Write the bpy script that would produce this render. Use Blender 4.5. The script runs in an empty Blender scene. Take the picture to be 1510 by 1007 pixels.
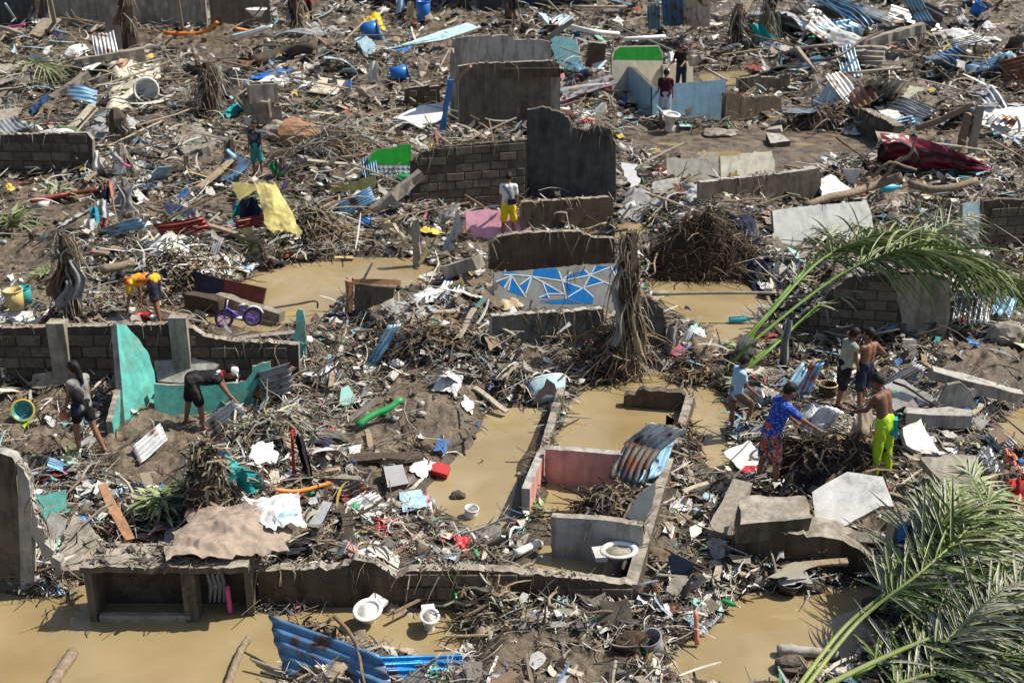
import bpy, bmesh, math, random
import numpy as np
from mathutils import Vector, Matrix, Quaternion

random.seed(7)
rng = np.random.default_rng(7)
scene = bpy.context.scene
COL = scene.collection
rad = math.radians

# ------------------------------------------------------------------ camera, sky, sun, exposure
F, CX, CY = 1850.0, 755.0, 503.5          # focal length and centre, in pixels of the 1510 px wide photograph
PITCH = rad(22.68)
CAMH = 9.4
cam_d = bpy.data.cameras.new('camera')
cam_d.sensor_width = 36
cam_d.lens = 36 * F / 1510
cam_d.clip_start = 0.5
cam_d.clip_end = 6000
cam = bpy.data.objects.new('camera', cam_d)
COL.objects.link(cam)
cam.location = (0, 0, CAMH)
cam.rotation_euler = (rad(90) - PITCH, 0, 0)
scene.camera = cam

SUN = Vector((0.80, 0.20, 1.12)).normalized()      # towards the sun
world = bpy.data.worlds.new('World')
scene.world = world
world.use_nodes = True
wn = world.node_tree.nodes
wl = world.node_tree.links
bg = wn.get('Background') or wn.new('ShaderNodeBackground')
out = wn.get('World Output') or wn.new('ShaderNodeOutputWorld')
sky = wn.new('ShaderNodeTexSky')
sky.sky_type = 'NISHITA'
sky.sun_disc = False
sky.sun_elevation = math.asin(SUN.z)
sky.sun_rotation = math.atan2(SUN.x, SUN.y)
sky.dust_density = 2.0
wl.new(sky.outputs[0], bg.inputs[0])
bg.inputs[1].default_value = 0.085
wl.new(bg.outputs[0], out.inputs[0])
sun_d = bpy.data.lights.new('sun', 'SUN')
sun_d.energy = 4.6
sun_d.angle = rad(0.55)
sun_d.color = (1.0, 0.94, 0.84)
sun = bpy.data.objects.new('sun', sun_d)
COL.objects.link(sun)
sun.rotation_euler = SUN.to_track_quat('Z', 'Y').to_euler()
sun.location = (20, 20, 60)
scene.view_settings.view_transform = 'Standard'
scene.view_settings.look = 'None'
scene.view_settings.gamma = 1
scene.view_settings.exposure = 0.34
scene.view_settings.use_curve_mapping = False
scene.cycles.max_bounces = 5
scene.cycles.diffuse_bounces = 2
scene.cycles.glossy_bounces = 2

# ------------------------------------------------------------------ noise helpers (numpy)
def _hash(ix, iy, s):
    h = (ix.astype(np.int64) * 374761393 + iy.astype(np.int64) * 668265263 + s * 974634777) & 0xffffffff
    h = ((h ^ (h >> 13)) * 1274126177) & 0xffffffff
    return ((h ^ (h >> 16)) & 0xffff) / 65535.0

def vnoise(x, y, s=0):
    ix = np.floor(x); iy = np.floor(y)
    fx = x - ix; fy = y - iy
    fx = fx * fx * (3 - 2 * fx); fy = fy * fy * (3 - 2 * fy)
    a = _hash(ix, iy, s); b = _hash(ix + 1, iy, s); c = _hash(ix, iy + 1, s); d = _hash(ix + 1, iy + 1, s)
    return (a * (1 - fx) + b * fx) * (1 - fy) + (c * (1 - fx) + d * fx) * fy - 0.5

def fbm(x, y, s=0, o=4):
    r = 0; a = 1.0
    for k in range(o):
        r = r + a * vnoise(x, y, s + k * 17)
        x = x * 2.03 + 11.3; y = y * 2.03 + 5.7; a *= 0.5
    return r

def sstep(a, b, x):
    t = np.clip((x - a) / (b - a), 0, 1)
    return t * t * (3 - 2 * t)

# ------------------------------------------------------------------ from the photograph's pixels to the place
CP, SP = math.cos(PITCH), math.sin(PITCH)
def ray(px, py):
    u = (px - CX) / F; v = (CY - py) / F
    return Vector((u, CP + v * SP, -SP + v * CP))

def on_z(px, py, z):
    d = ray(px, py)
    t = (z - CAMH) / d.z
    return Vector((d.x * t, d.y * t, z))

def depth_of(p):
    return p[1] * CP + (CAMH - p[2]) * SP

def ppm(p):                                   # photo pixels per metre at a point
    return F / depth_of(p)

def project(p):
    d = depth_of(p)
    return CX + F * p[0] / d, CY - F * (p[1] * SP + (p[2] - CAMH) * CP) / d

# ------------------------------------------------------------------ the ground: levels, mounds and pools
# pools: water level and outline (photo pixels)
POOLS = [
    (0.0, [(-160, 840), (25, 876), (112, 880), (122, 838), (372, 838), (384, 900), (400, 905), (470, 900), (560, 880), (640, 890), (720, 915), (690, 950), (680, 985), (640, 985), (560, 950), (470, 945), (430, 985), (400, 1040), (380, 1130), (-200, 1130)]),
    (0.0, [(722, 605), (790, 598), (822, 604), (783, 690), (774, 770), (735, 788), (700, 785), (650, 755), (628, 728), (655, 690), (695, 655)]),
    (0.0, [(842, 588), (900, 556), (960, 548), (1050, 562), (1085, 600), (1072, 640), (1085, 690), (1050, 690), (1020, 650), (1010, 600), (1000, 640), (985, 690), (900, 690), (812, 680)]),
    (0.0, [(808, 700), (912, 708), (900, 735), (850, 755), (800, 770), (793, 760)]),
    (0.0, [(800, 800), (905, 800), (915, 850), (880, 858), (780, 840)]),
    (0.0, [(975, 985), (1000, 950), (1060, 915), (1075, 885), (1120, 868), (1180, 868), (1230, 860), (1310, 855), (1320, 920), (1290, 950), (1240, 985), (1180, 1000), (1090, 1012), (1010, 1000)]),
    (0.62, [(240, 462), (300, 432), (365, 405), (430, 386), (520, 376), (612, 376), (655, 398), (610, 425), (540, 425), (500, 440), (490, 470), (400, 492), (330, 480)]),
    (0.30, [(950, 425), (965, 400), (1060, 398), (1120, 420), (1145, 440), (1120, 480), (1090, 520), (1055, 515), (1030, 480), (990, 455)]),
    (0.35, [(870, 352), (905, 330), (945, 322), (962, 330), (955, 352), (915, 352)]),
    (0.85, [(1028, 108), (1060, 102), (1105, 103), (1118, 120), (1085, 128), (1035, 128)]),
    (0.72, [(930, 205), (960, 188), (1060, 200), (1160, 190), (1250, 192), (1296, 206), (1285, 224), (1200, 240), (1140, 252), (1020, 232)]),
    (0.72, [(392, 240), (400, 218), (440, 210), (468, 212), (452, 236)]),
    (0.05, [(1462, 612), (1500, 592), (1560, 590), (1570, 660), (1490, 660)]),
]
pools = [(z, np.array([on_z(px, py, z)[:2] for px, py in pl])) for z, pl in POOLS]

LEVEL_FRONT = [(60, 620, .30), (240, 640, .28), (420, 640, .32), (560, 660, .22), (300, 720, .35), (90, 760, .25), (500, 800, .22), (620, 840, .15), (560, 920, .05),
               (800, 960, .12), (900, 980, .12), (1000, 800, .15), (1040, 720, .18), (1150, 680, .22), (1300, 700, .3), (1400, 620, .32), (1450, 530, .4), (1400, 800, .2),
               (1440, 950, .15), (1150, 560, .22), (900, 700, .05), (880, 620, -.2), (650, 560, .35), (780, 540, .35)]
LEVEL_BACK = [(60, 460, .80), (160, 470, .82), (250, 478, .80), (360, 486, .76), (430, 470, .7), (560, 470, .6), (650, 450, .55), (800, 480, .4), (760, 350, .5), (850, 400, .4), (1000, 420, .35), (1060, 360, .5),
              (1200, 380, .5), (1350, 480, .45), (1440, 330, .6), (1250, 320, .6), (100, 330, .8), (300, 330, .8), (560, 340, .65), (700, 320, .55), (860, 300, .5), (1000, 280, .6),
              (1150, 280, .65), (1450, 250, .8), (80, 260, .85), (270, 210, .85), (600, 200, .8), (750, 190, .85), (1000, 185, .8), (1200, 200, .76), (1400, 150, 1.0), (1250, 80, 1.1),
              (900, 100, .95), (600, 80, 1.1), (300, 80, 1.05), (100, 80, 1.05), (700, 20, 1.2), (1300, 10, 1.3), (200, 30, 1.1), (1060, 110, .92)]
def _q(x, y):
    return np.stack([x / y, np.log(y)], -1)
def _idw(pts):
    P = np.array([list(on_z(a, b, c)) for a, b, c in pts])
    return _q(P[:, 0], P[:, 1]), P[:, 2]
QF, ZF = _idw(LEVEL_FRONT)
QB, ZB = _idw(LEVEL_BACK)
def idw(q, Q, Z):
    num = np.zeros(q.shape[:-1]); den = np.zeros(q.shape[:-1])
    for k in range(len(Z)):
        d2 = (q[..., 0] - Q[k, 0]) ** 2 * 1.5 + (q[..., 1] - Q[k, 1]) ** 2 + 6e-4
        w = 1 / d2 ** 1.6
        num += w * Z[k]; den += w
    return num / den
WA, WB = on_z(0, 567, .3), on_z(440, 556, .3)          # foot of the retaining wall
MOUNDS = [(752, 448, 30, 9, .32), (318, 735, 70, 45, .55), (640, 490, 110, 40, .35), (560, 300, 90, 30, .5), (1065, 345, 85, 35, .7), (1225, 660, 60, 40, .4), (430, 640, 60, 50, .25),
          (300, 400, 110, 35, .4), (480, 190, 100, 30, .4), (1250, 250, 80, 20, .3), (1330, 190, 110, 22, .5), (1440, 110, 90, 25, .6), (1250, 70, 90, 20, .5), (860, 150, 40, 30, .35),
          (1010, 535, 40, 22, .3), (600, 935, 40, 40, .18), (720, 925, 40, 60, .3), (130, 400, 60, 50, .25), (470, 110, 90, 20, .4), (900, 45, 120, 12, .5), (1120, 70, 60, 20, .6),
          (180, 140, 90, 22, .45), (560, 30, 120, 10, .4), (880, 740, 60, 14, .42), (940, 700, 20, 30, .35), (1470, 680, 50, 25, .4), (1330, 780, 30, 20, .3), (80, 130, 80, 20, .4), (700, 430, 40, 30, .3), (470, 560, 60, 40, .3)]
mounds = []
for a, b, c, d, h in MOUNDS:
    p = on_z(a, b, .35); k = ppm(p)
    sd = math.sin(math.atan2(CAMH, p.y))
    mounds.append((p.x, p.y, c / k, d / k / sd, h))

def poly_sd(x, y, poly):
    d = np.full(x.shape, 1e9); inside = np.zeros(x.shape, bool)
    n = len(poly)
    for i in range(n):
        ax, ay = poly[i]; bx, by = poly[(i + 1) % n]
        ex, ey = bx - ax, by - ay
        wx, wy = x - ax, y - ay
        t = np.clip((wx * ex + wy * ey) / (ex * ex + ey * ey + 1e-9), 0, 1)
        d = np.minimum(d, (wx - t * ex) ** 2 + (wy - t * ey) ** 2)
        c = ((ay > y) != (by > y)) & (x < (bx - ax) * (y - ay) / (by - ay + 1e-12) + ax)
        inside ^= c
    d = np.sqrt(d)
    return np.where(inside, -d, d)

def height_field(x, y):
    q = _q(x, np.maximum(y, 4))
    lf = idw(q, QF, ZF); lb = idw(q, QB, ZB)
    tx, ty = WB.x - WA.x, WB.y - WA.y
    L = math.hypot(tx, ty); tx /= L; ty /= L
    beh = (x - WA.x) * -ty + (y - WA.y) * tx           # metres behind the wall line
    wid = 0.10 + 6.0 * sstep(WB.x - .1, WB.x + 2.5, x)
    w = sstep(-0.02, 1.0, (beh - .10) / wid)
    h = lf * (1 - w) + lb * w
    for mx, my, rx, ry, mh in mounds:
        h = h + mh * np.exp(-((x - mx) / rx) ** 2 - ((y - my) / ry) ** 2)
    dist = np.clip(y / 25.0, .6, 3)
    rough = 0.18 * fbm(x * .8, y * .8, 3, 3) + .22 * np.maximum(0, fbm(x * .45 + 9, y * .7, 63, 3)) + .12 * fbm(x * 2.7 + 3, y * 2.7, 9, 3) + .08 * fbm(x * 8, y * 8, 21, 3) + .03 * np.abs(fbm(x * 22, y * 22, 41, 2))
    rough = rough * (0.8 + .35 * dist)
    for z, pl in pools:
        near = (x > pl[:, 0].min() - 3) & (x < pl[:, 0].max() + 3) & (y > pl[:, 1].min() - 3) & (y < pl[:, 1].max() + 3)
        if not near.any(): continue
        xs, ys = x[near], y[near]
        sd = poly_sd(xs, ys, pl) + .12 * fbm(xs * 2.5, ys * 2.5, 77, 3)
        hh = h[near]; rr = rough[near]
        t = sstep(0, .9, sd)
        tgt = np.where(sd > 0, z + .015 + sd * .16, z - .02 + sd * .45)
        tgt = np.maximum(tgt, z - .5)
        if abs(z - .72) < .001: tgt = np.where(sd < 0, z - .030 + .13 * fbm(xs * .5, ys * .9, 87, 4), tgt)
        h[near] = tgt * (1 - t) + hh * t
        rough[near] = rr * sstep(-.1, .55, sd)
    return h + rough

rows_py = np.concatenate([np.arange(1150, -45, -3.0)])
ROW_Y = np.array([on_z(755, p, 0.4 if p > 480 else .8).y for p in rows_py])
ROW_Y = np.maximum.accumulate(ROW_Y)
ROW_Y = np.concatenate([[1.0, 6.0, 9.0], ROW_Y[ROW_Y > 9.2], [90, 110, 150, 250, 600, 2500, 5200]])
U = np.concatenate([[-40, -8, -3, -1.6], np.linspace(-1.22, 1.22, 610), [1.6, 3, 8, 40]])
HALF = 755 / F
def halfw(y):
    return (y * CP + 9.0 * SP) * HALF
GX = U[None, :] * halfw(ROW_Y)[:, None]
GY = np.repeat(ROW_Y[:, None], len(U), 1)
GZ = height_field(GX, GY)
far = sstep(85, 140, GY) + sstep(1.5, 3, np.abs(U))[None, :]
GZ = np.where(far > 0, GZ * (1 - np.clip(far, 0, 1)) + .8 * np.clip(far, 0, 1), GZ)

def wetness(x, y):
    w = np.zeros(x.shape)
    for z, pl in pools:
        near = (x > pl[:, 0].min() - 2) & (x < pl[:, 0].max() + 2) & (y > pl[:, 1].min() - 2) & (y < pl[:, 1].max() + 2)
        if near.any():
            sd = poly_sd(x[near], y[near], pl)
            w[near] = np.maximum(w[near], (.30 if abs(z - .72) < .001 else 1) * np.exp(-np.maximum(sd, 0) / .45))
    return w
WET = wetness(GX, GY)

def hgt(x, y):
    x = np.asarray(x, float); y = np.asarray(y, float)
    r = np.clip(np.interp(y, ROW_Y, np.arange(len(ROW_Y))), 0, len(ROW_Y) - 1.001)
    c = np.clip(np.interp(x / halfw(y), U, np.arange(len(U))), 0, len(U) - 1.001)
    i = r.astype(int); j = c.astype(int); fr = r - i; fc = c - j
    return (GZ[i, j] * (1 - fc) + GZ[i, j + 1] * fc) * (1 - fr) + (GZ[i + 1, j] * (1 - fc) + GZ[i + 1, j + 1] * fc) * fr

def water_top(x, y):
    w = np.full(x.shape, -9.0)
    for z, pl in pools:
        near = (x > pl[:, 0].min() - 1) & (x < pl[:, 0].max() + 1) & (y > pl[:, 1].min() - 1) & (y < pl[:, 1].max() + 1)
        if near.any(): w[near] = np.maximum(w[near], np.where(poly_sd(x[near], y[near], pl) < .3, z, -9))
    return w
GT = np.maximum(GZ, water_top(GX, GY))
def top(x, y):                                 # ground, or the water standing on it
    x = np.asarray(x, float); y = np.asarray(y, float)
    r = np.clip(np.interp(y, ROW_Y, np.arange(len(ROW_Y))), 0, len(ROW_Y) - 1.001)
    c = np.clip(np.interp(x / halfw(y), U, np.arange(len(U))), 0, len(U) - 1.001)
    i = r.astype(int); j = c.astype(int); fr = r - i; fc = c - j
    return (GT[i, j] * (1 - fc) + GT[i, j + 1] * fc) * (1 - fr) + (GT[i + 1, j] * (1 - fc) + GT[i + 1, j + 1] * fc) * fr

def gp(px, py):                                # where the sight line through a pixel meets the ground
    d = ray(px, py)
    lo = None
    t = 8.0
    while t < 140:
        z = CAMH + d.z * t
        if z < top(d.x * t, d.y * t):
            break
        lo = t; t *= 1.004
    a, b = (lo or t), t
    for _ in range(8):
        m = (a + b) / 2
        if CAMH + d.z * m < top(d.x * m, d.y * m): b = m
        else: a = m
    return Vector((d.x * b, d.y * b, CAMH + d.z * b))

def p3(px, py, dz=0.0):                        # a point dz above the ground that is seen at this pixel
    g = gp(px, py)
    if dz == 0: return g
    z = g.z + dz
    for _ in range(3):
        q = on_z(px, py, z)
        z = float(top(q.x, q.y)) + dz
    return on_z(px, py, z)

def top_z(base, py):                           # height of the point straight above base that is seen at row py
    v = (CY - py) / F
    y, z = CP + v * SP, -SP + v * CP
    return CAMH + z * base[1] / y

def gp_many(px, py):
    u = (px - CX) / F; v = (CY - py) / F
    dx, dy, dz = u, CP + v * SP, -SP + v * CP
    z = np.full(px.shape, .5)
    for k in range(7):
        t = (z - CAMH) / dz
        z = .5 * z + .5 * hgt(dx * t, dy * t) if k else hgt(dx * t, dy * t)
    t = (z - CAMH) / dz
    x, y = dx * t, dy * t
    return np.stack([x, y, hgt(x, y)], -1)

# ------------------------------------------------------------------ materials
MATS = {}
def rgb(c): return (c[0], c[1], c[2], 1.0)
MUD = (0.185, 0.148, 0.105)
def mat(name, col, rough=.8, mud=.35, var=.25, scale=4.0, metal=0.0, bump=.3, spec=.3, rust=0.0, use_obj=False, attr=None, mudcol=MUD, rand=0.0, streak=None):
    if streak is None: streak = {'concrete': .5, 'plaster': .5, 'paint': .22, 'mural': .12}.get(name.split('_')[0], 0)
    if name in MATS: return MATS[name]
    m = bpy.data.materials.new(name)
    m.use_nodes = True
    nt = m.node_tree; N = nt.nodes; L = nt.links
    b = N.get('Principled BSDF')
    b.inputs['Roughness'].default_value = rough
    b.inputs['Metallic'].default_value = metal
    b.inputs['Specular IOR Level'].default_value = spec
    geo = N.new('ShaderNodeNewGeometry')
    n1 = N.new('ShaderNodeTexNoise'); n1.inputs['Scale'].default_value = scale; n1.inputs['Detail'].default_value = 7; n1.inputs['Roughness'].default_value = .65
    L.new(geo.outputs['Position'], n1.inputs['Vector'])
    n2 = N.new('ShaderNodeTexNoise'); n2.inputs['Scale'].default_value = 1.7; n2.inputs['Detail'].default_value = 9; n2.inputs['Roughness'].default_value = .72
    L.new(geo.outputs['Position'], n2.inputs['Vector'])
    if use_obj:
        oi = N.new('ShaderNodeObjectInfo'); base = oi.outputs['Color']
    elif attr:
        at = N.new('ShaderNodeAttribute'); at.attribute_name = attr; base = at.outputs['Color']
    else:
        rg = N.new('ShaderNodeRGB'); rg.outputs[0].default_value = rgb(col); base = rg.outputs[0]
    mr = N.new('ShaderNodeMapRange'); mr.inputs['From Min'].default_value = .3; mr.inputs['From Max'].default_value = .7
    mr.inputs['To Min'].default_value = 1 - var; mr.inputs['To Max'].default_value = 1 + var
    L.new(n1.outputs['Fac'], mr.inputs['Value'])
    mul = N.new('ShaderNodeVectorMath'); mul.operation = 'SCALE'
    L.new(base, mul.inputs[0]); L.new(mr.outputs[0], mul.inputs['Scale'])
    cur = mul.outputs[0]
    if rand > 0:
        oi2 = N.new('ShaderNodeObjectInfo'); mr2 = N.new('ShaderNodeMapRange'); mr2.inputs['To Min'].default_value = 1 - rand; mr2.inputs['To Max'].default_value = 1 + rand
        L.new(oi2.outputs['Random'], mr2.inputs['Value'])
        ml2 = N.new('ShaderNodeVectorMath'); ml2.operation = 'SCALE'
        L.new(cur, ml2.inputs[0]); L.new(mr2.outputs[0], ml2.inputs['Scale']); cur = ml2.outputs[0]
    if streak > 0:                                     # run-off streaks and damp blotches
        mp = N.new('ShaderNodeMapping'); mp.inputs['Scale'].default_value = (4.5, 4.5, .8); L.new(geo.outputs['Position'], mp.inputs['Vector'])
        n4 = N.new('ShaderNodeTexNoise'); n4.inputs['Scale'].default_value = 1.3; n4.inputs['Detail'].default_value = 9; n4.inputs['Roughness'].default_value = .7
        L.new(mp.outputs[0], n4.inputs['Vector'])
        m4 = N.new('ShaderNodeMapRange'); m4.inputs['From Min'].default_value = .36; m4.inputs['From Max'].default_value = .56; m4.inputs['To Min'].default_value = 1 - streak; m4.inputs['To Max'].default_value = 1.05
        L.new(n4.outputs['Fac'], m4.inputs['Value'])
        s4 = N.new('ShaderNodeVectorMath'); s4.operation = 'SCALE'; L.new(cur, s4.inputs[0]); L.new(m4.outputs[0], s4.inputs['Scale']); cur = s4.outputs[0]
    if rust > 0:
        n3 = N.new('ShaderNodeTexNoise'); n3.inputs['Scale'].default_value = 3.1; n3.inputs['Detail'].default_value = 8
        L.new(geo.outputs['Position'], n3.inputs['Vector'])
        m3 = N.new('ShaderNodeMapRange'); m3.inputs['From Min'].default_value = .62 - rust * .25; m3.inputs['From Max'].default_value = .72 - rust * .2
        L.new(n3.outputs['Fac'], m3.inputs['Value'])
        mx3 = N.new('ShaderNodeMix'); mx3.data_type = 'RGBA'
        L.new(m3.outputs[0], mx3.inputs['Factor']); L.new(cur, mx3.inputs['A']); mx3.inputs['B'].default_value = (.14, .055, .025, 1)
        cur = mx3.outputs['Result']
    if mud > 0:
        m2 = N.new('ShaderNodeMapRange'); m2.inputs['From Min'].default_value = .66 - mud * .42; m2.inputs['From Max'].default_value = .80 - mud * .36
        m2.inputs['To Max'].default_value = min(1, .55 + mud * .5)
        L.new(n2.outputs['Fac'], m2.inputs['Value'])
        mx = N.new('ShaderNodeMix'); mx.data_type = 'RGBA'
        L.new(m2.outputs[0], mx.inputs['Factor']); L.new(cur, mx.inputs['A']); mx.inputs['B'].default_value = rgb(mudcol)
        cur = mx.outputs['Result']
        rr = N.new('ShaderNodeMapRange'); rr.inputs['To Min'].default_value = rough; rr.inputs['To Max'].default_value = .85
        L.new(m2.outputs[0], rr.inputs['Value']); L.new(rr.outputs[0], b.inputs['Roughness'])
    L.new(cur, b.inputs['Base Color'])
    if bump > 0:
        bp = N.new('ShaderNodeBump'); bp.inputs['Strength'].default_value = bump; bp.inputs['Distance'].default_value = .03
        L.new(n1.outputs['Fac'], bp.inputs['Height']); L.new(bp.outputs[0], b.inputs['Normal'])
    MATS[name] = m
    return m

mat('concrete', (.34, .305, .25), .85, .40, .3)
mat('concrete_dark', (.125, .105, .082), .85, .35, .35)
mat('concrete_pale', (.42, .40, .36), .85, .25, .2)
mat('plaster_grey', (.42, .405, .365), .85, .25, .18)
mat('plaster_black', (.085, .088, .082), .75, .12, .45, mudcol=(.11, .10, .085))
mat('plaster_brown', (.115, .085, .058), .85, .2, .3)
mat('block', (.125, .102, .078), .9, .22, .4, scale=9, bump=.5, rand=.35)
mat('mortar', (.075, .062, .048), .9, .3, .3)
mat('paint_pink', (.66, .33, .29), .6, .22, .2)
mat('paint_rose', (.72, .36, .46), .6, .15, .12)
mat('paint_blue', (.24, .41, .52), .55, .12, .12)
mat('paint_navy', (.10, .19, .27), .6, .25, .2)
mat('paint_cream', (.62, .57, .43), .65, .15, .12)
mat('paint_green', (.015, .30, .025), .5, .10, .15)
mat('paint_turquoise', (.11, .44, .38), .6, .36, .3)
mat('paint_turquoise_dark', (.05, .26, .22), .6, .4, .2)
mat('paint_white', (.72, .71, .67), .6, .36, .2)
mat('paint_beige', (.66, .62, .49), .7, .2, .12)
mat('paint_greyblue', (.60, .62, .57), .65, .2, .12)
mat('paint_cyan', (.30, .62, .62), .6, .3, .3, scale=14)
mat('paint_yellow', (.58, .50, .17), .6, .38, .3)
mat('paint_skyblue', (.42, .60, .66), .5, .25, .25)
mat('mural_blue', (.010, .20, .56), .5, .08, .15)
mat('mural_grey', (.30, .30, .285), .6, .08, .12)
mat('mural_line', (.78, .86, .86), .6, .08, .1)
mat('iron_grey', (.40, .42, .43), .38, .25, .25, metal=.55, rust=.45)
mat('iron_pale', (.62, .63, .62), .36, .18, .2, metal=.4, rust=.3)
mat('iron_blue', (.10, .24, .42), .38, .25, .25, metal=.25, rust=.35)
mat('iron_skyblue', (.24, .42, .56), .4, .22, .25, metal=.25, rust=.3)
mat('iron_bright_blue', (.02, .26, .62), .25, .12, .25, metal=.2, rust=.2)
mat('iron_red', (.24, .045, .040), .45, .25, .25, metal=.2, rust=.3)
mat('iron_dark', (.09, .09, .09), .5, .35, .3, metal=.5, rust=.5)
mat('steel_rust', (.20, .09, .05), .7, .2, .4)
mat('wood', (.25, .185, .12), .85, .35, .35, scale=12)
mat('wood_grey', (.30, .265, .215), .85, .30, .3, scale=12)
mat('wood_orange', (.33, .18, .10), .8, .25, .25, scale=12)
mat('wood_dark', (.075, .055, .040), .85, .25, .35, scale=12)
mat('bark', (.26, .20, .14), .9, .25, .35, scale=14, bump=.7)
mat('root', (.065, .043, .030), .95, .15, .4, scale=14)
mat('straw', (.27, .205, .13), .9, .25, .45, scale=10)
mat('ceramic', (.72, .72, .68), .2, .52, .1, spec=.5)
mat('ceramic_rim', (.78, .78, .75), .16, .36, .05, spec=.5)
mat('dark_hole', (.02, .02, .02), .4, .1)
mat('maroon_car', (.17, .015, .030), .28, .16, .2, spec=.5)
mat('rubber', (.025, .025, .025), .7, .3)
mat('purple', (.17, .09, .50), .35, .12, .1, spec=.5)
mat('chrome', (.6, .6, .6), .25, .2, .1, metal=.8)
for nm, c in dict(red=(.50, .035, .035), blue=(.02, .16, .50), cyan=(.05, .42, .55), green=(.03, .33, .10), lime=(.42, .68, .02), yellow=(.72, .48, .04), orange=(.75, .22, .03), white=(.76, .75, .72), black=(.022, .022, .024),
                  pink=(.62, .10, .25), teal=(.03, .36, .36), navy=(.028, .034, .06), grey=(.30, .30, .30), tan=(.52, .42, .28), coral=(.66, .24, .16), brown=(.19, .125, .085), cream=(.68, .62, .48), mint=(.35, .66, .58), skyblue=(.38, .58, .76), yellowpail=(.66, .50, .20)).items():
    mat('plastic_' + nm, c, .35, .2, .12, spec=.45, bump=.1)
    mat('cloth_' + nm, c, .9, .28, .2, scale=9, bump=.4, spec=.1)
mat('cloth_maroon', (.055, .012, .022), .9, .1, .2, scale=9, spec=.1)
mat('cloth_lightgrey', (.34, .38, .44), .9, .15, .2, scale=9, spec=.1)
mat('cloth_brightyellow', (.78, .62, .02), .9, .12, .15, scale=9, spec=.1)
mat('cloth_hotpink', (.55, .03, .09), .9, .1, .15, scale=9, spec=.1)
mat('sack', (.36, .285, .22), .8, .15, .2, scale=7, bump=.5)
mat('skin', (.27, .135, .080), .55, 0, .1, bump=.05)
mat('skin_dark', (.17, .085, .052), .55, 0, .1, bump=.05)
mat('hair', (.012, .010, .009), .6, 0, .3, scale=60, bump=.3)
mat('leaf', (.15, .205, .06), .42, .15, .35, scale=6, bump=.1, spec=.3)
mat('leaf_pale', (.31, .34, .18), .42, .3, .3, scale=6, bump=.1)
mat('leaf_grey', (.36, .36, .27), .5, .25, .3, scale=6, bump=.1)
mat('rachis', (.26, .31, .10), .5, .2, .2, scale=6, bump=.1)
mat('rachis_green', (.15, .26, .05), .5, .12, .2, scale=6, bump=.1)
mat('scatter_wood', (1, 1, 1), .85, .25, .3, scale=12, use_obj=True)
mat('scatter_hard', (1, 1, 1), .85, .25, .3, scale=6, use_obj=True)
mat('scatter_metal', (1, 1, 1), .4, .22, .25, scale=4, metal=.3, rust=.35, use_obj=True)
mat('scatter_cloth', (1, 1, 1), .9, .30, .2, scale=8, use_obj=True, spec=.1)
mat('scatter_film', (1, 1, 1), .4, .22, .15, scale=6, use_obj=True, spec=.4)
mat('litter', (1, 1, 1), .50, .0, .25, scale=9, attr='Col', bump=.2)

def pattern_mat(name, cols, scale):
    m = bpy.data.materials.new(name); m.use_nodes = True
    nt = m.node_tree; b = nt.nodes.get('Principled BSDF'); b.inputs['Roughness'].default_value = .9
    tc = nt.nodes.new('ShaderNodeTexCoord'); v = nt.nodes.new('ShaderNodeTexVoronoi'); v.inputs['Scale'].default_value = scale
    r = nt.nodes.new('ShaderNodeValToRGB'); r.color_ramp.interpolation = 'CONSTANT'
    els = r.color_ramp.elements
    while len(els) < len(cols): els.new(.5)
    for i, c in enumerate(cols):
        els[i].position = i / len(cols); els[i].color = rgb(c)
    sp = nt.nodes.new('ShaderNodeSeparateColor')
    nt.links.new(tc.outputs['Object'], v.inputs['Vector']); nt.links.new(v.outputs['Color'], sp.inputs[0]); nt.links.new(sp.outputs[0], r.inputs[0]); nt.links.new(r.outputs[0], b.inputs['Base Color'])
    MATS[name] = m
pattern_mat('floral', [(.45, .06, .06), (.05, .16, .18), (.55, .12, .1), (.03, .05, .08), (.5, .4, .3)], 22)
pattern_mat('camo', [(.03, .04, .05), (.08, .11, .14), (.015, .02, .03), (.16, .17, .16)], 18)
pattern_mat('dotted', [(.012, .05, .38), (.012, .06, .42), (.01, .04, .33), (.012, .05, .36), (.16, .26, .6)], 48)
pattern_mat('flame', [(.85, .42, .02), (.85, .3, .02), (.8, .5, .03), (.7, .12, .02)], 9)

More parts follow.
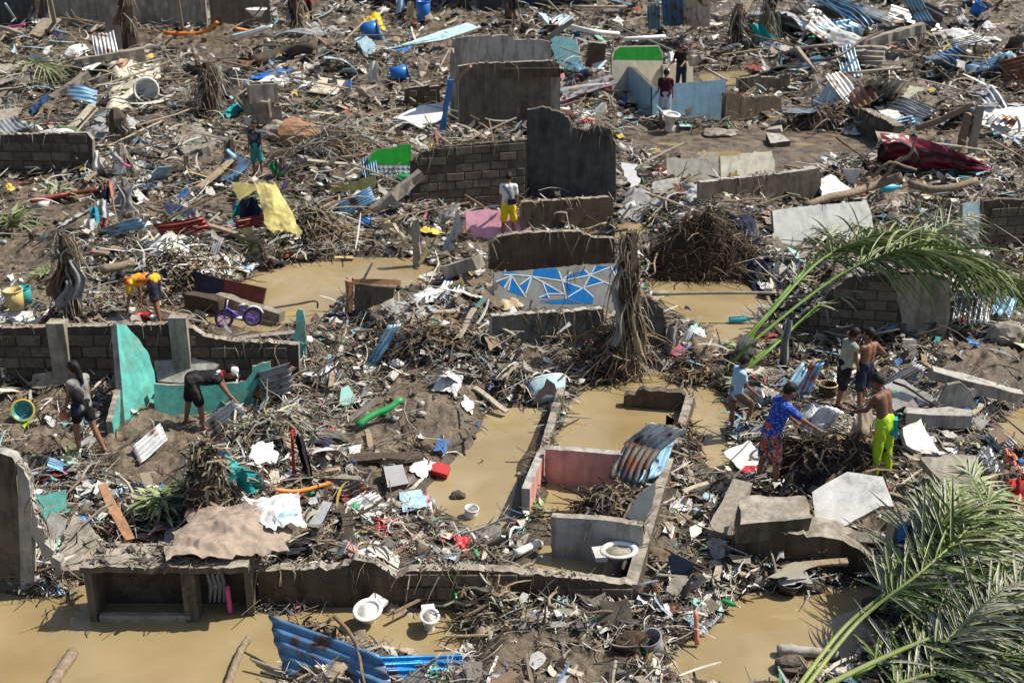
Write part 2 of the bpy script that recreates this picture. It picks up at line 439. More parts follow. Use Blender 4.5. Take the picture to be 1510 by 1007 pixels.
def ground_material():
    m = bpy.data.materials.new('mud_ground'); m.use_nodes = True
    nt = m.node_tree; N = nt.nodes; L = nt.links; b = N.get('Principled BSDF')
    geo = N.new('ShaderNodeNewGeometry')
    def noise(s, d=8, r=.65):
        n = N.new('ShaderNodeTexNoise'); n.inputs['Scale'].default_value = s; n.inputs['Detail'].default_value = d; n.inputs['Roughness'].default_value = r
        L.new(geo.outputs['Position'], n.inputs['Vector']); return n.outputs['Fac']
    def ramp(f, stops):
        r = N.new('ShaderNodeValToRGB'); e = r.color_ramp.elements
        while len(e) < len(stops): e.new(.5)
        for i, (p, c) in enumerate(stops): e[i].position = p; e[i].color = rgb(c)
        L.new(f, r.inputs[0]); return r.outputs[0]
    big = noise(.35, 6); mid = noise(2.6); fine = noise(17, 6, .7)
    c1 = ramp(mid, [(.32, (.075, .055, .036)), (.47, (.165, .126, .084)), (.62, (.26, .208, .145)), (.78, (.36, .31, .24))])
    c2 = ramp(fine, [(.3, (.45, .45, .45)), (.6, (1, 1, 1)), (.8, (1.25, 1.22, 1.18))])
    mx = N.new('ShaderNodeMix'); mx.data_type = 'RGBA'; mx.blend_type = 'MULTIPLY'; mx.inputs['Factor'].default_value = .85
    L.new(c1, mx.inputs['A']); L.new(c2, mx.inputs['B'])
    c3 = ramp(big, [(.35, (.62, .60, .56)), (.6, (1.05, 1.03, 1.0))])
    mx2 = N.new('ShaderNodeMix'); mx2.data_type = 'RGBA'; mx2.blend_type = 'MULTIPLY'; mx2.inputs['Factor'].default_value = .8
    L.new(mx.outputs['Result'], mx2.inputs['A']); L.new(c3, mx2.inputs['B'])
    at = N.new('ShaderNodeAttribute'); at.attribute_name = 'Col'
    wm = N.new('ShaderNodeMath'); wm.operation = 'MULTIPLY'; wm.inputs[1].default_value = .85
    L.new(at.outputs['Fac'], wm.inputs[0])
    mx3 = N.new('ShaderNodeMix'); mx3.data_type = 'RGBA'
    dk = N.new('ShaderNodeVectorMath'); dk.operation = 'MULTIPLY'; dk.inputs[1].default_value = (.50, .46, .40)
    L.new(mx2.outputs['Result'], dk.inputs[0])
    L.new(wm.outputs[0], mx3.inputs['Factor']); L.new(mx2.outputs['Result'], mx3.inputs['A']); L.new(dk.outputs[0], mx3.inputs['B'])
    L.new(mx3.outputs['Result'], b.inputs['Base Color'])
    rr = N.new('ShaderNodeMapRange'); rr.inputs['From Min'].default_value = .35; rr.inputs['From Max'].default_value = .65; rr.inputs['To Min'].default_value = .24; rr.inputs['To Max'].default_value = .85
    L.new(mid, rr.inputs['Value'])
    r2 = N.new('ShaderNodeMix'); L.new(wm.outputs[0], r2.inputs['Factor']); L.new(rr.outputs[0], r2.inputs['A']); r2.inputs['B'].default_value = .28; L.new(r2.outputs[0], b.inputs['Roughness'])
    bp = N.new('ShaderNodeBump'); bp.inputs['Strength'].default_value = .7; bp.inputs['Distance'].default_value = .05
    L.new(fine, bp.inputs['Height']); L.new(bp.outputs[0], b.inputs['Normal'])
    MATS['mud_ground'] = m
ground_material()

def water_material():
    m = bpy.data.materials.new('muddy_water'); m.use_nodes = True
    nt = m.node_tree; N = nt.nodes; L = nt.links; b = N.get('Principled BSDF')
    geo = N.new('ShaderNodeNewGeometry')
    n = N.new('ShaderNodeTexNoise'); n.inputs['Scale'].default_value = .8; n.inputs['Detail'].default_value = 5
    L.new(geo.outputs['Position'], n.inputs['Vector'])
    n.inputs['Detail'].default_value = 5; n.inputs['Roughness'].default_value = .5; n.inputs['Distortion'].default_value = .4
    r = N.new('ShaderNodeValToRGB'); e = r.color_ramp.elements
    e.new(.5)
    e[0].position = .25; e[0].color = (.25, .185, .088, 1); e[1].position = .48; e[1].color = (.315, .242, .125, 1); e[2].position = .72; e[2].color = (.385, .305, .175, 1)  # murk tones; the paler ones also stand in for sky reflections
    L.new(n.outputs['Fac'], r.inputs[0]); L.new(r.outputs[0], b.inputs['Base Color'])
    b.inputs['Roughness'].default_value = .02
    b.inputs['Specular IOR Level'].default_value = .9
    b.inputs['IOR'].default_value = 1.33
    n2 = N.new('ShaderNodeTexNoise'); n2.inputs['Scale'].default_value = 5; n2.inputs['Detail'].default_value = 3
    L.new(geo.outputs['Position'], n2.inputs['Vector'])
    bp = N.new('ShaderNodeBump'); bp.inputs['Strength'].default_value = .05; bp.inputs['Distance'].default_value = .02
    L.new(n2.outputs['Fac'], bp.inputs['Height']); L.new(bp.outputs[0], b.inputs['Normal'])
    MATS['muddy_water'] = m
water_material()

# ------------------------------------------------------------------ building helpers
WORG = {}
def tag(o, label=None, cat=None, group=None, kind=None):
    if label: o['label'] = label
    if cat: o['category'] = cat
    if group: o['group'] = group
    if kind: o['kind'] = kind
    return o

def link(o, org, parent):
    COL.objects.link(o)
    org = Vector(org)
    if parent is not None:
        o.parent = parent
        o.location = org - WORG[parent.name]
    else:
        o.location = org
    WORG[o.name] = org
    return o

def thing(name, label, cat, org, group=None):
    o = bpy.data.objects.new(name, None)
    o.empty_display_size = .2
    link(o, org, None)
    return tag(o, label, cat, group)

class MB:
    def __init__(s): s.v = []; s.f = []; s.m = []
    def add(s, vs, fs, mi=0):
        k = len(s.v); s.v.extend(Vector(p) for p in vs)
        for f in fs: s.f.append([k + i for i in f]); s.m.append(mi)
        return s
    def box(s, c, size, R=None, mi=0, jit=0.0):
        c = Vector(c); x, y, z = [q / 2 for q in size]
        vs = [Vector((sx * x, sy * y, sz * z)) for sz in (-1, 1) for sx, sy in ((-1, -1), (1, -1), (1, 1), (-1, 1))]
        if jit: vs = [v + Vector([random.uniform(-jit, jit) for _ in range(3)]) for v in vs]
        if R is not None: vs = [R @ v for v in vs]
        return s.add([c + v for v in vs], [(3, 2, 1, 0), (4, 5, 6, 7), (0, 1, 5, 4), (1, 2, 6, 5), (2, 3, 7, 6), (3, 0, 4, 7)], mi)
    def tube(s, pts, r, n=6, mi=0, cap=True, flat=1.0):
        pts = [Vector(p) for p in pts]
        if not isinstance(r, (list, tuple)): r = [r] * len(pts)
        vs = []; up = Vector((0, 0, 1)); last = None
        for i, p in enumerate(pts):
            t = (pts[min(i + 1, len(pts) - 1)] - pts[max(i - 1, 0)])
            if t.length < 1e-6: t = Vector((0, 0, 1))
            t.normalize()
            if last is None:
                a = t.cross(up if abs(t.z) < .95 else Vector((1, 0, 0))).normalized()
            else:
                a = (last - t * last.dot(t)).normalized()
            last = a; b = t.cross(a)
            for k in range(n):
                an = 2 * math.pi * k / n
                vs.append(p + a * math.cos(an) * r[i] + b * math.sin(an) * r[i] * flat)
        fs = []
        for i in range(len(pts) - 1):
            for k in range(n):
                k2 = (k + 1) % n
                fs.append((i * n + k, i * n + k2, (i + 1) * n + k2, (i + 1) * n + k))
        if cap:
            fs.append(tuple(range(n - 1, -1, -1))); e = (len(pts) - 1) * n
            fs.append(tuple(range(e, e + n)))
        return s.add(vs, fs, mi)
    def lathe(s, c, prof, n=20, R=None, sx=1.0, sy=1.0, mi=0, shift=None, caps=True):
        vs = []; c = Vector(c)
        for i, (r, z) in enumerate(prof):
            oy = shift[i] if shift else 0
            for k in range(n):
                a = 2 * math.pi * k / n
                v = Vector((r * sx * math.cos(a), r * sy * math.sin(a) + oy, z))
                vs.append(c + (R @ v if R is not None else v))
        fs = []
        for i in range(len(prof) - 1):
            for k in range(n):
                k2 = (k + 1) % n
                fs.append((i * n + k, i * n + k2, (i + 1) * n + k2, (i + 1) * n + k))
        if caps and prof[0][0] > 1e-4: fs.append(tuple(range(n - 1, -1, -1)))
        if caps and prof[-1][0] > 1e-4: e = (len(prof) - 1) * n; fs.append(tuple(range(e, e + n)))
        return s.add(vs, fs, mi)
    def plate(s, poly, nrm, thick, mi=(0, 1, 0)):
        poly = [Vector(p) for p in poly]; n = len(poly)
        back = [p - nrm * thick for p in poly]
        s.add(poly, [tuple(range(n))], mi[0])
        s.add(back, [tuple(range(n - 1, -1, -1))], mi[2])
        vs = poly + back
        s.add(vs, [(i, i + n, (i + 1) % n + n, (i + 1) % n) for i in range(n)], mi[1])
        return s
    def grid(s, nu, nv, fn, mi=0):
        vs = [fn(i / nu, j / nv) for j in range(nv + 1) for i in range(nu + 1)]
        w = nu + 1
        return s.add(vs, [(j * w + i, j * w + i + 1, (j + 1) * w + i + 1, (j + 1) * w + i) for j in range(nv) for i in range(nu)], mi)
    def build(s, name, mats, org=(0, 0, 0), parent=None, smooth=False):
        org = Vector(org)
        me = bpy.data.meshes.new(name)
        me.from_pydata([v - org for v in s.v], [], s.f)
        if isinstance(mats, str): mats = [mats]
        for k in mats: me.materials.append(MATS[k])
        if len(mats) > 1: me.polygons.foreach_set('material_index', [min(k, len(mats) - 1) for k in s.m])
        if smooth: me.polygons.foreach_set('use_smooth', [True] * len(me.polygons))
        me.update()
        o = bpy.data.objects.new(name, me)
        return link(o, org, parent)

def rough_edges(pts, amp, seg, keep=()):
    res = []; n = len(pts)
    for i in range(n):
        a, b = pts[i], pts[(i + 1) % n]
        res.append(a)
        if i in keep: continue
        e = (b[0] - a[0], b[1] - a[1]); L = math.hypot(*e)
        k = int(L / seg)
        for j in range(1, k):
            t = (j + random.uniform(-.35, .35)) / k; o = random.gauss(0, amp) * (2.2 if random.random() < .18 else .8)
            res.append((a[0] + e[0] * t - e[1] / L * o, a[1] + e[1] * t + e[0] / L * o))
    return res

def inside(p, poly):
    c = False; n = len(poly)
    for i in range(n):
        (ax, ay), (bx, by) = poly[i], poly[(i + 1) % n]
        if (ay > p[1]) != (by > p[1]) and p[0] < (bx - ax) * (p[1] - ay) / (by - ay) + ax: c = not c
    return c

BLOCK_MESH = {}
def block_mesh(w, h):
    k = (w, h)
    if k not in BLOCK_MESH:
        mb = MB(); x, z, d = w / 2, h / 2, .02; c = .012
        vs = [(-x, d, -z), (x, d, -z), (x, d, z), (-x, d, z), (-x + c, 0, -z + c), (x - c, 0, -z + c), (x - c, 0, z - c), (-x + c, 0, z - c), (-x, .012, -z), (x, .012, -z), (x, .012, z), (-x, .012, z)]
        fs = [(4, 5, 6, 7)] + [(8 + i, 8 + (i + 1) % 4, 4 + (i + 1) % 4, 4 + i) for i in range(4)] + [(i, (i + 1) % 4, 8 + (i + 1) % 4, 8 + i) for i in range(4)]
        me = bpy.data.meshes.new('block'); me.from_pydata(vs, [], fs); me.materials.append(MATS['block']); BLOCK_MESH[k] = me
    return BLOCK_MESH[k]

def wall(name, label, cat, A, B, top=None, mats=('plaster_grey', 'concrete', 'concrete'), thick=.13, hs=None, rough=.02, blocks=None, drop=.35, group=None, seg=.07, zone=None, base=None, parent=None, lean=0.0, wr=0):
    if base: a, b = Vector(base[0]), Vector(base[1])
    else: a, b = gp(*A), gp(*B)
    t = Vector((b.x - a.x, b.y - a.y, 0)); L = t.length; t.normalize()
    h0 = Vector((t.y, -t.x, 0)); le = rad(lean)
    n = h0 * math.cos(le) + Vector((0, 0, math.sin(le)))
    up = Vector((0, 0, math.cos(le))) - h0 * math.sin(le)
    zb = lambda s: (b.z - a.z) * s / L
    tops = []
    if top:
        for px, py in top:
            d = ray(px, py); o = Vector((0, 0, CAMH))
            k = (a - o).dot(n) / d.dot(n)
            q = o + d * k
            tops.append(((q - a).dot(t), (q - a).dot(up)))
    else:
        for f, h in hs: tops.append((f * L, zb(f * L) + h))
    poly = [(0, -drop), (L, b.z - a.z - drop)] + tops[::-1]
    keep = (0, 1, len(poly) - 1)
    poly2 = rough_edges(poly, rough, seg, keep) if rough else poly
    org = (a + b) / 2
    P = lambda s, z, o=0.0: a + t * s + up * z + n * o
    mb = MB().plate([P(s, z) for s, z in poly2], n, thick)
    mb.m[0] = 0; mb.m[1] = 2
    o = mb.build(name, mats, org, parent)
    if parent is None: tag(o, label, cat, group)
    if blocks:
        bw, bh = blocks
        zmax = max(z for _, z in poly2); zmin = min(0, b.z - a.z) - .1
        R = Matrix((t, -n, up)).transposed()
        r = 0; z = zmin
        while z + bh < zmax + .05:
            s = -(bw / 2 if r % 2 else 0)
            while s < L + bw:
                for (w, off) in ((bw, 0), (bw / 2, 0), (bw / 2, bw / 2)):
                    c = (s + off + w / 2, z + bh / 2)
                    if all(inside((c[0] + ex * w * .42, c[1] + ez * bh * .42), poly2) for ex in (-1, 1) for ez in (-1, 1)) and (zone is None or inside((c[0] / L, (c[1] - zmin) / (zmax - zmin)), zone)):
                        if random.random() < .97:
                            bo = bpy.data.objects.new('block', block_mesh(round(w - .022, 3), round(bh - .022, 3)))
                            link(bo, P(c[0], c[1], random.uniform(.016, .034)), o)
                            bo.rotation_mode = 'QUATERNION'; bo.rotation_quaternion = R.to_quaternion()
                        if w == bw: break
                s += bw
            z += bh; r += 1
    if wr:
        s_ = MB(); cum = [0]
        for (x0, y0), (x1, y1) in zip(tops, tops[1:]): cum.append(cum[-1] + math.hypot(x1 - x0, y1 - y0))
        clump = [random.uniform(0, cum[-1]) for _ in range(max(2, wr // 14))]
        for _ in range(wr):
            q = min(cum[-1] - 1e-4, max(0, random.choice(clump) + random.gauss(0, .18)))
            k = max(i for i in range(len(cum)) if cum[i] <= q); k = min(k, len(tops) - 2)
            f = (q - cum[k]) / (cum[k + 1] - cum[k] + 1e-6)
            c = P(tops[k][0] + (tops[k + 1][0] - tops[k][0]) * f, tops[k][1] + (tops[k + 1][1] - tops[k][1]) * f, -thick * random.random()) + Vector((0, 0, .02))
            strands(s_, c, random.uniform(.2, .7), .45, 1, random.uniform(.005, .013), random.uniform(.5, 1.3), mix=(0, 0, 1, 2))
        w_ = s_.build('wrack', ['straw', 'root', 'wood_grey'], org, o); w_['kind'] = 'stuff'
    o['_frame'] = (a.x, a.y, a.z, t.x, t.y, L)
    o['_n'] = tuple(n)
    return o

def newell(ps):
    n = Vector((0, 0, 0))
    for i in range(len(ps)):
        a, b = ps[i], ps[(i + 1) % len(ps)]
        n += Vector(((a.y - b.y) * (a.z + b.z), (a.z - b.z) * (a.x + b.x), (a.x - b.x) * (a.y + b.y)))
    return n.normalized()

def slab(name, label, cat, mats, thick, pts, group=None, rough=.012, seg=.12, parent=None):
    ps = [p3(*p) for p in pts]
    n = newell(ps); c = sum(ps, Vector()) / len(ps)
    if n.dot(Vector((0, 0, CAMH)) - c) < 0: n = -n; ps.reverse()
    x = (ps[1] - ps[0]); x = (x - n * x.dot(n)).normalized(); y = n.cross(x)
    p2 = [((p - c).dot(x), (p - c).dot(y)) for p in ps]
    if rough: p2 = rough_edges(p2, rough, seg)
    if isinstance(mats, str): mats = (mats, mats, mats)
    mb = MB().plate([c + x * a + y * b for a, b in p2], n, thick, (0, 1, 2))
    o = mb.build(name, mats, c - n * thick, parent)
    return tag(o, label, cat, group) if parent is None else o

def sheet(name, label, cat, m, c0, c1, c2, waves, amp=.018, bend=0.0, crump=.015, tear=.0, group=None, twist=0.0):
    """corrugated sheet: c0 corner, c0->c1 along the ridges, c0->c2 across them"""
    a, b, c = p3(*c0), p3(*c1), p3(*c2)
    u = b - a; v = c - a
    n = u.cross(v).normalized()
    if n.z < 0: n = -n
    nu = 8; nv = waves * 8
    ph = random.uniform(0, 50)
    def fn(j, i, off=0.0):            # i across, j along
        jj = j
        if tear:
            e = tear * float(fbm(np.array(i * 7 + ph), np.array(3.0 if j < .5 else 9.0), 5, 3))
            jj = j + (e if j in (0.0, 1.0) else 0)
        p = a + u * jj + v * i
        w = amp * math.sin(i * waves * 2 * math.pi)
        k = bend * math.sin(j * math.pi) + twist * (i - .5) * (j - .5)
        cr = crump * float(fbm(np.array(i * 3 + ph), np.array(j * 3 + ph), 8, 3)) * 2
        return p + n * (w + k + cr + off)
    mb = MB().grid(nu, nv, fn)
    m2 = MB().grid(nu, nv, lambda j, i: fn(j, i, -.004))
    k = len(mb.v); mb.v += m2.v
    for f in m2.f: mb.f.append([k + q for q in reversed(f)]); mb.m.append(0)
    w = nu + 1
    rim = [i for i in range(nu + 1)] + [j * w + nu for j in range(1, nv + 1)] + [nv * w + i for i in range(nu - 1, -1, -1)] + [j * w for j in range(nv - 1, 0, -1)]
    for q in range(len(rim)):
        i1, i2 = rim[q], rim[(q + 1) % len(rim)]
        mb.f.append([i2, i1, k + i1, k + i2]); mb.m.append(0)
    o = mb.build(name, m, (a + b + c) / 3, smooth=True)
    return tag(o, label, cat, group)

def pole(name, label, cat, m, pts, r0, r1=None, n=7, wob=.0, group=None, parent=None, org=None, raw=False):
    ps = [Vector(p) if raw else p3(*p) for p in pts]
    r1 = r0 if r1 is None else r1
    fine = []
    for i in range(len(ps) - 1):
        k = 4
        for j in range(k):
            t = j / k
            p0 = ps[max(i - 1, 0)]; p1 = ps[i]; p2 = ps[i + 1]; p3_ = ps[min(i + 2, len(ps) - 1)]
            fine.append(.5 * ((2 * p1) + (p2 - p0) * t + (2 * p0 - 5 * p1 + 4 * p2 - p3_) * t * t + (3 * p1 - p0 - 3 * p2 + p3_) * t ** 3))
    fine.append(ps[-1])
    if wob: fine = [p + Vector([random.gauss(0, wob) for _ in range(3)]) for p in fine]
    N = len(fine)
    mb = MB().tube(fine, [r0 + (r1 - r0) * i / (N - 1) for i in range(N)], n)
    o = mb.build(name, m, org or ps[0], parent, smooth=True)
    return tag(o, label, cat, group) if parent is None else o

def beam(name, label, cat, m, a, b, w, h, group=None):
    a, b = p3(*a), p3(*b)
    d = b - a; L = d.length; d.normalize()
    s = d.cross(Vector((0, 0, 1))).normalized(); u = s.cross(d)
    R = Matrix((d, s, u)).transposed()
    mb = MB()
    k = max(2, int(L / .25))
    pr = [(-w / 2, -h / 2), (w / 2, -h / 2), (w / 2, h / 2), (-w / 2, h / 2)]
    vs = []
    for i in range(k + 1):
        q = a + d * (L * i / k)
        for x, z in pr:
            vs.append(q + s * (x + random.gauss(0, .012 * w / .1)) + u * (z + random.gauss(0, .01)))
    fs = [(i * 4 + j, (i + 1) * 4 + j, (i + 1) * 4 + (j + 1) % 4, i * 4 + (j + 1) % 4) for i in range(k) for j in range(4)]
    fs += [(0, 1, 2, 3), (k * 4 + 3, k * 4 + 2, k * 4 + 1, k * 4)]
    mb.add(vs, fs)
    return tag(mb.build(name, m, a), label, cat, group)

def post(name, label, cat, m, px, py, top_py, w, d=None, lean=0.0, group=None, rough=.012, drop=.3):
    g = gp(px, py); h = top_z(g, top_py) - g.z
    d = d or w
    mb = MB(); k = max(3, int(h / .2)); vs = []
    for i in range(k + 1):
        t = i / k; z = g.z - drop + (h + drop) * t
        ox = lean * h * t
        for x, y in ((-w / 2, -d / 2), (w / 2, -d / 2), (w / 2, d / 2), (-w / 2, d / 2)):
            vs.append(Vector((g.x + x + ox + random.gauss(0, rough), g.y + y + random.gauss(0, rough), z + (random.gauss(0, .03) if i == k else 0))))
    fs = [(i * 4 + j, i * 4 + (j + 1) % 4, (i + 1) * 4 + (j + 1) % 4, (i + 1) * 4 + j) for i in range(k) for j in range(4)] + [(k * 4, k * 4 + 1, k * 4 + 2, k * 4 + 3)]
    mb.add(vs, fs)
    o = mb.build(name, m, g)
    return tag(o, label, cat, group)

def rag(name, label, cat, m, px, py, wpx, hpx, amp=.06, rot=0.0, group=None, up=.03, n=(16, 12), sharp=False):
    g = gp(px, py); k = ppm(g)
    sd = max(.15, -ray(px, py).normalized().z)
    W, D = wpx / k, hpx / k / sd
    ph = random.uniform(0, 99); cr, sr = math.cos(rot), math.sin(rot)
    sc = 2.2 / max(.25, min(W, D))
    def fn(i, j, off=0.0):
        a, b = i - .5, j - .5
        an = math.atan2(b, a)
        rr = 1 + .5 * float(fbm(np.array(math.cos(an) * 1.6 + ph), np.array(math.sin(an) * 1.6), 3, 3))
        x, y = a * W * rr, b * D * rr
        x, y = g.x + x * cr - y * sr, g.y + x * sr + y * cr
        f = float(fbm(np.array(x * sc + ph), np.array(y * sc), 9, 4))
        e = 1 - min(1, max(abs(a), abs(b)) * 2) ** 3
        z = float(hgt(x, y)) + up + amp * (abs(f) * 1.6 + .3) * (.25 + .75 * e) + off
        return Vector((x, y, z))
    mb = MB().grid(n[0], n[1], fn)
    m2 = MB().grid(n[0], n[1], lambda i, j: fn(i, j, -.008))
    kk = len(mb.v); mb.v += m2.v
    for f in m2.f: mb.f.append([kk + q for q in reversed(f)]); mb.m.append(0)
    o = mb.build(name, m, g, smooth=not sharp)
    return tag(o, label, cat, group)

def hang(name, label, cat, m, px, base_py, top_py, bot_py, wpx, sway=0.0, taper=.7, fold=.05, group=None, back=0.0):
    g = gp(px, base_py); k = ppm(g)
    zt, zb = top_z(g, top_py), top_z(g, bot_py)
    W = wpx / k; ph = random.uniform(0, 50)
    def fn(i, j, off=0.0):
        wj = W * (taper + (1 - taper) * j) * (1 + .25 * float(vnoise(np.array(j * 4 + ph), np.array(i * 2.0))))
        x = g.x + (i - .5) * wj + sway * j + .06 * float(vnoise(np.array(j * 3 + ph), np.array(1.5)))
        y = g.y + back + fold * math.sin(i * 9 + ph + j * 2) + .04 * float(vnoise(np.array(i * 5.0 + ph), np.array(j * 4))) + off
        z = zt + (zb - zt) * j * (1 + .25 * float(vnoise(np.array(i * 6 + ph), np.array(2.2)))) - .05 * abs(i - .5)
        return Vector((x, y, z))
    mb = MB().grid(12, 10, fn)
    m2 = MB().grid(12, 10, lambda i, j: fn(i, j, .006))
    kk = len(mb.v); mb.v += m2.v
    for f in m2.f: mb.f.append([kk + q for q in reversed(f)]); mb.m.append(0)
    o = mb.build(name, m, g, smooth=True)
    return tag(o, label, cat, group)

def strands(mb, start, length, out, n=1, r=.01, droop=1.0, mi=0, mix=(0,), wrig=.16, el=(-.1, .3)):
    """drooping fibres from a start point; out is the horizontal push"""
    for _ in range(n):
        L = length * random.choice((random.uniform(.3, .7), random.uniform(.5, 1.3)))
        an = random.uniform(0, 2 * math.pi); q = out * random.uniform(.1, 1.3)
        d = Vector((math.cos(an) * q, math.sin(an) * q, random.uniform(*el)))
        p = Vector(start); pts = [p.copy()]
        for k in range(4):
            d = d + Vector((random.gauss(0, wrig), random.gauss(0, wrig), -droop * .45 + random.gauss(0, wrig * .6)))
            p = p + d.normalized() * (L / 4)
            z = float(hgt(p.x, p.y)) + .02
            if p.z < z: p.z = z + random.uniform(0, .05)
            pts.append(p.copy())
        mb.tube(pts, [r, r, r * .9, r * .7, r * .3], 3, random.choice(mix), cap=False)

def draped(name, label, cat, m, px, py, top_py, w, n=120, length=.8, group=None, lean=0.0, rag_cols=('cloth_grey', 'cloth_brown'), straw_part='straw', out=.35, start=.35):
    """a post left standing with flood wrack caught round it"""
    g = gp(px, py); h = top_z(g, top_py) - g.z
    t = thing(name, label, cat, g, group)
    mb = MB(); k = 5
    pts = [g + Vector((lean * h * i / k + random.gauss(0, .01), 0, -.3 + (h + .3) * i / k)) for i in range(k + 1)]
    mb.tube(pts, [w / 2 * random.uniform(.85, 1.1) * (.45 if q == k else 1) for q in range(k + 1)], 6)
    mb.build('stake', m, g, t)
    s = MB()
    tuft = [(random.uniform(start, 1.0), random.uniform(0, 6.28), random.uniform(.3, 1.25)) for _ in range(max(4, n // 11))]
    for i in range(n):
        f, an, tl = random.choice(tuft); f = min(1.0, max(.05, f + random.gauss(0, .05))); an += random.gauss(0, .35)
        st = g + Vector((lean * h * f + math.cos(an) * w * .5, math.sin(an) * w * .5, h * f))
        strands(s, st, length * tl * max(.45, 1.35 - .75 * f), out * max(.12, 1.5 - 1.45 * f), 1, random.uniform(.005, .016), random.uniform(.8, 1.6), mix=(0, 3, 1, 2, 0))
    if n:
        so = s.build(straw_part, ['straw', 'root', 'wood_grey', 'leaf_grey'], g, t); so['kind'] = 'stuff'
    for c in rag_cols:
        f = random.uniform(.5, .95); an = random.uniform(3.6, 5.8)
        c0 = g + Vector((lean * h * f + math.cos(an) * w * .6, math.sin(an) * w * .6 - .03, h * f))
        ph = random.uniform(0, 40); ww = random.uniform(.12, .3); ll = random.uniform(.3, .8) * h * f
        rb = MB().grid(6, 8, lambda i, j: c0 + Vector(((i - .5) * ww * (.4 + .8 * j) + .08 * math.sin(j * 5 + ph), -.05 * math.sin(i * 7 + ph) - .06 * j, -ll * j)))
        rb.build('rag', c, g, t, smooth=True)
    return t

def drape(name, label, cat, m, tl, tr, br, bl, amp=.05, sag=.0, n=(30, 24), sc=3.0, group=None):
    """a creased sheet hung between four corners (px, py, dz)"""
    a, b, c, d = (q if isinstance(q, Vector) else p3(*q) for q in (tl, tr, br, bl))
    ph = random.uniform(0, 90); nrm = (b - a).cross(d - a).normalized()
    if nrm.z < 0: nrm = -nrm
    def fn(i, j, off=0.0):
        ii = i + .16 * float(fbm(np.array(j * 4 + ph), np.array(.5), 1, 2))
        jj = j + .22 * float(fbm(np.array(i * 4 + ph), np.array(7.5), 2, 3))
        p = a.lerp(b, ii).lerp(d.lerp(c, ii), jj)
        x, y = p.x * sc + ph, p.y * sc
        f = abs(float(fbm(np.array(x), np.array(y * 1.4), 5, 4)))
        g = abs(float(fbm(np.array(x * .4 + y * .3), np.array(y * .5), 15, 2)))
        p = p + nrm * (amp * (1.2 - 2.6 * f) + amp * 2.2 * (.6 - g) - sag * math.sin(i * 3.14) * math.sin(j * 3.14) + off)
        p.z = max(p.z, float(hgt(p.x, p.y)) + .02 + off)
        return p
    mb = MB().grid(n[0], n[1], fn); k = len(mb.v); m2 = MB().grid(n[0], n[1], lambda i, j: fn(i, j, -.008)); mb.v += m2.v
    for f in m2.f: mb.f.append([k + q for q in reversed(f)]); mb.m.append(0)
    return tag(mb.build(name, m, c, smooth=True), label, cat, group)

# ------------------------------------------------------------------ the setting: ground and water
def fast_mesh(name, co, quads, mats, smooth=True, cols=None, tri=False):
    me = bpy.data.meshes.new(name)
    k = 3 if tri else 4
    me.vertices.add(len(co)); me.vertices.foreach_set('co', np.ascontiguousarray(co, np.float32).ravel())
    me.loops.add(len(quads) * k); me.loops.foreach_set('vertex_index', np.ascontiguousarray(quads, np.int32).ravel())
    me.polygons.add(len(quads)); me.polygons.foreach_set('loop_start', np.arange(0, len(quads) * k, k, dtype=np.int32))
    me.polygons.foreach_set('loop_total', np.full(len(quads), k, np.int32))
    if smooth: me.polygons.foreach_set('use_smooth', np.ones(len(quads), bool))
    for m in mats: me.materials.append(MATS[m])
    if cols is not None:
        a = me.color_attributes.new('Col', 'FLOAT_COLOR', 'POINT')
        a.data.foreach_set('color', np.concatenate([cols, np.ones((len(cols), 1))], 1).astype(np.float32).ravel())
    me.update(calc_edges=True)
    return me

nr, nc = GX.shape
ii, jj = np.meshgrid(np.arange(nr - 1), np.arange(nc - 1), indexing='ij')
q0 = (ii * nc + jj).ravel()
me = fast_mesh('ground', np.stack([GX, GY, GZ], -1).reshape(-1, 3), np.stack([q0, q0 + 1, q0 + nc + 1, q0 + nc], -1), ['mud_ground'], True, np.repeat(WET.reshape(-1, 1), 3, 1))
ground = bpy.data.objects.new('ground', me); COL.objects.link(ground); ground['kind'] = 'structure'
for pools_i, (z, pl) in enumerate(pools):
    n = len(pl); area = sum(pl[i][0] * pl[(i + 1) % n][1] - pl[(i + 1) % n][0] * pl[i][1] for i in range(n))
    sg = 1 if area > 0 else -1
    vs = []
    for i in range(n):
        e = pl[(i + 1) % n] - pl[i - 1]; e = e / (np.linalg.norm(e) + 1e-9)
        p = pl[i] + np.array([e[1], -e[0]]) * sg * .45
        vs.append((p[0], p[1], z - .006 * pools_i))
    mb = MB().add(vs, [tuple(range(n)) if sg > 0 else tuple(range(n - 1, -1, -1))])
    w = mb.build('water', 'muddy_water', vs[0]); w['kind'] = 'structure'

# ------------------------------------------------------------------ walls left standing
W = wall
retain = W('retaining_wall', 'long bare block retaining wall holding up the yard with the wash basin', 'wall', (-40, 568), (440, 556), [(-40, 484), (100, 482), (258, 478), (284, 484), (300, 496), (338, 503), (440, 508)], ('mortar', 'concrete', 'mortar'), .15, blocks=(.44, .21), rough=.007, wr=160)
for i, (px, tp, w) in enumerate([(94, 474, .30), (271, 466, .30)]):
    fr_ = retain['_frame']
    s_ = min((k_ * .02 for k_ in range(400)), key=lambda v: abs(project((fr_[0] + fr_[3] * v, fr_[1] + fr_[4] * v, .8))[0] - px))
    g = Vector((fr_[0] + fr_[3] * s_, fr_[1] + fr_[4] * s_ - .03, fr_[2]))
    mb = MB(); h = top_z(g, tp) - g.z
    mb.box(g + Vector((0, 0, h / 2 - .1)), (w, .24, h + .2), jit=.012)
    mb.build('pilaster', 'concrete', g, retain)

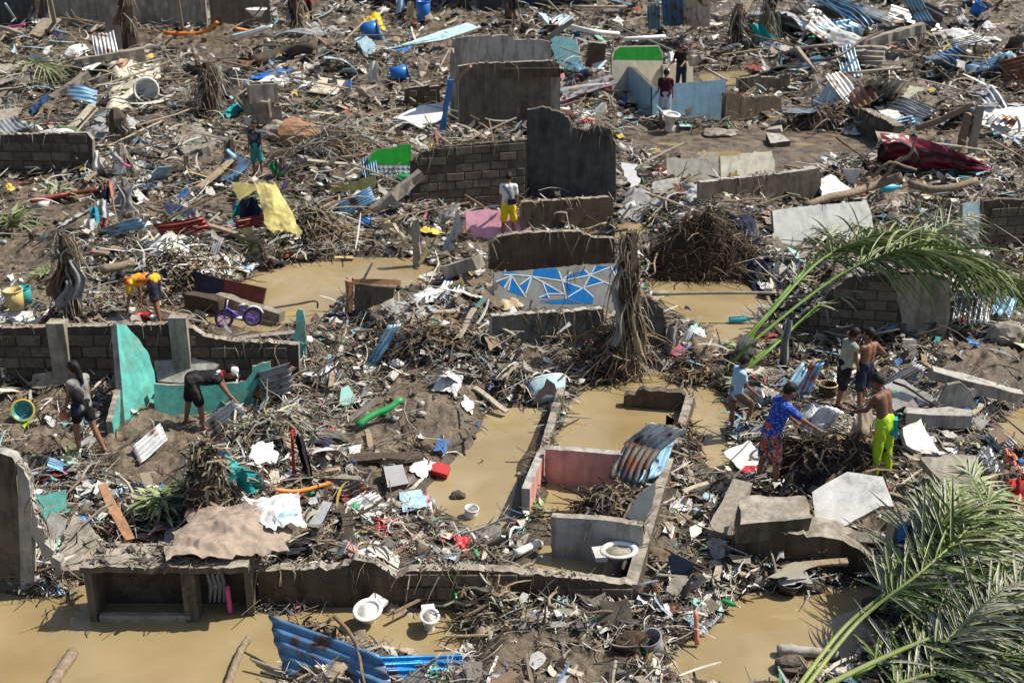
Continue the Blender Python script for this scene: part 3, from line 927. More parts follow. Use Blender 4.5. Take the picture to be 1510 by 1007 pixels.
W('painted_wall', 'tall jagged turquoise wall shard pointing up before the retaining wall', 'wall', (176, 634), (229, 592), [(172, 478), (186, 479), (192, 487), (205, 500), (219, 521), (227, 546), (229, 568)], ('paint_turquoise', 'concrete', 'paint_turquoise_dark'), .12, rough=.012, lean=16)
W('painted_wall', 'low turquoise wall running on from the tall jagged shard', 'wall', (226, 604), (400, 588), [(227, 566), (262, 568), (290, 567), (330, 566), (362, 562), (372, 540), (398, 533)], ('paint_turquoise', 'concrete', 'paint_turquoise_dark'), .12, rough=.012, lean=14)
W('painted_wall', 'turquoise shard like an upright finger beside the corrugated heap', 'wall', (398, 548), (452, 540), [(398, 533), (420, 522), (432, 508), (436, 474), (439, 456), (447, 457), (450, 474), (451, 505)], ('paint_turquoise', 'concrete', 'paint_turquoise_dark'), .10, rough=.01, lean=15)
W('painted_wall', 'knee high turquoise stub running toward the walking woman', 'wall', (168, 640), (184, 608), hs=[(0, .22), (.4, .32), (1, .42)], mats=('paint_turquoise', 'concrete', 'paint_turquoise'), thick=.10)
W('broken_wall', 'grey brown corner wall rising out of the brown flood water', 'wall', (-90, 868), (32, 870), [(-90, 664), (0, 668), (18, 674), (26, 690)], ('concrete_dark', 'concrete_pale', 'plaster_grey'), .16, rough=.02, wr=30)
W('broken_wall', 'ragged white edged wall remnant sloping down to the water', 'wall', (26, 872), (44, 872), [(25, 684), (35, 692), (50, 752), (72, 806), (94, 842), (86, 852), (60, 812), (46, 788)], ('plaster_grey', 'concrete_pale', 'concrete'), .14, rough=.03, wr=60)
W('painted_wall', 'small turquoise wall panel behind the ragged white edge', 'wall', (38, 808), (98, 800), [(36, 734), (52, 728), (66, 731), (80, 726), (98, 722), (98, 750), (74, 764), (56, 790)], ('paint_turquoise', 'concrete', 'concrete'), .08, rough=.02, lean=25)
slab('plaster_shard', 'white plaster sheet curling down beside the small turquoise panel', 'plaster sheet', ('paint_white', 'concrete', 'concrete'), .03, [(60, 782, .55), (76, 757, .7), (98, 765, .6), (95, 786, .4), (79, 808, .15)])

# the roofless bathroom block in the middle
W('low_wall', 'long low block wall in front of the roofless bathroom', 'wall', (380, 892), (934, 893), [(380, 842), (500, 838), (530, 826), (552, 830), (584, 852), (602, 842), (690, 840), (742, 843), (838, 852), (932, 863)], ('plaster_brown', 'concrete', 'concrete_dark'), .15, rough=.01, blocks=(.42, .20), zone=[(.4, 0), (1, 0), (1, 1), (.4, 1)], wr=160)
W('low_wall', 'narrow pale topped wall along the side of the roofless bathroom', 'wall', (938, 888), (992, 700), hs=[(0, .27), (.3, .28), (.7, .30), (1, .28)], mats=('concrete_dark', 'concrete', 'plaster_grey'), thick=.16, rough=.006)
W('low_wall', 'grey streaked partition wall behind the stained toilet bowl', 'wall', (815, 818), (948, 834), [(812, 762), (850, 764), (900, 768), (948, 776)], ('plaster_grey', 'concrete', 'concrete'), .12, rough=.006, wr=10)
W('painted_wall', 'pink painted wall at the back of the flooded room', 'wall', (806, 709), (922, 720), [(804, 662), (850, 665), (920, 671)], ('paint_pink', 'concrete_pale', 'concrete'), .13, rough=.004)
W('painted_wall', 'pink faced side wall with a broken pale top at the big pool', 'wall', (781, 760), (803, 700), hs=[(0, .44), (.5, .42), (1, .40)], mats=('paint_pink', 'concrete_pale', 'concrete'), thick=.12, rough=.008)
W('low_wall', 'pebbly topped low wall dividing the two big brown pools', 'wall', (800, 700), (833, 590), hs=[(0, .22), (.3, .16), (.6, .2), (1, .26)], mats=('concrete_dark', 'concrete', 'concrete_dark'), thick=.13, rough=.02, wr=40)
W('wall_fragment', 'brown wall fragment standing alone in the pool', 'wall fragment', (919, 599), (1014, 606), [(920, 584), (937, 583), (942, 576), (1005, 579), (1013, 590)], ('plaster_brown', 'concrete_dark', 'plaster_brown'), .16, rough=.015)
W('low_wall', 'short debris covered wall by the wall fragment in the pool', 'wall', (1003, 672), (1024, 600), hs=[(0, .2), (.5, .28), (1, .24)], mats=('concrete_dark', 'concrete', 'concrete_dark'), thick=.14, rough=.02, wr=70)

# mural
mw = W('mural_wall', 'low wall painted with blue and grey triangles outlined in white', 'wall', (728, 450), (928, 452), [(728, 402), (780, 398), (850, 392), (908, 388), (928, 387)], ('mural_grey', 'concrete_pale', 'concrete'), .13, rough=.006, lean=24, wr=30)
fa = Vector(mw['_frame'][:3]); ft = Vector((mw['_frame'][3], mw['_frame'][4], 0)); fn_ = Vector(mw['_n'])
def on_face(zx, zy, off):
    d = ray(715 + zx / 6.04, 375 + zy / 6.04); o = Vector((0, 0, CAMH)) + fn_ * 0
    k = (fa + fn_ * off - o).dot(fn_) / d.dot(fn_)
    return o + d * k
TRI = [[(155, 158), (270, 158), (285, 180), (170, 180)], [(110, 240), (220, 228), (165, 292)], [(238, 195), (360, 378), (212, 330)], [(315, 275), (412, 205), (370, 345), (330, 300)],
       [(425, 190), (440, 135), (640, 122), (676, 222)], [(520, 250), (698, 345), (560, 345)], [(480, 386), (540, 340), (572, 388)], [(704, 245), (862, 298), (742, 372)],
       [(712, 222), (760, 180), (895, 140), (928, 182)], [(955, 178), (990, 102), (1110, 108)], [(942, 196), (1062, 244), (896, 290)], [(1142, 112), (1190, 105), (1165, 195)],
       [(755, 375), (870, 305), (950, 350), (970, 400), (960, 440), (590, 440), (480, 415), (590, 402), (715, 385)]]
LIN = [[(165, 180), (285, 182), (415, 195), (688, 235), (935, 185), (1110, 115)], [(100, 242), (238, 190), (170, 300)], [(238, 190), (210, 320)], [(238, 190), (365, 380)], [(310, 272), (418, 195), (365, 350)], [(418, 195), (515, 245), (705, 352), (560, 350), (480, 386)],
       [(515, 245), (572, 388)], [(660, 150), (690, 235), (725, 400)], [(690, 235), (870, 300), (740, 380)], [(690, 235), (765, 160)], [(880, 130), (940, 185), (880, 300), (970, 380)], [(940, 185), (985, 105)], [(940, 185), (1120, 270), (1160, 230), (1180, 110)], [(885, 295), (1065, 245)], [(1120, 100), (1165, 195)]]
mb = MB()
for tri in TRI: mb.add([on_face(x, y, .004) for x, y in tri], [tuple(range(len(tri)))], 0)
for ln in LIN:
    for (x0, y0), (x1, y1) in zip(ln, ln[1:]):
        l = math.hypot(x1 - x0, y1 - y0); nx, ny = -(y1 - y0) / l * 5, (x1 - x0) / l * 5
        mb.add([on_face(x, y, .007) for x, y in ((x0 + nx, y0 + ny), (x1 + nx, y1 + ny), (x1 - nx, y1 - ny), (x0 - nx, y0 - ny))], [(0, 1, 2, 3)], 1)
mb.build('mural', ['mural_blue', 'mural_line'], fa, mw)

W('low_wall', 'dark stained wall under the triangle mural with its top coloured pale as if sunlit', 'wall', (722, 512), (893, 514), [(726, 466), (790, 462), (840, 459), (890, 455)], ('plaster_black', 'concrete_pale', 'concrete'), .14, rough=.01, wr=60)  # paler core material puts the sun on the top into its colour
W('wall_stub', 'dark jagged wall stub beside the straw hung post', 'wall', (935, 530), (986, 522), [(938, 452), (955, 438), (968, 446), (978, 462), (986, 490)], ('plaster_black', 'concrete_dark', 'concrete'), .16, rough=.02, wr=60)
W('broken_wall', 'dark brown wall with a rising broken edge behind the mural wall', 'wall', (722, 397), (908, 397), [(722, 362), (734, 350), (757, 345), (820, 342), (857, 342), (872, 349), (906, 352)], ('plaster_brown', 'concrete', 'concrete'), .15, rough=.012, wr=70)
W('broken_wall', 'brown wall beside the pink panel and the man in yellow shorts', 'wall', (768, 347), (905, 342), [(770, 299), (800, 297), (850, 294), (899, 291), (904, 300)], ('plaster_brown', 'concrete', 'concrete'), .15, rough=.012, wr=60)
W('painted_wall', 'low rose pink wall panel behind the yellow shorts', 'wall', (688, 350), (784, 348), [(686, 312), (720, 309), (760, 312), (782, 318)], ('paint_rose', 'concrete', 'concrete'), .10, rough=.006, lean=30)
W('tall_wall', 'tall black green wall with a jagged notched top', 'wall', (777, 299), (909, 299), [(777, 162), (800, 158), (832, 168), (842, 182), (850, 190), (864, 193), (880, 186), (900, 190), (908, 214)], ('plaster_black', 'concrete_dark', 'plaster_black'), .16, rough=.015, wr=90)
W('block_wall', 'dark coursed block wall beside the tall black wall', 'wall', (606, 302), (778, 302), [(606, 238), (630, 222), (660, 216), (700, 213), (777, 206)], ('mortar', 'concrete_dark', 'mortar'), .15, rough=.015, blocks=(.44, .21), wr=120)

# roofless concrete room
fr = W('room_wall', 'brown stained front wall of the roofless concrete room', 'wall', (678, 191), (827, 191), [(676, 98), (700, 94), (760, 92), (816, 90), (825, 95)], ('concrete_dark', 'concrete', 'concrete_dark'), .16, rough=.01, wr=40)
a = gp(678, 191); b = gp(827, 191)
mb = MB(); h = top_z(a, 98) - a.z
mb.box((a + b) / 2 + Vector((0, -.05, h - .16)), ((b - a).length * .93, .08, .26), jit=.01)
mb.build('lintel', 'plaster_brown', a, fr)
mb = MB(); mb.box(b + Vector((-.18, -.05, h / 2 - .1)), (.3, .1, h + .1), jit=.01); mb.build('column', 'concrete', b, fr)
a2, b2 = a + Vector((-.1, 2.0, 0)), b + Vector((-.2, 2.0, 0))
W('room_wall', 'pale grey back wall of the roofless concrete room', 'wall', None, None, [(668, 58), (690, 54), (750, 52), (759, 59), (800, 59), (812, 62)], ('concrete_pale', 'concrete', 'concrete'), .15, rough=.012, base=(a2, b2), wr=20)
W('room_wall', 'broken side wall of the roofless concrete room', 'wall', None, None, hs=[(0, 1.7), (.3, 2.1), (.7, 2.0), (1, 2.5)], mats=('concrete', 'concrete', 'concrete'), thick=.16, rough=.02, base=(a2 + Vector((-.25, -.2, 0)), a + Vector((-.12, .9, 0))))

# blue enclosure
bl = W('blue_wall', 'slanting blue side wall of the open enclosure', 'wall', (921, 141), (962, 178), [(921, 98), (930, 99), (962, 129)], ('paint_blue', 'concrete_dark', 'paint_cream'), .14, rough=.004, lean=3)
W('blue_wall', 'blue front wall of the open enclosure with a dark top', 'wall', (962, 178), (1069, 178), [(962, 130), (991, 124), (1030, 121), (1071, 118), (1069, 140)], ('paint_blue', 'concrete_dark', 'paint_cream'), .14, rough=.004, lean=8)
gw = W('enclosure_wall', 'bright green topped cream wall behind the blue enclosure', 'wall', (902, 139), (978, 136), [(902, 82), (906, 73), (914, 68), (972, 67), (977, 80)], ('paint_cream', 'concrete', 'concrete'), .12, rough=.004, lean=10)
ga = Vector(gw['_frame'][:3]); gt = Vector((gw['_frame'][3], gw['_frame'][4], 0)); gn = Vector(gw['_n'])
def face_at(a0, n0, px, py, off):
    d = ray(px, py); o = Vector((0, 0, CAMH)); return o + d * ((a0 + n0 * off - o).dot(n0) / d.dot(n0))
MB().add([face_at(ga, gn, x, y, .006) for x, y in [(904, 88), (977, 89), (976, 80), (971, 69), (915, 70), (907, 75)][::1]], [(0, 1, 2, 3, 4, 5)]).build('green_paint', 'paint_green', ga, gw)
W('enclosure_wall', 'cream inner wall by the person in black inside the enclosure', 'wall', (978, 136), (1023, 132), [(978, 97), (990, 95), (1006, 97), (1016, 92), (1022, 91)], ('paint_cream', 'concrete', 'concrete'), .12, rough=.004)
beam('concrete_beam', 'pinkish white concrete beam end sticking out over the enclosure', 'beam', 'concrete_pale', (1018, 94, 1.15), (1036, 84, 1.35), .16, .16)
beam('kerb_edge', 'thin pale kerb edge slanting to the corner of the blue front wall', 'kerb', 'concrete_pale', (1044, 103, .3), (1071, 119, .85), .07, .07)
W('broken_wall', 'dark mud stained wall joining the blue front wall', 'wall', (1069, 181), (1155, 168), [(1071, 139), (1090, 138), (1106, 146), (1135, 142), (1152, 144)], ('plaster_brown', 'concrete_dark', 'concrete'), .16, rough=.02, wr=50)
W('broken_wall', 'dark grey wall behind the small yellow pool of the enclosure', 'wall', (1089, 143), (1166, 139), [(1089, 116), (1114, 113), (1140, 114), (1165, 109)], ('concrete_dark', 'concrete', 'concrete'), .16, rough=.02, wr=40)
W('block_wall', 'dark slanting block wall at the bend of the muddy stream', 'wall', (1258, 188), (1299, 212), [(1256, 158), (1275, 163), (1300, 175), (1320, 186)], ('mortar', 'concrete', 'mortar'), .3, rough=.015, blocks=(.5, .24), wr=50)

W('fallen_panel', 'rounded beige wall panel broken off at the muddy stream', 'wall panel', (986, 268), (1060, 264), [(983, 232), (1010, 234), (1045, 231), (1059, 228)], ('paint_beige', 'concrete', 'concrete'), .10, rough=.015, lean=32, wr=10)
W('fallen_panel', 'beige wall panel beyond the crack with a dark hole near its edge', 'wall panel', (1062, 264), (1143, 260), [(1062, 231), (1100, 226), (1138, 223), (1142, 238)], ('paint_beige', 'concrete', 'concrete'), .10, rough=.012, lean=32, wr=10)
W('broken_wall', 'long dark wall with a sloping top coloured as if sunlit above the root mass', 'wall', (1034, 302), (1212, 297), [(1034, 269), (1100, 262), (1160, 255), (1208, 248), (1211, 256)], ('concrete_dark', 'concrete_pale', 'concrete'), .16, rough=.012, wr=50)  # sunlight along the top edge is painted as paler concrete
W('fallen_panel', 'long pale grey blue wall panel under the fallen tree trunk', 'wall panel', (1140, 349), (1286, 348), [(1139, 311), (1170, 306), (1225, 301), (1278, 296), (1284, 312), (1287, 330)], ('paint_greyblue', 'concrete', 'concrete'), .11, rough=.01, lean=32, wr=16)
bw = W('block_wall', 'brick patterned block wall under the arching palm frond', 'wall', (1172, 500), (1402, 500), [(1165, 478), (1200, 450), (1250, 409), (1320, 402), (1370, 401), (1398, 409), (1402, 416)], ('mortar', 'concrete', 'concrete'), .17, rough=.012, blocks=(.40, .195), zone=[(0, 0), (.66, 0), (.62, 1), (0, 1)], wr=90)
ba = Vector(bw['_frame'][:3]); bt = Vector((bw['_frame'][3], bw['_frame'][4], 0)); bn = Vector(bw['_n'])
MB().plate([face_at(ba, bn, x, y, .02) for x, y in [(1326, 505), (1390, 505), (1401, 470), (1400, 418), (1368, 405), (1328, 406), (1322, 440), (1330, 470)]], bn, .018).build('plaster_patch', ['concrete', 'concrete', 'concrete'], ba, bw)
W('block_wall', 'dark block wall past the fallen fronds with wrack on its top', 'wall', (1451, 374), (1575, 374), [(1451, 297), (1480, 294), (1575, 297)], ('mortar', 'concrete_dark', 'mortar'), .16, rough=.015, blocks=(.44, .21), wr=90)
W('painted_wall', 'sky blue painted wall end behind the palm frond tips', 'wall', (1417, 352), (1450, 352), [(1420, 302), (1430, 299), (1449, 298)], ('paint_skyblue', 'concrete', 'concrete'), .12, rough=.008, lean=15)
W('block_wall', 'long low block wall with muddy top by the white hanging cloth', 'wall', (-60, 257), (136, 255), [(-60, 200), (60, 198), (128, 196), (136, 206)], ('mortar', 'concrete', 'mortar'), .17, rough=.012, blocks=(.5, .24), wr=60)
W('low_wall', 'short dark block wall in front of the rusty mesh', 'wall', (596, 157), (650, 155), [(597, 131), (620, 128), (648, 127)], ('concrete_dark', 'concrete', 'concrete'), .16, rough=.015, blocks=(.42, .2))
W('compound_wall', 'long grey plastered compound wall at the far edge of the yards', 'wall', (78, 40), (306, 42), hs=[(0, 2.6), (1, 2.6)], mats=('concrete', 'concrete', 'concrete'), thick=.2, rough=.01)
W('compound_wall', 'dark compound wall past the doorway gap', 'wall', (312, 40), (400, 40), hs=[(0, 2.6), (1, 2.6)], mats=('concrete_dark', 'concrete', 'concrete'), thick=.2, rough=.01)
W('compound_wall', 'black stained compound wall behind the wrapped pole', 'wall', (-90, 36), (74, 37), hs=[(0, 2.6), (1, 2.6)], mats=('plaster_black', 'concrete', 'concrete'), thick=.2, rough=.01)
W('compound_wall', 'dim far wall behind the dead banana plants', 'wall', (560, 6), (880, 8), hs=[(0, 2.4), (1, 2.4)], mats=('plaster_black', 'concrete', 'concrete'), thick=.2, rough=.01)
# green tiled fallen wall
tw = W('tiled_wall', 'fallen green wall whose lower part is diamond tiled', 'wall', (545, 266), (608, 264), [(543, 236), (547, 226), (556, 220), (585, 217), (588, 213), (606, 212)], ('mural_grey', 'concrete', 'concrete'), .10, rough=.006, lean=18, wr=14)
ta = Vector(tw['_frame'][:3]); tt = Vector((tw['_frame'][3], tw['_frame'][4], 0)); tn = Vector(tw['_n'])
MB().add([face_at(ta, tn, x, y, .006) for x, y in [(544, 242), (607, 243), (606, 213), (588, 214), (585, 218), (557, 221), (548, 227), (544, 236)]], [tuple(range(8))]).build('green_paint', 'paint_green', ta, tw)
tm = None
for r in range(3):
    for c in range(9):
        px, py = 547 + c * 7.2, 247 + r * 6.4
        cs = [face_at(ta, tn, px + dx, py + dy, .004) for dx, dy in ((0, 2.9), (3.2, 0), (0, -2.9), (-3.2, 0))]
        if tm is None:
            c0 = sum(cs, Vector()) / 4
            tm = bpy.data.meshes.new('tile'); tm.from_pydata([v - c0 + tn * o for o in (.008, -.004) for v in cs], [], [(0, 1, 2, 3), (0, 4, 5, 1), (1, 5, 6, 2), (2, 6, 7, 3), (3, 7, 4, 0)]); tm.materials.append(MATS['paint_skyblue'])
        link(bpy.data.objects.new('tile', tm), sum(cs, Vector()) / 4, tw)

# ------------------------------------------------------------------ the concrete counter in the water
g = on_z(133, 918, 0); g2 = on_z(372, 918, 0)
wd = g2.x - g.x; hh = .80; dp = .50
ct = thing('concrete_counter', 'open concrete kitchen counter standing in the brown water', 'counter', g + Vector((wd / 2, dp / 2, 0)))
o = g.copy(); o.z = 0
mb = MB()
k = 12; vs = []
tp = rough_edges([(-.02, -.03), (wd + .02, -.03), (wd - .02, dp + .03), (.30, dp + .03), (.12, dp - .08)], .012, .08)
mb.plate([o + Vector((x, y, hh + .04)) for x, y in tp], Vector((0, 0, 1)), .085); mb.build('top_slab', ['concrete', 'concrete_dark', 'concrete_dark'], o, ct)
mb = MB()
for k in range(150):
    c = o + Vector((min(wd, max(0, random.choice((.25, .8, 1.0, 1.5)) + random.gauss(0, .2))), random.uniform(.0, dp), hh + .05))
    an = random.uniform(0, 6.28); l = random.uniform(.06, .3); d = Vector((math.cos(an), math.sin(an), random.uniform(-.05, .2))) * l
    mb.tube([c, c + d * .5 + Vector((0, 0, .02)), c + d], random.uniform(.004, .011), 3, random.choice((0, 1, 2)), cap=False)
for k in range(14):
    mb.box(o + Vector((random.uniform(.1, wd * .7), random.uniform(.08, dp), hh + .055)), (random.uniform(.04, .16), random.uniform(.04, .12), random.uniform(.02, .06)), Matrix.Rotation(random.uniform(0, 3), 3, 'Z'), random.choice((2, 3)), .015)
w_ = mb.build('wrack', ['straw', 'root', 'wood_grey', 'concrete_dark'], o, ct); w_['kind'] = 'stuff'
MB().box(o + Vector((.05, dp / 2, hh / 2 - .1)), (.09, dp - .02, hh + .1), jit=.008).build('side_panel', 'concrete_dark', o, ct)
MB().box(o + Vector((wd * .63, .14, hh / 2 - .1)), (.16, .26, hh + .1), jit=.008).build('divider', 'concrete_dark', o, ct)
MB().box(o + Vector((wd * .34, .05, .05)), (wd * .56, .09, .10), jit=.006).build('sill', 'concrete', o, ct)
MB().box(o + Vector((wd / 2, dp - .04, hh / 2 - .1)), (wd - .1, .07, hh + .08), jit=.006).build('back_panel', 'wood_dark', o, ct)  # dark colour stands in for the shade inside the counter
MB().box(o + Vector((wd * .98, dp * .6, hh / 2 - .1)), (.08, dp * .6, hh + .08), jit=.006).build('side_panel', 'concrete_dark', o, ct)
slab('plaster_shard', 'white sliver of board leaning at the corner of the concrete counter', 'board', 'plastic_white', .02, [(119, 842, .45), (126, 838, .5), (131, 868, .1), (127, 866, .1)], rough=.004)
slab('rock_slab', 'big tan broken slab sloping behind the concrete counter', 'slab', 'concrete', .14, [(110, 762, .45), (132, 770, .45), (146, 800, .35), (135, 838, .25), (92, 842, .15), (86, 806, .2)], rough=.03)
pole('pipe', 'pink upright pipe under the end of the concrete counter', 'pipe', 'plastic_pink', [on_z(340, 905, 0), on_z(340, 905, 0) + Vector((-.02, .05, .40))], .035, raw=True)
for i in range(4):
    p = on_z(308 + i * 7, 900, 0.02)
    strands_mb = MB(); strands_mb.tube([p + Vector((0, .1, .5)), p + Vector((.03, .1, .3)), p + Vector((.0, .08, .08))], [.02, .03, .012], 5)
    tag(strands_mb.build('hanging_strip', 'cloth_grey', p), 'muddy grey strip hanging under the concrete counter top beside the pink pipe', 'cloth strip', 'grey strips hanging under the counter')

# ------------------------------------------------------------------ slabs, boards and panels lying about
S = slab
CC = ('concrete', 'concrete', 'concrete')
WH = ('paint_white', 'concrete_pale', 'concrete')
S('fallen_slab', 'grey plaster slab leaning on the retaining wall behind the turquoise shard', 'slab', ('plaster_grey', 'concrete', 'concrete'), .07, [(216, 511, .62), (246, 511, .62), (290, 526, .5), (320, 532, .5), (300, 566, .1), (236, 566, .05)])
S('fallen_slab', 'low beige board leaning at the retaining wall behind the walking woman', 'board', CC, .05, [(48, 552, .25), (96, 544, .3), (100, 566, .08), (46, 572, .05)])
S('fallen_slab', 'small grey wedge of slab between the woman and the turquoise shard', 'slab', ('plaster_grey', 'concrete', 'concrete'), .05, [(156, 572, .05), (170, 552, .35), (173, 574, .05)])
S('panel_board', 'white board fragment at the foot of the retaining wall', 'board', WH, .03, [(0, 537, .35), (16, 536, .35), (20, 564, .05), (2, 566, .05)])
S('door_panel', 'dark navy half of the leaning door by the purple bicycle', 'door panel', ('paint_navy', 'wood_dark', 'wood_dark'), .04, [(282, 398, .50), (331, 413, .50), (323, 442, .12), (277, 430, .14)], rough=0)
MATS['paint_navy'].node_tree.nodes['RGB'].outputs[0].default_value = (.03, .035, .05, 1)
S('door_panel', 'dark maroon half of the leaning door by the purple bicycle', 'door panel', ('iron_red', 'wood_dark', 'wood_dark'), .04, [(332, 412, .50), (391, 425, .52), (386, 456, .12), (324, 442, .12)], rough=0)
beam('concrete_beam', 'pale broken beam lying behind the purple bicycle', 'beam', 'concrete', (322, 440, .18), (416, 468, .12), .2, .2)
beam('log', 'thick dark log under the navy door half', 'log', 'wood_dark', (280, 440, .15), (330, 450, .15), .28, .26)
beam('plank', 'grey weathered plank along the broken top of the retaining wall', 'plank', 'wood_grey', (345, 500, .05), (436, 492, .05), .16, .08)
# far left
S('fallen_slab', 'square muddy slab lying flat in the upper yard near the wooden stake', 'slab', CC, .14, [(243, 193, .18), (290, 180, .25), (328, 211, .2), (272, 226, .1)], rough=.03)
post('stake', 'short wooden stake below the square muddy slab', 'stake', 'wood', 277, 250, 230, .12)
beam('beam', 'long broken grey roof beam lying across the far wrack', 'beam', 'wood_grey', (112, 97, .25), (214, 80, .5), .35, .45)
beam('beam', 'leaning muddy plank pointing down left of the striped mattress', 'plank', 'wood_grey', (76, 146, .2), (131, 110, .7), .3, .2)
S('fallen_slab', 'dark slab edge above the long low block wall', 'slab', CC, .2, [(-20, 96, .3), (34, 94, .3), (37, 106, .2), (-20, 110, .2)], rough=.03)
S('fallen_slab', 'pale broken slab tilted on the wrack at the picture edge', 'slab', CC, .25, [(-20, 120, .4), (50, 108, .45), (56, 122, .3), (-20, 132, .25)], rough=.03)
S('fallen_slab', 'tan slab leaning on the top of the long low block wall', 'slab', CC, .1, [(-20, 162, .5), (30, 161, .5), (14, 192, .25), (-20, 192, .25)], rough=.03)
S('cream_board', 'clean cream board lying on rubble behind the little boy', 'board', ('plastic_cream', 'wood', 'wood'), .03, [(472, 113, .3), (509, 120, .3), (496, 138, .2), (456, 136, .2)], rough=.006)
MATS['plastic_cream'].node_tree.nodes['RGB'].outputs[0].default_value = (.66, .60, .44, 1)
S('blue_scrap', 'small blue board beside the clean cream board', 'board', 'plastic_blue', .03, [(510, 119, .3), (518, 119, .3), (517, 132, .2), (509, 131, .2)], rough=.005)
S('door_panel', 'long pale blue white door lying on wrack behind the concrete room', 'door', ('paint_skyblue', 'wood_grey', 'wood_grey'), .07, [(570, 65, .35), (650, 52, .5), (690, 33, .9), (706, 43, .7), (655, 58, .4), (566, 73, .25)], rough=.01)
MATS['plastic_skyblue'].node_tree.nodes['RGB'].outputs[0].default_value = (.5, .68, .75, 1)
S('blue_scrap', 'blue edged strip under the end of the long pale door', 'board', 'plastic_blue', .04, [(565, 69, .3), (608, 67, .3), (607, 74, .2), (564, 75, .2)], rough=.006)
S('white_board', 'big clean white board leaning beside the blue plank', 'board', ('plastic_white', 'plastic_white', 'plastic_white'), .04, [(578, 165, .45), (618, 158, .5), (656, 156, .5), (652, 172, .3), (620, 188, .15), (596, 184, .2)], rough=.01)
beam('blue_plank', 'bright blue plank leaning on the concrete room', 'plank', 'plastic_blue', (652, 192, .15), (664, 118, 1.75), .16, .06)
beam('plank', 'brown orange plank leaning against the concrete room lintel', 'plank', 'wood_orange', (671, 121, 1.7), (694, 98, 2.2), .12, .08)
S('cloth_board', 'cyan splotched board standing beside the concrete room', 'board', ('paint_cyan', 'wood_grey', 'wood_grey'), .05, [(815, 60, .9), (822, 55, 1.0), (848, 56, 1.0), (856, 80, .6), (857, 104, .15), (826, 105, .15), (815, 92, .35)], rough=.03)
beam('concrete_beam', 'light broken post leaning on the green topped wall', 'beam', 'concrete', (905, 97, .6), (925, 82, 1.2), .22, .22)
S('grey_sheet', 'dark grey sheet leaning beside the cyan splotched board', 'sheet', ('concrete_dark', 'concrete', 'concrete'), .05, [(868, 62, 1.4), (895, 66, 1.3), (890, 96, .4), (864, 100, .3)], rough=.02)
S('skyblue_scrap', 'pale blue scrap on the slope behind the blue enclosure', 'scrap', 'plastic_skyblue', .03, [(874, 88, .6), (893, 90, .6), (888, 102, .3), (872, 101, .3)], rough=.02)
S('skyblue_board', 'white and blue board lying at the bend of the stream', 'board', ('paint_skyblue', 'wood_grey', 'wood_grey'), .03, [(1204, 146, .25), (1220, 124, .7), (1252, 121, .75), (1240, 140, .4), (1228, 154, .2), (1208, 156, .1)], rough=.012)
S('step_block', 'small square concrete block standing in the muddy stream', 'block', ('concrete_pale', 'concrete_dark', 'concrete'), .22, [(1130, 196, .22), (1150, 197, .22), (1166, 208, .12), (1136, 211, .1)], rough=.01)
S('tarp', 'olive green tarpaulin laid over wrack behind the maroon car wreck', 'tarpaulin', 'leaf_grey', .02, [(1326, 148, .5), (1340, 131, .8), (1394, 134, .7), (1397, 152, .4), (1360, 154, .4), (1328, 162, .3)], rough=.03)
beam('concrete_beam', 'long square concrete post lying beneath the corrugated roofing', 'beam', 'concrete', (1270, 66, .6), (1362, 40, 1.2), .32, .32)
for i in range(4):
    beam('plank', ['wide grey plank topmost of the stack under the concrete post', 'grey plank second in the stack under the concrete post', 'grey plank third in the stack under the concrete post', 'lowest plank of the stack under the concrete post'][i], 'plank', 'wood_grey', (1254, 70 + i * 7, .5 - i * .1), (1304, 72 + i * 7, .5 - i * .1), .3, .12, 'planks stacked under the concrete post')
S('white_sheet', 'large white roof sheet spread behind the maroon car wreck', 'sheet', ('plastic_white', 'iron_pale', 'iron_pale'), .03, [(1440, 165, .6), (1470, 152, .8), (1570, 150, .9), (1570, 196, .3), (1490, 192, .3), (1444, 186, .3)], rough=.03)
S('white_slab', 'white slab lying on top of the slanting block wall', 'slab', WH, .08, [(1288, 158, .5), (1320, 156, .5), (1330, 172, .3), (1314, 180, .3)], rough=.02)
S('white_slab', 'pale slab between the tree trunk and the long dark wall', 'slab', WH, .1, [(1210, 264, .4), (1225, 258, .45), (1255, 276, .35), (1248, 290, .2), (1212, 294, .2)], rough=.03)
S('box_panel', 'pale blue grey panel like an open box before the tree trunk', 'panel', ('paint_greyblue', 'concrete', 'concrete'), .06, [(1244, 251, .55), (1268, 249, .55), (1266, 272, .2), (1250, 268, .2)], rough=.01)
S('concrete_ledge', 'long flat pale slab edging the muddy stream in front of the beige panels', 'slab', ('concrete_pale', 'concrete', 'concrete'), .08, [(1180, 250, .2), (1290, 222, .25), (1298, 234, .2), (1215, 256, .15)], rough=.02)
S('grey_sheet', 'flat grey sheet scrap above the root mass', 'sheet', ('plaster_grey', 'concrete', 'concrete'), .03, [(962, 266, .25), (1000, 264, .3), (1002, 283, .15), (960, 287, .1)], rough=.015)
S('white_board', 'white torn board standing right of the black wall', 'board', 'plastic_white', .03, [(917, 244, .6), (930, 240, .7), (944, 262, .4), (940, 277, .2), (926, 272, .3)], rough=.03)
S('yellow_board', 'yellow board wedged under drift by the half buried blue crate', 'board', ('paint_yellow', 'wood', 'wood'), .04, [(487, 270, .5), (520, 268, .5), (553, 258, .6), (553, 276, .3), (488, 285, .25)], rough=.02)
drape('yellow_sheet', 'large yellow torn sheet hanging down over the straw drift', 'sheet', 'paint_yellow', (376, 274, 1.15), (410, 280, 1.2), (450, 350, .7), (396, 344, .75), .045, -.03, (26, 30), 2.2)
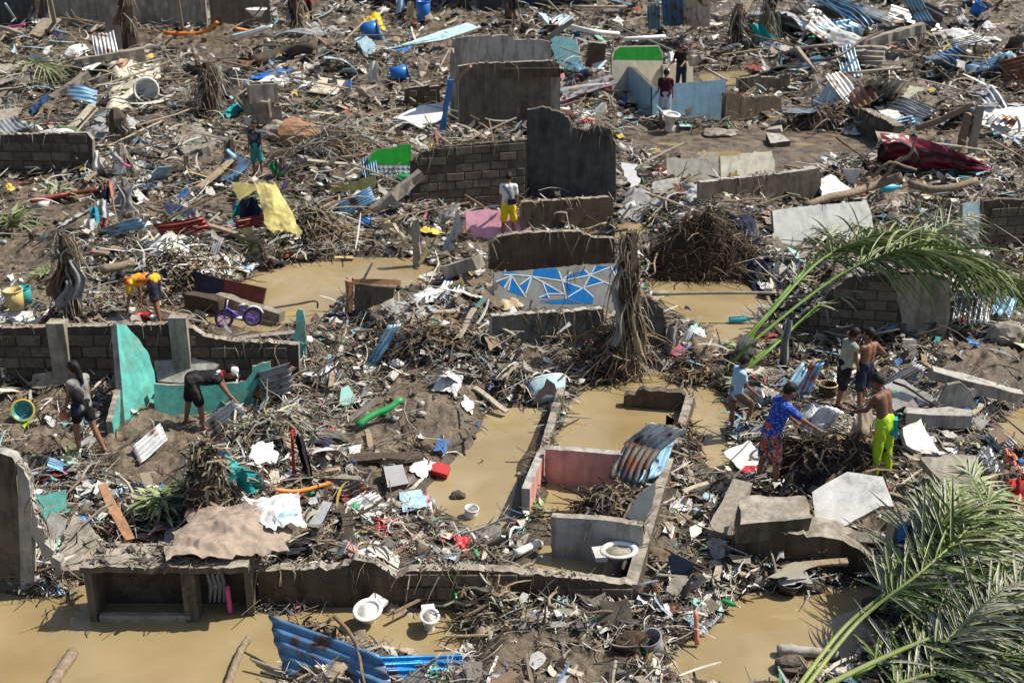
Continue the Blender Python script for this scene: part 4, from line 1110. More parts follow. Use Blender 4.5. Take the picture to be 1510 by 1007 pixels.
S('yellow_sheet', 'narrow dark yellow panel under the large yellow torn sheet', 'sheet', ('paint_yellow', 'wood', 'wood'), .03, [(345, 345, .6), (366, 336, .65), (381, 352, .5), (382, 386, .1), (366, 384, .1)], rough=.02)
S('yellow_sheet', 'pale yellow scrap over the maroon roof sheet', 'sheet', ('paint_yellow', 'wood', 'wood'), .03, [(340, 272, 1.0), (372, 268, 1.1), (385, 284, .9), (350, 292, .8)], rough=.03)
for nm, pts in {'yellow plank lying at the edge of the rose pink panel': [(672, 344, .12), (695, 344, .12), (697, 350, .08), (674, 351, .08)], 'yellow plank floating at the far shore of the upper pool': [(490, 378, .06), (521, 377, .06), (521, 381, .03), (491, 381, .03)],
                'small yellow plank among the rubble by the mural wall': [(660, 424, .25), (682, 412, .3), (686, 420, .2), (668, 428, .15)], 'yellow stick standing by the straw topped post': [(616, 388, .1), (628, 364, .4), (632, 370, .35), (621, 391, .05)]}.items():
    S('yellow_plank', nm, 'plank', ('paint_yellow', 'wood', 'wood'), .05, pts, rough=.004)
# around the boys
S('white_slab', 'white plastered slab lying behind the boy in lime trousers', 'slab', WH, .09, [(1303, 568, .4), (1326, 562, .45), (1373, 578, .4), (1372, 592, .3), (1342, 603, .2), (1318, 604, .2)], rough=.02)
S('white_slab', 'muddy white slab leaning right of the lime trousers', 'slab', WH, .08, [(1334, 628, .35), (1352, 622, .4), (1378, 646, .3), (1388, 664, .2), (1352, 672, .1), (1338, 655, .2)], rough=.03)
beam('white_beam', 'long white beam stretching over the sand bank', 'beam', 'concrete_pale', (1372, 550, .35), (1506, 586, .3), .26, .2)
beam('white_beam', 'white topped beam lying across the mud past the lime trousers', 'beam', 'concrete_pale', (1336, 612, .3), (1432, 618, .3), .28, .2)
S('fallen_slab', 'smooth grey slab tilted against the long white beam', 'slab', ('plaster_grey', 'concrete', 'concrete'), .06, [(1384, 592, .25), (1398, 568, .6), (1415, 562, .65), (1436, 580, .5), (1440, 610, .1), (1400, 606, .1)], rough=.012)
S('fallen_slab', 'wide brown grey slab sloping toward the palm fronds', 'slab', ('concrete', 'concrete', 'concrete'), .12, [(1358, 676, .5), (1400, 668, .55), (1438, 672, .5), (1444, 735, .2), (1418, 742, .15), (1390, 712, .3)], rough=.03)
S('white_slab', 'large white painted slab lying before the lime trousers', 'slab', WH, .10, [(1197, 722, .55), (1250, 703, .6), (1302, 704, .6), (1318, 732, .5), (1300, 752, .4), (1240, 782, .3), (1205, 788, .25)], rough=.007)
S('fallen_slab', 'sand coloured concrete block with a flat top beside the large white slab', 'block', ('concrete', 'concrete_dark', 'concrete'), .34, [(1090, 735, .75), (1188, 729, .75), (1197, 765, .7), (1092, 771, .7)], rough=.008)
W('foundation_wall', 'thick dark foundation wall with a broken end above the tan pool', 'wall', (1085, 828), (1296, 853), [(1087, 784), (1140, 787), (1200, 791), (1236, 795), (1258, 806), (1278, 820), (1294, 832)], ('plaster_brown', 'concrete', 'concrete'), .5, rough=.02)
S('fallen_slab', 'tan slab lying on the broken end of the foundation wall', 'slab', CC, .12, [(1244, 790, .45), (1262, 782, .5), (1300, 784, .5), (1297, 800, .4), (1262, 798, .4)], rough=.02)
beam('log', 'thick weathered timber leaning by the blue floral boy', 'log', 'wood_grey', (1054, 790, .15), (1094, 716, .35), .26, .2)
post('timber_post', 'square dark timber post with a blue rag at the foundation wall end', 'post', 'wood_grey', 1313, 868, 768, .24, lean=.02)
hang('rag', 'blue rag caught on top of the square timber post', 'rag', 'cloth_blue', 1322, 870, 760, 795, 34, back=-.2)
S('lid', 'pale bent board resting on the black pot in the tan pool', 'board', ('plastic_cream', 'concrete', 'concrete'), .02, [(1132, 851, .28), (1160, 832, .4), (1174, 828, .42), (1205, 834, .35), (1180, 844, .3), (1146, 852, .25)], rough=.01)
S('fallen_slab', 'mossy dark slab propped on the bathroom front wall', 'slab', ('concrete_dark', 'concrete', 'concrete'), .06, [(884, 884, .35), (926, 882, .38), (934, 926, .05), (880, 930, .03)], rough=.02)
S('white_slab', 'white scrap of board on the mud beside the leaning timber', 'board', WH, .03, [(1016, 778, .2), (1036, 768, .25), (1034, 785, .12), (1020, 796, .08)], rough=.01)
S('white_slab', 'rounded white grey board fragment below the leaning timber', 'board', ('plaster_grey', 'concrete', 'concrete'), .03, [(1043, 800, .22), (1052, 792, .28), (1068, 796, .28), (1070, 822, .06), (1050, 826, .04)], rough=.012)
S('navy_sheet', 'dark navy folded sheet by the bathroom side wall', 'sheet', ('plastic_navy', 'iron_dark', 'iron_dark'), .02, [(985, 822, .42), (994, 818, .45), (1040, 834, .28), (1016, 850, .1), (992, 852, .08)], rough=.006)
MATS['plastic_navy'].node_tree.nodes['RGB'].outputs[0].default_value = (.03, .06, .11, 1)
S('grey_board', 'grey blue board leaning inside the pink walled bathroom', 'board', ('paint_greyblue', 'concrete', 'concrete'), .04, [(922, 762, .45), (948, 722, .8), (966, 716, .8), (962, 745, .55), (946, 772, .35)], rough=.012)
S('board', 'torn grey panel leaning at the blue white tub near the pool wall', 'board', ('concrete_dark', 'concrete', 'concrete'), .03, [(782, 598, .05), (806, 558, .4), (818, 566, .35), (822, 580, .2)], rough=.01)
beam('stair_plank', 'orange brown plank with peeling white edge over the dark hollow', 'plank', 'wood_orange', (150, 715, .5), (192, 797, .3), .13, .05)
beam('frame_post', 'orange wooden frame post at the near shore of the upper pool', 'post', 'wood_orange', (515, 460, .1), (515, 414, .75), .1, .12)
beam('frame_rail', 'orange wooden rail lying from the frame post', 'rail', 'wood_orange', (520, 414, .7), (590, 416, .5), .1, .1)
S('dark_slab', 'dark box side behind the orange frame post', 'panel', ('concrete_dark', 'wood_dark', 'wood_dark'), .06, [(522, 420, .7), (582, 424, .6), (580, 440, .35), (522, 462, .1)], rough=.012)
beam('beam', 'thick grey broken beam end on the rubble behind the mural wall', 'beam', 'concrete', (660, 400, .3), (706, 386, .45), .28, .25)
beam('beam', 'dark grey post leaning in the drift under the green tiled wall', 'post', 'wood_grey', (550, 312, .2), (622, 256, .9), .24, .2)
post('timber_post', 'weathered post standing in the far edge of the upper pool', 'post', 'wood_grey', 615, 390, 322, .15, .14)
S('grille_crate', 'white grille faced crate lid on the dark mud near the pool', 'crate', ('plastic_grey', 'plastic_black', 'plastic_black'), .12, [(565, 688, .2), (594, 684, .2), (602, 713, .14), (572, 718, .14)], rough=0)
S('red_box', 'small red plastic box lying at the water edge', 'box', 'plastic_red', .14, [(637, 684, .18), (646, 680, .2), (665, 688, .16), (660, 700, .1), (638, 694, .12)], rough=0)
S('white_scrap', 'white rectangular scrap on bare mud above the grille crate', 'scrap', WH, .02, [(514, 658, .05), (533, 655, .06), (531, 666, .03), (516, 670, .03)], rough=.004)
S('mint_board', 'pale mint board standing in the drift above the green roll', 'board', ('plastic_mint', 'concrete', 'concrete'), .03, [(503, 573, .4), (514, 568, .42), (524, 586, .2), (516, 603, .05), (500, 598, .1)], rough=.012)
beam('plank', 'white and tan board lying on the bright green roll', 'plank', 'wood_grey', (517, 620, .2), (559, 586, .42), .16, .04)
beam('dark_board', 'dark muddy board sunk in the mud by the grille crate', 'board', 'wood_dark', (512, 678, .06), (622, 672, .1), .22, .06)
S('tin_box', 'dented grey tin box standing near the brown tarpaulin', 'tin box', ('iron_grey', 'iron_dark', 'iron_dark'), .16, [(455, 772, .3), (477, 737, .5), (490, 742, .5), (470, 778, .25)], rough=.004)

# ------------------------------------------------------------------ corrugated roofing
T = sheet
T('roof_sheet', 'long dented dark blue corrugated sheet half sunk in the water', 'roof sheet', 'iron_blue', (396, 906, .46), (562, 966, .36), (420, 1000, .05), 5, .02, .04, .03, .02)
T('roof_sheet', 'bright blue corrugated sheet joined at the near end of the dark blue one', 'roof sheet', 'iron_bright_blue', (548, 968, .36), (678, 964, .20), (566, 1006, .06), 4, .02, .0, .02, .02)
T('roof_sheet', 'striped silvery corrugated sheet standing in the pink walled room', 'roof sheet', 'iron_pale', (918, 655, .55), (960, 622, .9), (972, 668, .55), 6, .025, .03, .03, .06)
T('roof_sheet', 'dark rusted corrugated sheet sliding down inside the pink walled room', 'roof sheet', 'iron_dark', (898, 706, .35), (922, 652, .65), (950, 718, .4), 6, .022, .02, .03, .05)
T('roof_sheet', 'crumpled blue grey corrugated strip along the bathroom side wall', 'roof sheet', 'iron_skyblue', (940, 712, .4), (962, 660, .6), (975, 700, .4), 4, .022, .02, .05, .06)
T('roof_sheet', 'small shiny white corrugated piece on the sandy yard', 'roof sheet', 'iron_pale', (194, 660, .12), (236, 624, .25), (206, 684, .05), 4, .03, 0, .01, .02)
T('roof_sheet', 'silvery corrugated sheet lifted by the bending youth', 'roof sheet', 'iron_pale', (300, 624, .18), (344, 590, .45), (318, 640, .05), 4, .028, .02, .02, .02)
T('roof_sheet', 'grey ribbed sheet leaning by the turquoise finger shard', 'roof sheet', 'iron_grey', (382, 548, .6), (428, 534, .65), (384, 590, .15), 5, .025, 0, .015, .02)
T('roof_sheet', 'dark folded side of the ribbed sheet by the turquoise shard', 'roof sheet', 'iron_dark', (352, 584, .1), (372, 546, .5), (384, 590, .08), 4, .02, 0, .02, .02)
T('roof_sheet', 'blue grey corrugated sheet propped in the drift by the upper pool', 'roof sheet', 'iron_skyblue', (492, 306, .35), (546, 276, .75), (500, 326, .15), 6, .03, .05, .02, .02)
T('roof_sheet', 'rusty pale blue sheet stuck upright in the central wrack ridge', 'roof sheet', 'iron_skyblue', (538, 540, .1), (574, 478, .75), (556, 540, .08), 3, .03, .03, .03, .03)
T('roof_sheet', 'second pale grey upright sheet next to the rusty blue one', 'roof sheet', 'iron_grey', (570, 532, .15), (594, 484, .65), (592, 530, .12), 3, .03, .03, .03, .03)
T('roof_sheet', 'bright blue corrugated sheet held up beside the boys', 'roof sheet', 'iron_skyblue', (1157, 572, .3), (1183, 534, .7), (1170, 588, .1), 2, .03, 0, .01, .01)
T('roof_sheet', 'bright blue ribbed sheet tilted behind the boy in the blue dotted shirt', 'roof sheet', 'iron_blue', (1166, 584, .12), (1190, 536, .65), (1192, 582, .12), 4, .028, 0, .015, .01)
T('roof_sheet', 'grey corrugated sheet behind the boy with a bare back', 'roof sheet', 'iron_grey', (1296, 566, .25), (1350, 534, .55), (1312, 576, .15), 4, .028, .02, .02, .02)
T('roof_sheet', 'maroon red corrugated sheet bent under the hanging shirts', 'roof sheet', 'iron_red', (224, 330, .55), (298, 318, .55), (240, 350, .15), 4, .03, -.06, .02, .02)
T('roof_sheet', 'maroon red corrugated piece tucked under the yellow sheets', 'roof sheet', 'iron_red', (344, 324, .6), (410, 312, .7), (350, 338, .35), 4, .03, .0, .02, .03)
T('roof_sheet', 'long cream ribbed roof sheet curving across the far wrack', 'roof sheet', 'iron_pale', (1196, -8, 1.6), (1318, 22, 1.1), (1192, 6, 1.0), 5, .05, .15, .03, .03)
T('roof_sheet', 'blue corrugated roof sheet draped over the far wrack top', 'roof sheet', 'iron_skyblue', (1328, -8, 1.8), (1350, 32, .6), (1356, -8, 1.8), 5, .05, .08, .03, .03)
T('roof_sheet', 'crumpled white and blue corrugated sheet near the cream roof sheet', 'roof sheet', 'iron_skyblue', (1202, 38, 1.1), (1222, 62, .4), (1254, 28, 1.2), 6, .05, .1, .08, .05)
T('roof_sheet', 'folded blue corrugated sheet on the wrack beside the rusty one', 'roof sheet', 'iron_blue', (1380, 80, .8), (1404, 96, .4), (1412, 68, 1.0), 5, .04, .06, .04, .04)
T('roof_sheet', 'crumpled bright blue corrugated sheet by the rusty red one', 'roof sheet', 'iron_skyblue', (1418, 98, .5), (1488, 78, .9), (1432, 108, .2), 6, .05, -.12, .08, .05)
T('roof_sheet', 'rusty dark red corrugated sheet hanging over wrack', 'roof sheet', 'steel_rust', (1474, 90, .9), (1560, 72, 1.2), (1484, 122, .2), 6, .04, .05, .03, .04)
T('roof_sheet', 'white crumpled corrugated sheet in the far wrack', 'roof sheet', 'iron_pale', (1398, 60, .9), (1444, 50, 1.0), (1404, 72, .6), 5, .04, .08, .06, .05)
T('roof_sheet', 'blue striped roofing hanging at the far edge near the trunk', 'roof sheet', 'iron_blue', (974, -6, 2.0), (978, 38, .6), (1006, -6, 2.0), 5, .04, .05, .03, .04)
T('roof_sheet', 'narrow torn blue roofing strip at the far edge', 'roof sheet', 'iron_skyblue', (955, 8, 1.6), (956, 44, .5), (974, 8, 1.6), 4, .04, .05, .03, .04)
T('roof_sheet', 'white ribbed roofing hanging at the far edge by the blue striped one', 'roof sheet', 'iron_pale', (1006, -6, 2.1), (1008, 40, .6), (1046, -6, 2.0), 5, .04, .1, .04, .04)
T('roof_sheet', 'grey ribbed sheet spread behind the white roof sheet', 'roof sheet', 'iron_grey', (1442, 182, .4), (1458, 166, .6), (1490, 190, .3), 5, .04, .03, .04, .04)
T('roof_sheet', 'crumpled grey corrugated sheet in the shade of the palm fronds', 'roof sheet', 'iron_grey', (1402, 476, .25), (1412, 428, .75), (1458, 478, .3), 7, .03, .04, .05, .05)
T('roof_sheet', 'blue grey folded corrugated piece beside the shaded crumpled one', 'roof sheet', 'iron_skyblue', (1456, 466, .3), (1472, 434, .6), (1490, 468, .3), 3, .03, .02, .05, .05)
T('roof_sheet', 'dark ribbed sheet on bare mud below the grille crate', 'roof sheet', 'iron_dark', (494, 724, .12), (532, 706, .3), (504, 742, .05), 3, .03, 0, .02, .02)
T('roof_sheet', 'white crumpled ribbed sheet below the dark ribbed one', 'roof sheet', 'iron_pale', (506, 744, .1), (540, 722, .25), (530, 756, .05), 4, .03, 0, .05, .04)
T('roof_sheet', 'blue corrugated offcut lying under the bare backed boy', 'roof sheet', 'iron_skyblue', (1316, 556, .2), (1350, 548, .25), (1322, 568, .1), 3, .025, 0, .03, .02)
T('roof_sheet', 'bluish corrugated scrap under the crossed fallen trunk', 'roof sheet', 'iron_skyblue', (1318, 176, .5), (1344, 170, .6), (1330, 192, .2), 4, .04, 0, .04, .02)
T('roof_sheet', 'grey white crinkled sheet in the mud by the silver bundle', 'roof sheet', 'iron_pale', (1177, 628, .2), (1216, 596, .5), (1206, 640, .2), 4, .03, .02, .05, .04)
T('roof_sheet', 'pale blue roofing in the drift under the hanging shirts', 'roof sheet', 'iron_skyblue', (150, 336, .3), (206, 322, .45), (160, 350, .15), 3, .03, .03, .05, .05)

# ------------------------------------------------------------------ poles, pipes, logs
P = pole
P('tree_trunk', 'long fallen tree trunk lying over the pale panel', 'tree trunk', 'bark', [(1186, 302, .4), (1240, 288, .55), (1290, 274, .7), (1328, 262, .85)], .085, .11, 9, .014)
P('tree_trunk', 'second fallen trunk with orange bark by the maroon car wreck', 'tree trunk', 'bark', [(1340, 272, .7), (1385, 280, .65), (1440, 266, .8)], .10, .08, 9, .014)
P('branch', 'crooked branch rising beside the maroon car wreck', 'branch', 'bark', [(1300, 268, .8), (1322, 238, 1.2), (1342, 228, 1.4), (1352, 200, 1.9)], .05, .03, 7, .01)
P('branch', 'bare branch ending on the far side of the fallen trunk', 'branch', 'bark', [(1286, 262, .9), (1312, 240, 1.2), (1352, 252, 1.0)], .05, .03, 6, .01)
P('tree_trunk', 'leaning stripped trunk propped above the maroon car wreck', 'tree trunk', 'bark', [(1352, 190, .9), (1388, 176, 1.3), (1436, 152, 1.9)], .09, .07, 8, .015)
post('timber_post', 'grey split post standing over the maroon car wreck', 'post', 'wood_grey', 1432, 224, 158, .2, .16, lean=.05)
post('timber_post', 'broken brown post next to the grey split post', 'post', 'wood', 1416, 218, 168, .18, .14, lean=.08)
P('pipe', 'thin curved pipe bent over the far plank stack', 'pipe', 'iron_dark', [(1180, 90, .8), (1230, 86, .9), (1268, 62, 1.2), (1302, 46, 1.4)], .05, .05, 6)
P('pipe', 'slender pole lying left of the curved pipe', 'pole', 'wood_grey', [(1150, 80, .5), (1190, 70, .7), (1226, 66, .7)], .06, .05, 6)
P('pole', 'thin straight pole lying in front of the plank stack', 'pole', 'wood_grey', [(1250, 108, .4), (1330, 100, .5)], .05, .04, 6)
P('branch', 'grey branch pointing up from the slanting block wall', 'branch', 'wood_grey', [(1258, 156, .6), (1288, 140, .8), (1310, 130, 1.0)], .07, .05, 6)
P('pipe', 'white pipe lying along the far rail behind the green topped wall', 'pipe', 'plastic_white', [(918, 58, .9), (950, 56, .9), (980, 54, .9)], .08, .08, 6)
P('pipe', 'white pipe at the far rail by the debris clump', 'pipe', 'plastic_white', [(838, 38, 1.0), (870, 46, 1.0), (912, 50, 1.0)], .09, .08, 6)
P('pole', 'pale leaning pole behind the roofless concrete room', 'pole', 'wood_grey', [(806, 58, 1.0), (846, 30, 1.8)], .10, .08, 6)
P('pole', 'thin rail with posts at the far edge', 'rail', 'wood_grey', [(846, 10, 1.3), (920, 10, 1.3)], .06, .05, 6)
P('pole', 'orange bamboo pole lying in the fork of the far wrack', 'pole', 'wood_orange', [(434, 30, .4), (480, 66, .4)], .06, .05, 6)
P('pole', 'grey curved log at the picture edge in the far wrack', 'pole', 'wood_grey', [(-10, 40, .6), (14, 44, .7), (32, 50, .5)], .10, .08, 6)
P('log', 'dark mud caked log beside the dead banana tuft', 'log', 'wood_dark', [(372, 92, .3), (420, 78, .5), (462, 70, .7)], .25, .2, 8, .02)
P('orange_pipe', 'orange pipe lying along the compound wall foot', 'pipe', 'plastic_orange', [(242, 49, .25), (296, 49, .25), (320, 33, .7)], .09, .07, 6)
P('orange_pipe', 'small orange pipe past the compound wall end', 'pipe', 'plastic_orange', [(346, 42, .5), (368, 46, .3)], .07, .06, 6)
P('pipe', 'red upright pipe on the compound wall', 'pipe', 'plastic_red', [(156, 33, .1), (153, 8, 1.1)], .06, .06, 6)
P('pole', 'pale pole leaning on the compound wall doorway', 'pole', 'wood_grey', [(269, 44, .1), (262, -4, 2.2)], .07, .06, 6)
P('pipe', 'pale blue pipe beside the white wash bowl in the far wrack', 'pipe', 'plastic_skyblue', [(340, 54, .4), (372, 46, .5), (402, 38, .7)], .06, .06, 6)
P('pipe', 'white pipe over the washed out clothes beyond the compound wall', 'pipe', 'plastic_white', [(352, 56, .5), (400, 40, .9)], .05, .05, 6)
P('plank', 'pale thin plank leaning by the wrapped pole', 'pole', 'wood_grey', [(82, 40, .1), (73, -2, 2.0)], .10, .09, 4)
P('pipe', 'thin blue white rod in the far corner shadow', 'rod', 'plastic_skyblue', [(8, 6, 1.4), (26, 33, .2)], .05, .04, 5)
P('pole', 'pink painted pole in the far corner wrack', 'pole', 'plastic_pink', [(10, 41, .6), (36, 37, .8)], .06, .05, 5)
P('log', 'rough floating log drifting at the bottom edge of the brown water', 'log', 'bark', [on_z(74, 1015, .03), on_z(88, 990, .04), on_z(106, 964, .03)], .07, .08, 8, .008, raw=True)
P('branch', 'mud coated branch lying in the brown water near the blue roofing', 'branch', 'bark', [on_z(330, 1020, .05), on_z(345, 985, .06), on_z(355, 960, .06), on_z(366, 940, .05)], .05, .045, 8, .008, raw=True)
P('pvc_pipe', 'orange pink pipe stuck upright in the tan pool', 'pipe', 'plastic_coral', [on_z(1028, 950, 0), on_z(1028, 950, 0) + Vector((-.03, .1, .42))], .03, .03, 7, raw=True)
P('foam_log', 'white grey foam bolster floating in the tan pool', 'bolster', 'concrete_pale', [on_z(1148, 958, .04), on_z(1190, 960, .05), on_z(1238, 966, .04)], .07, .06, 9, .006, raw=True)
P('rail', 'pale horizontal rail crossing the far pool by the straw hung post', 'rail', 'wood_grey', [(962, 434, .55), (1040, 432, .55), (1150, 432, .55)], .035, .03, 6)
P('rod', 'dark rod crossing the slope from the retaining wall end', 'rod', 'iron_dark', [(390, 456, .15), (440, 448, .2), (466, 444, .25), (468, 454, .1)], .02, .02, 5)
P('hose', 'orange hose lying in the drift above the brown tarpaulin', 'hose', 'plastic_orange', [(404, 722, .15), (440, 724, .18), (486, 712, .15)], .035, .03, 7)
P('cable', 'pale cable looping over the concrete counter', 'cable', 'plastic_white', [(366, 836, .3), (420, 838, .3), (464, 828, .35), (470, 834, .3)], .012, .012, 5)
P('pole', 'thin white rod standing in the sandy yard by the brown tarpaulin', 'rod', 'plastic_white', [(268, 718, .1), (274, 672, .6)], .02, .02, 5)
P('pole', 'red padded pole standing next to the dark rags in the drift', 'pole', 'cloth_red', [(434, 706, .1), (430, 634, .85)], .026, .022, 6)
P('pipe', 'grey pipe end jutting from the low bathroom wall', 'pipe', 'plastic_grey', [(588, 856, .3), (610, 870, .25)], .045, .045, 8)
P('pipe', 'white pipe lying on the mud inside the bathroom corner', 'pipe', 'plastic_white', [(760, 816, .15), (795, 800, .15)], .06, .05, 8)
P('cable', 'dark cable curving on the mud beside the bathroom side wall', 'cable', 'rubber', [(1024, 735, .05), (1030, 728, .15), (1060, 708, .1), (1078, 692, .1)], .018, .018, 5)
P('pipe', 'black plastic ring pipe in the dark drift below the boys', 'pipe', 'rubber', [(1186, 706, .3), (1205, 690, .5), (1214, 664, .6)], .02, .02, 6)
P('pole', 'pale bamboo lying over sand by the long white beam', 'pole', 'wood_grey', [(1376, 540, .2), (1396, 518, .5)], .03, .025, 6)
P('pole', 'white timber in the drift below the white board', 'pole', 'wood_grey', [(640, 176, .1), (700, 200, .1)], .05, .05, 6)
P('log', 'log lying across the drift behind the bending person in orange', 'log', 'bark', [(150, 398, .3), (200, 388, .3)], .10, .08, 7, .01)
P('pole', 'bent thin branch standing in the wrack of the low wall before the pool', 'branch', 'bark', [(848, 512, .1), (846, 480, .6), (847, 458, .9)], .03, .015, 5, .01)
P('rail', 'maroon painted rail across the upper yard mud', 'rail', 'iron_red', [(46, 296, .2), (100, 286, .25), (165, 279, .3)], .06, .05, 5)
P('strip', 'long pale root looping over the concrete bathroom wall top', 'root', 'wood_grey', [(744, 862, .35), (760, 842, .4), (785, 830, .4), (798, 822, .45)], .03, .02, 6, .01)

# draped posts
D = draped
D('straw_hung_post', 'tall post wrapped in hanging straw above the flooded room', 'post', 'wood_dark', 922, 552, 342, .36, 640, .92, rag_cols=('cloth_brown', 'cloth_grey', 'cloth_tan'), out=.5, start=.2)
D('wrapped_post', 'dark rag wrapped post beside the wash basin', 'post', 'wood_dark', 112, 474, 346, .34, 260, .8, rag_cols=('cloth_brown', 'cloth_grey', 'cloth_grey', 'cloth_brown'), out=.3)
D('wrapped_post', 'leaning post hung with pale rags under the hanging shirts', 'post', 'concrete', 190, 326, 262, .28, 60, .7, rag_cols=('cloth_grey', 'cloth_white', 'cloth_grey'))
D('wrapped_post', 'post hung with brown rags near the square muddy slab', 'post', 'concrete', 184, 262, 212, .34, 60, .7, rag_cols=('cloth_grey', 'cloth_white', 'cloth_pink'))
D('wrapped_post', 'short dark post with wrack behind the white hanging cloth', 'post', 'wood_dark', 176, 208, 160, .5, 90, .8, rag_cols=('cloth_grey', 'cloth_brown'))
D('wrapped_pole', 'pole wrapped in grey rags at the black compound wall', 'pole', 'wood_dark', 60, 42, -12, .5, 60, 1.0, rag_cols=('cloth_grey', 'cloth_grey'))
post('concrete_column', 'bare concrete column standing in front of the compound wall', 'column', 'concrete', 176, 77, -12, .62, .6)
D('tree_trunk', 'black tree trunk growing right beside the bare concrete column', 'tree trunk', 'root', 194, 78, -14, .6, 60, .9, rag_cols=('cloth_brown',))
D('wrapped_post', 'straw covered post at the edge of the upper pool drift', 'post', 'wood_dark', 900, 352, 320, .2, 40, .5, rag_cols=('cloth_grey',))
D('wrapped_post', 'dead banana stump with hanging yellowed leaves', 'stump', 'root', 312, 165, 92, .6, 260, 1.6, rag_cols=('cloth_brown', 'cloth_grey'), out=.5)
D('wrapped_post', 'twisted post with straw beside the man in yellow shorts', 'post', 'wood', 646, 258, 212, .2, 40, .7, rag_cols=('cloth_yellow', 'cloth_brown'))
D('wrapped_post', 'wrack hung stake left of the little boy', 'stake', 'wood_dark', 345, 260, 205, .3, 160, .9, rag_cols=('cloth_grey', 'cloth_skyblue', 'cloth_brown'))
D('wrapped_post', 'wrack hung stake right of the little boy', 'stake', 'wood_dark', 418, 264, 232, .3, 160, .9, rag_cols=('cloth_green', 'cloth_grey'))
D('wrapped_post', 'grey rag bundle post at the edge of the red hat drift', 'post', 'concrete', 602, 492, 462, .3, 40, .6, rag_cols=('cloth_grey',))
for px, py, tp, lb in ((440, 50, -40, 'dead banana plant at the end of the compound wall'), (752, 40, -40, 'hanging dead banana leaves behind the concrete room'), (1085, 70, 6, 'tall brown wrack tower behind the enclosure'), (1132, 60, -40, 'dark wrack covered stump at the far slope'), (690, 14, -60, 'dead leaves against the dim far wall')):
    D('dead_plant', lb, 'dead plant', 'root', px, py, tp, .5, 170, 1.9, rag_cols=('cloth_brown', 'cloth_grey', 'cloth_black'), out=.45, start=.2)

# ------------------------------------------------------------------ cloths and tarpaulins
R_ = rag
drape('tarpaulin', 'big brown tarpaulin spread over wrack behind the concrete counter', 'tarpaulin', 'sack', (278, 760, .50), (436, 738, .70), on_z(432, 822, .80), on_z(250, 828, .93), .05, -.16, (60, 46), 3.2)
drape('tarpaulin', 'white plastic sheet with a blue edge lying over the brown tarpaulin', 'plastic sheet', 'plastic_white', (366, 742, .88), (444, 732, .90), (452, 782, .82), (394, 786, .88), .05, -.04, (24, 16))
drape('rag', 'blue printed strip along the white sheet on the tarpaulin', 'plastic sheet', 'plastic_skyblue', (402, 762, .92), (436, 750, .94), (442, 758, .92), (408, 773, .92), .02, -.04, (14, 6))
R_('rag', 'dark grey sodden cloth at the back of the concrete counter', 'cloth', 'cloth_grey', 268, 815, 50, 30, .10, 0, n=(20, 14), up=.08)
drape('rag', 'white and blue crumpled cloth on the debris slope by the mossy stump', 'cloth', 'cloth_white', (366, 662, .3), (398, 656, .34), (406, 684, .2), (372, 690, .15), .06, -.03, (18, 14))
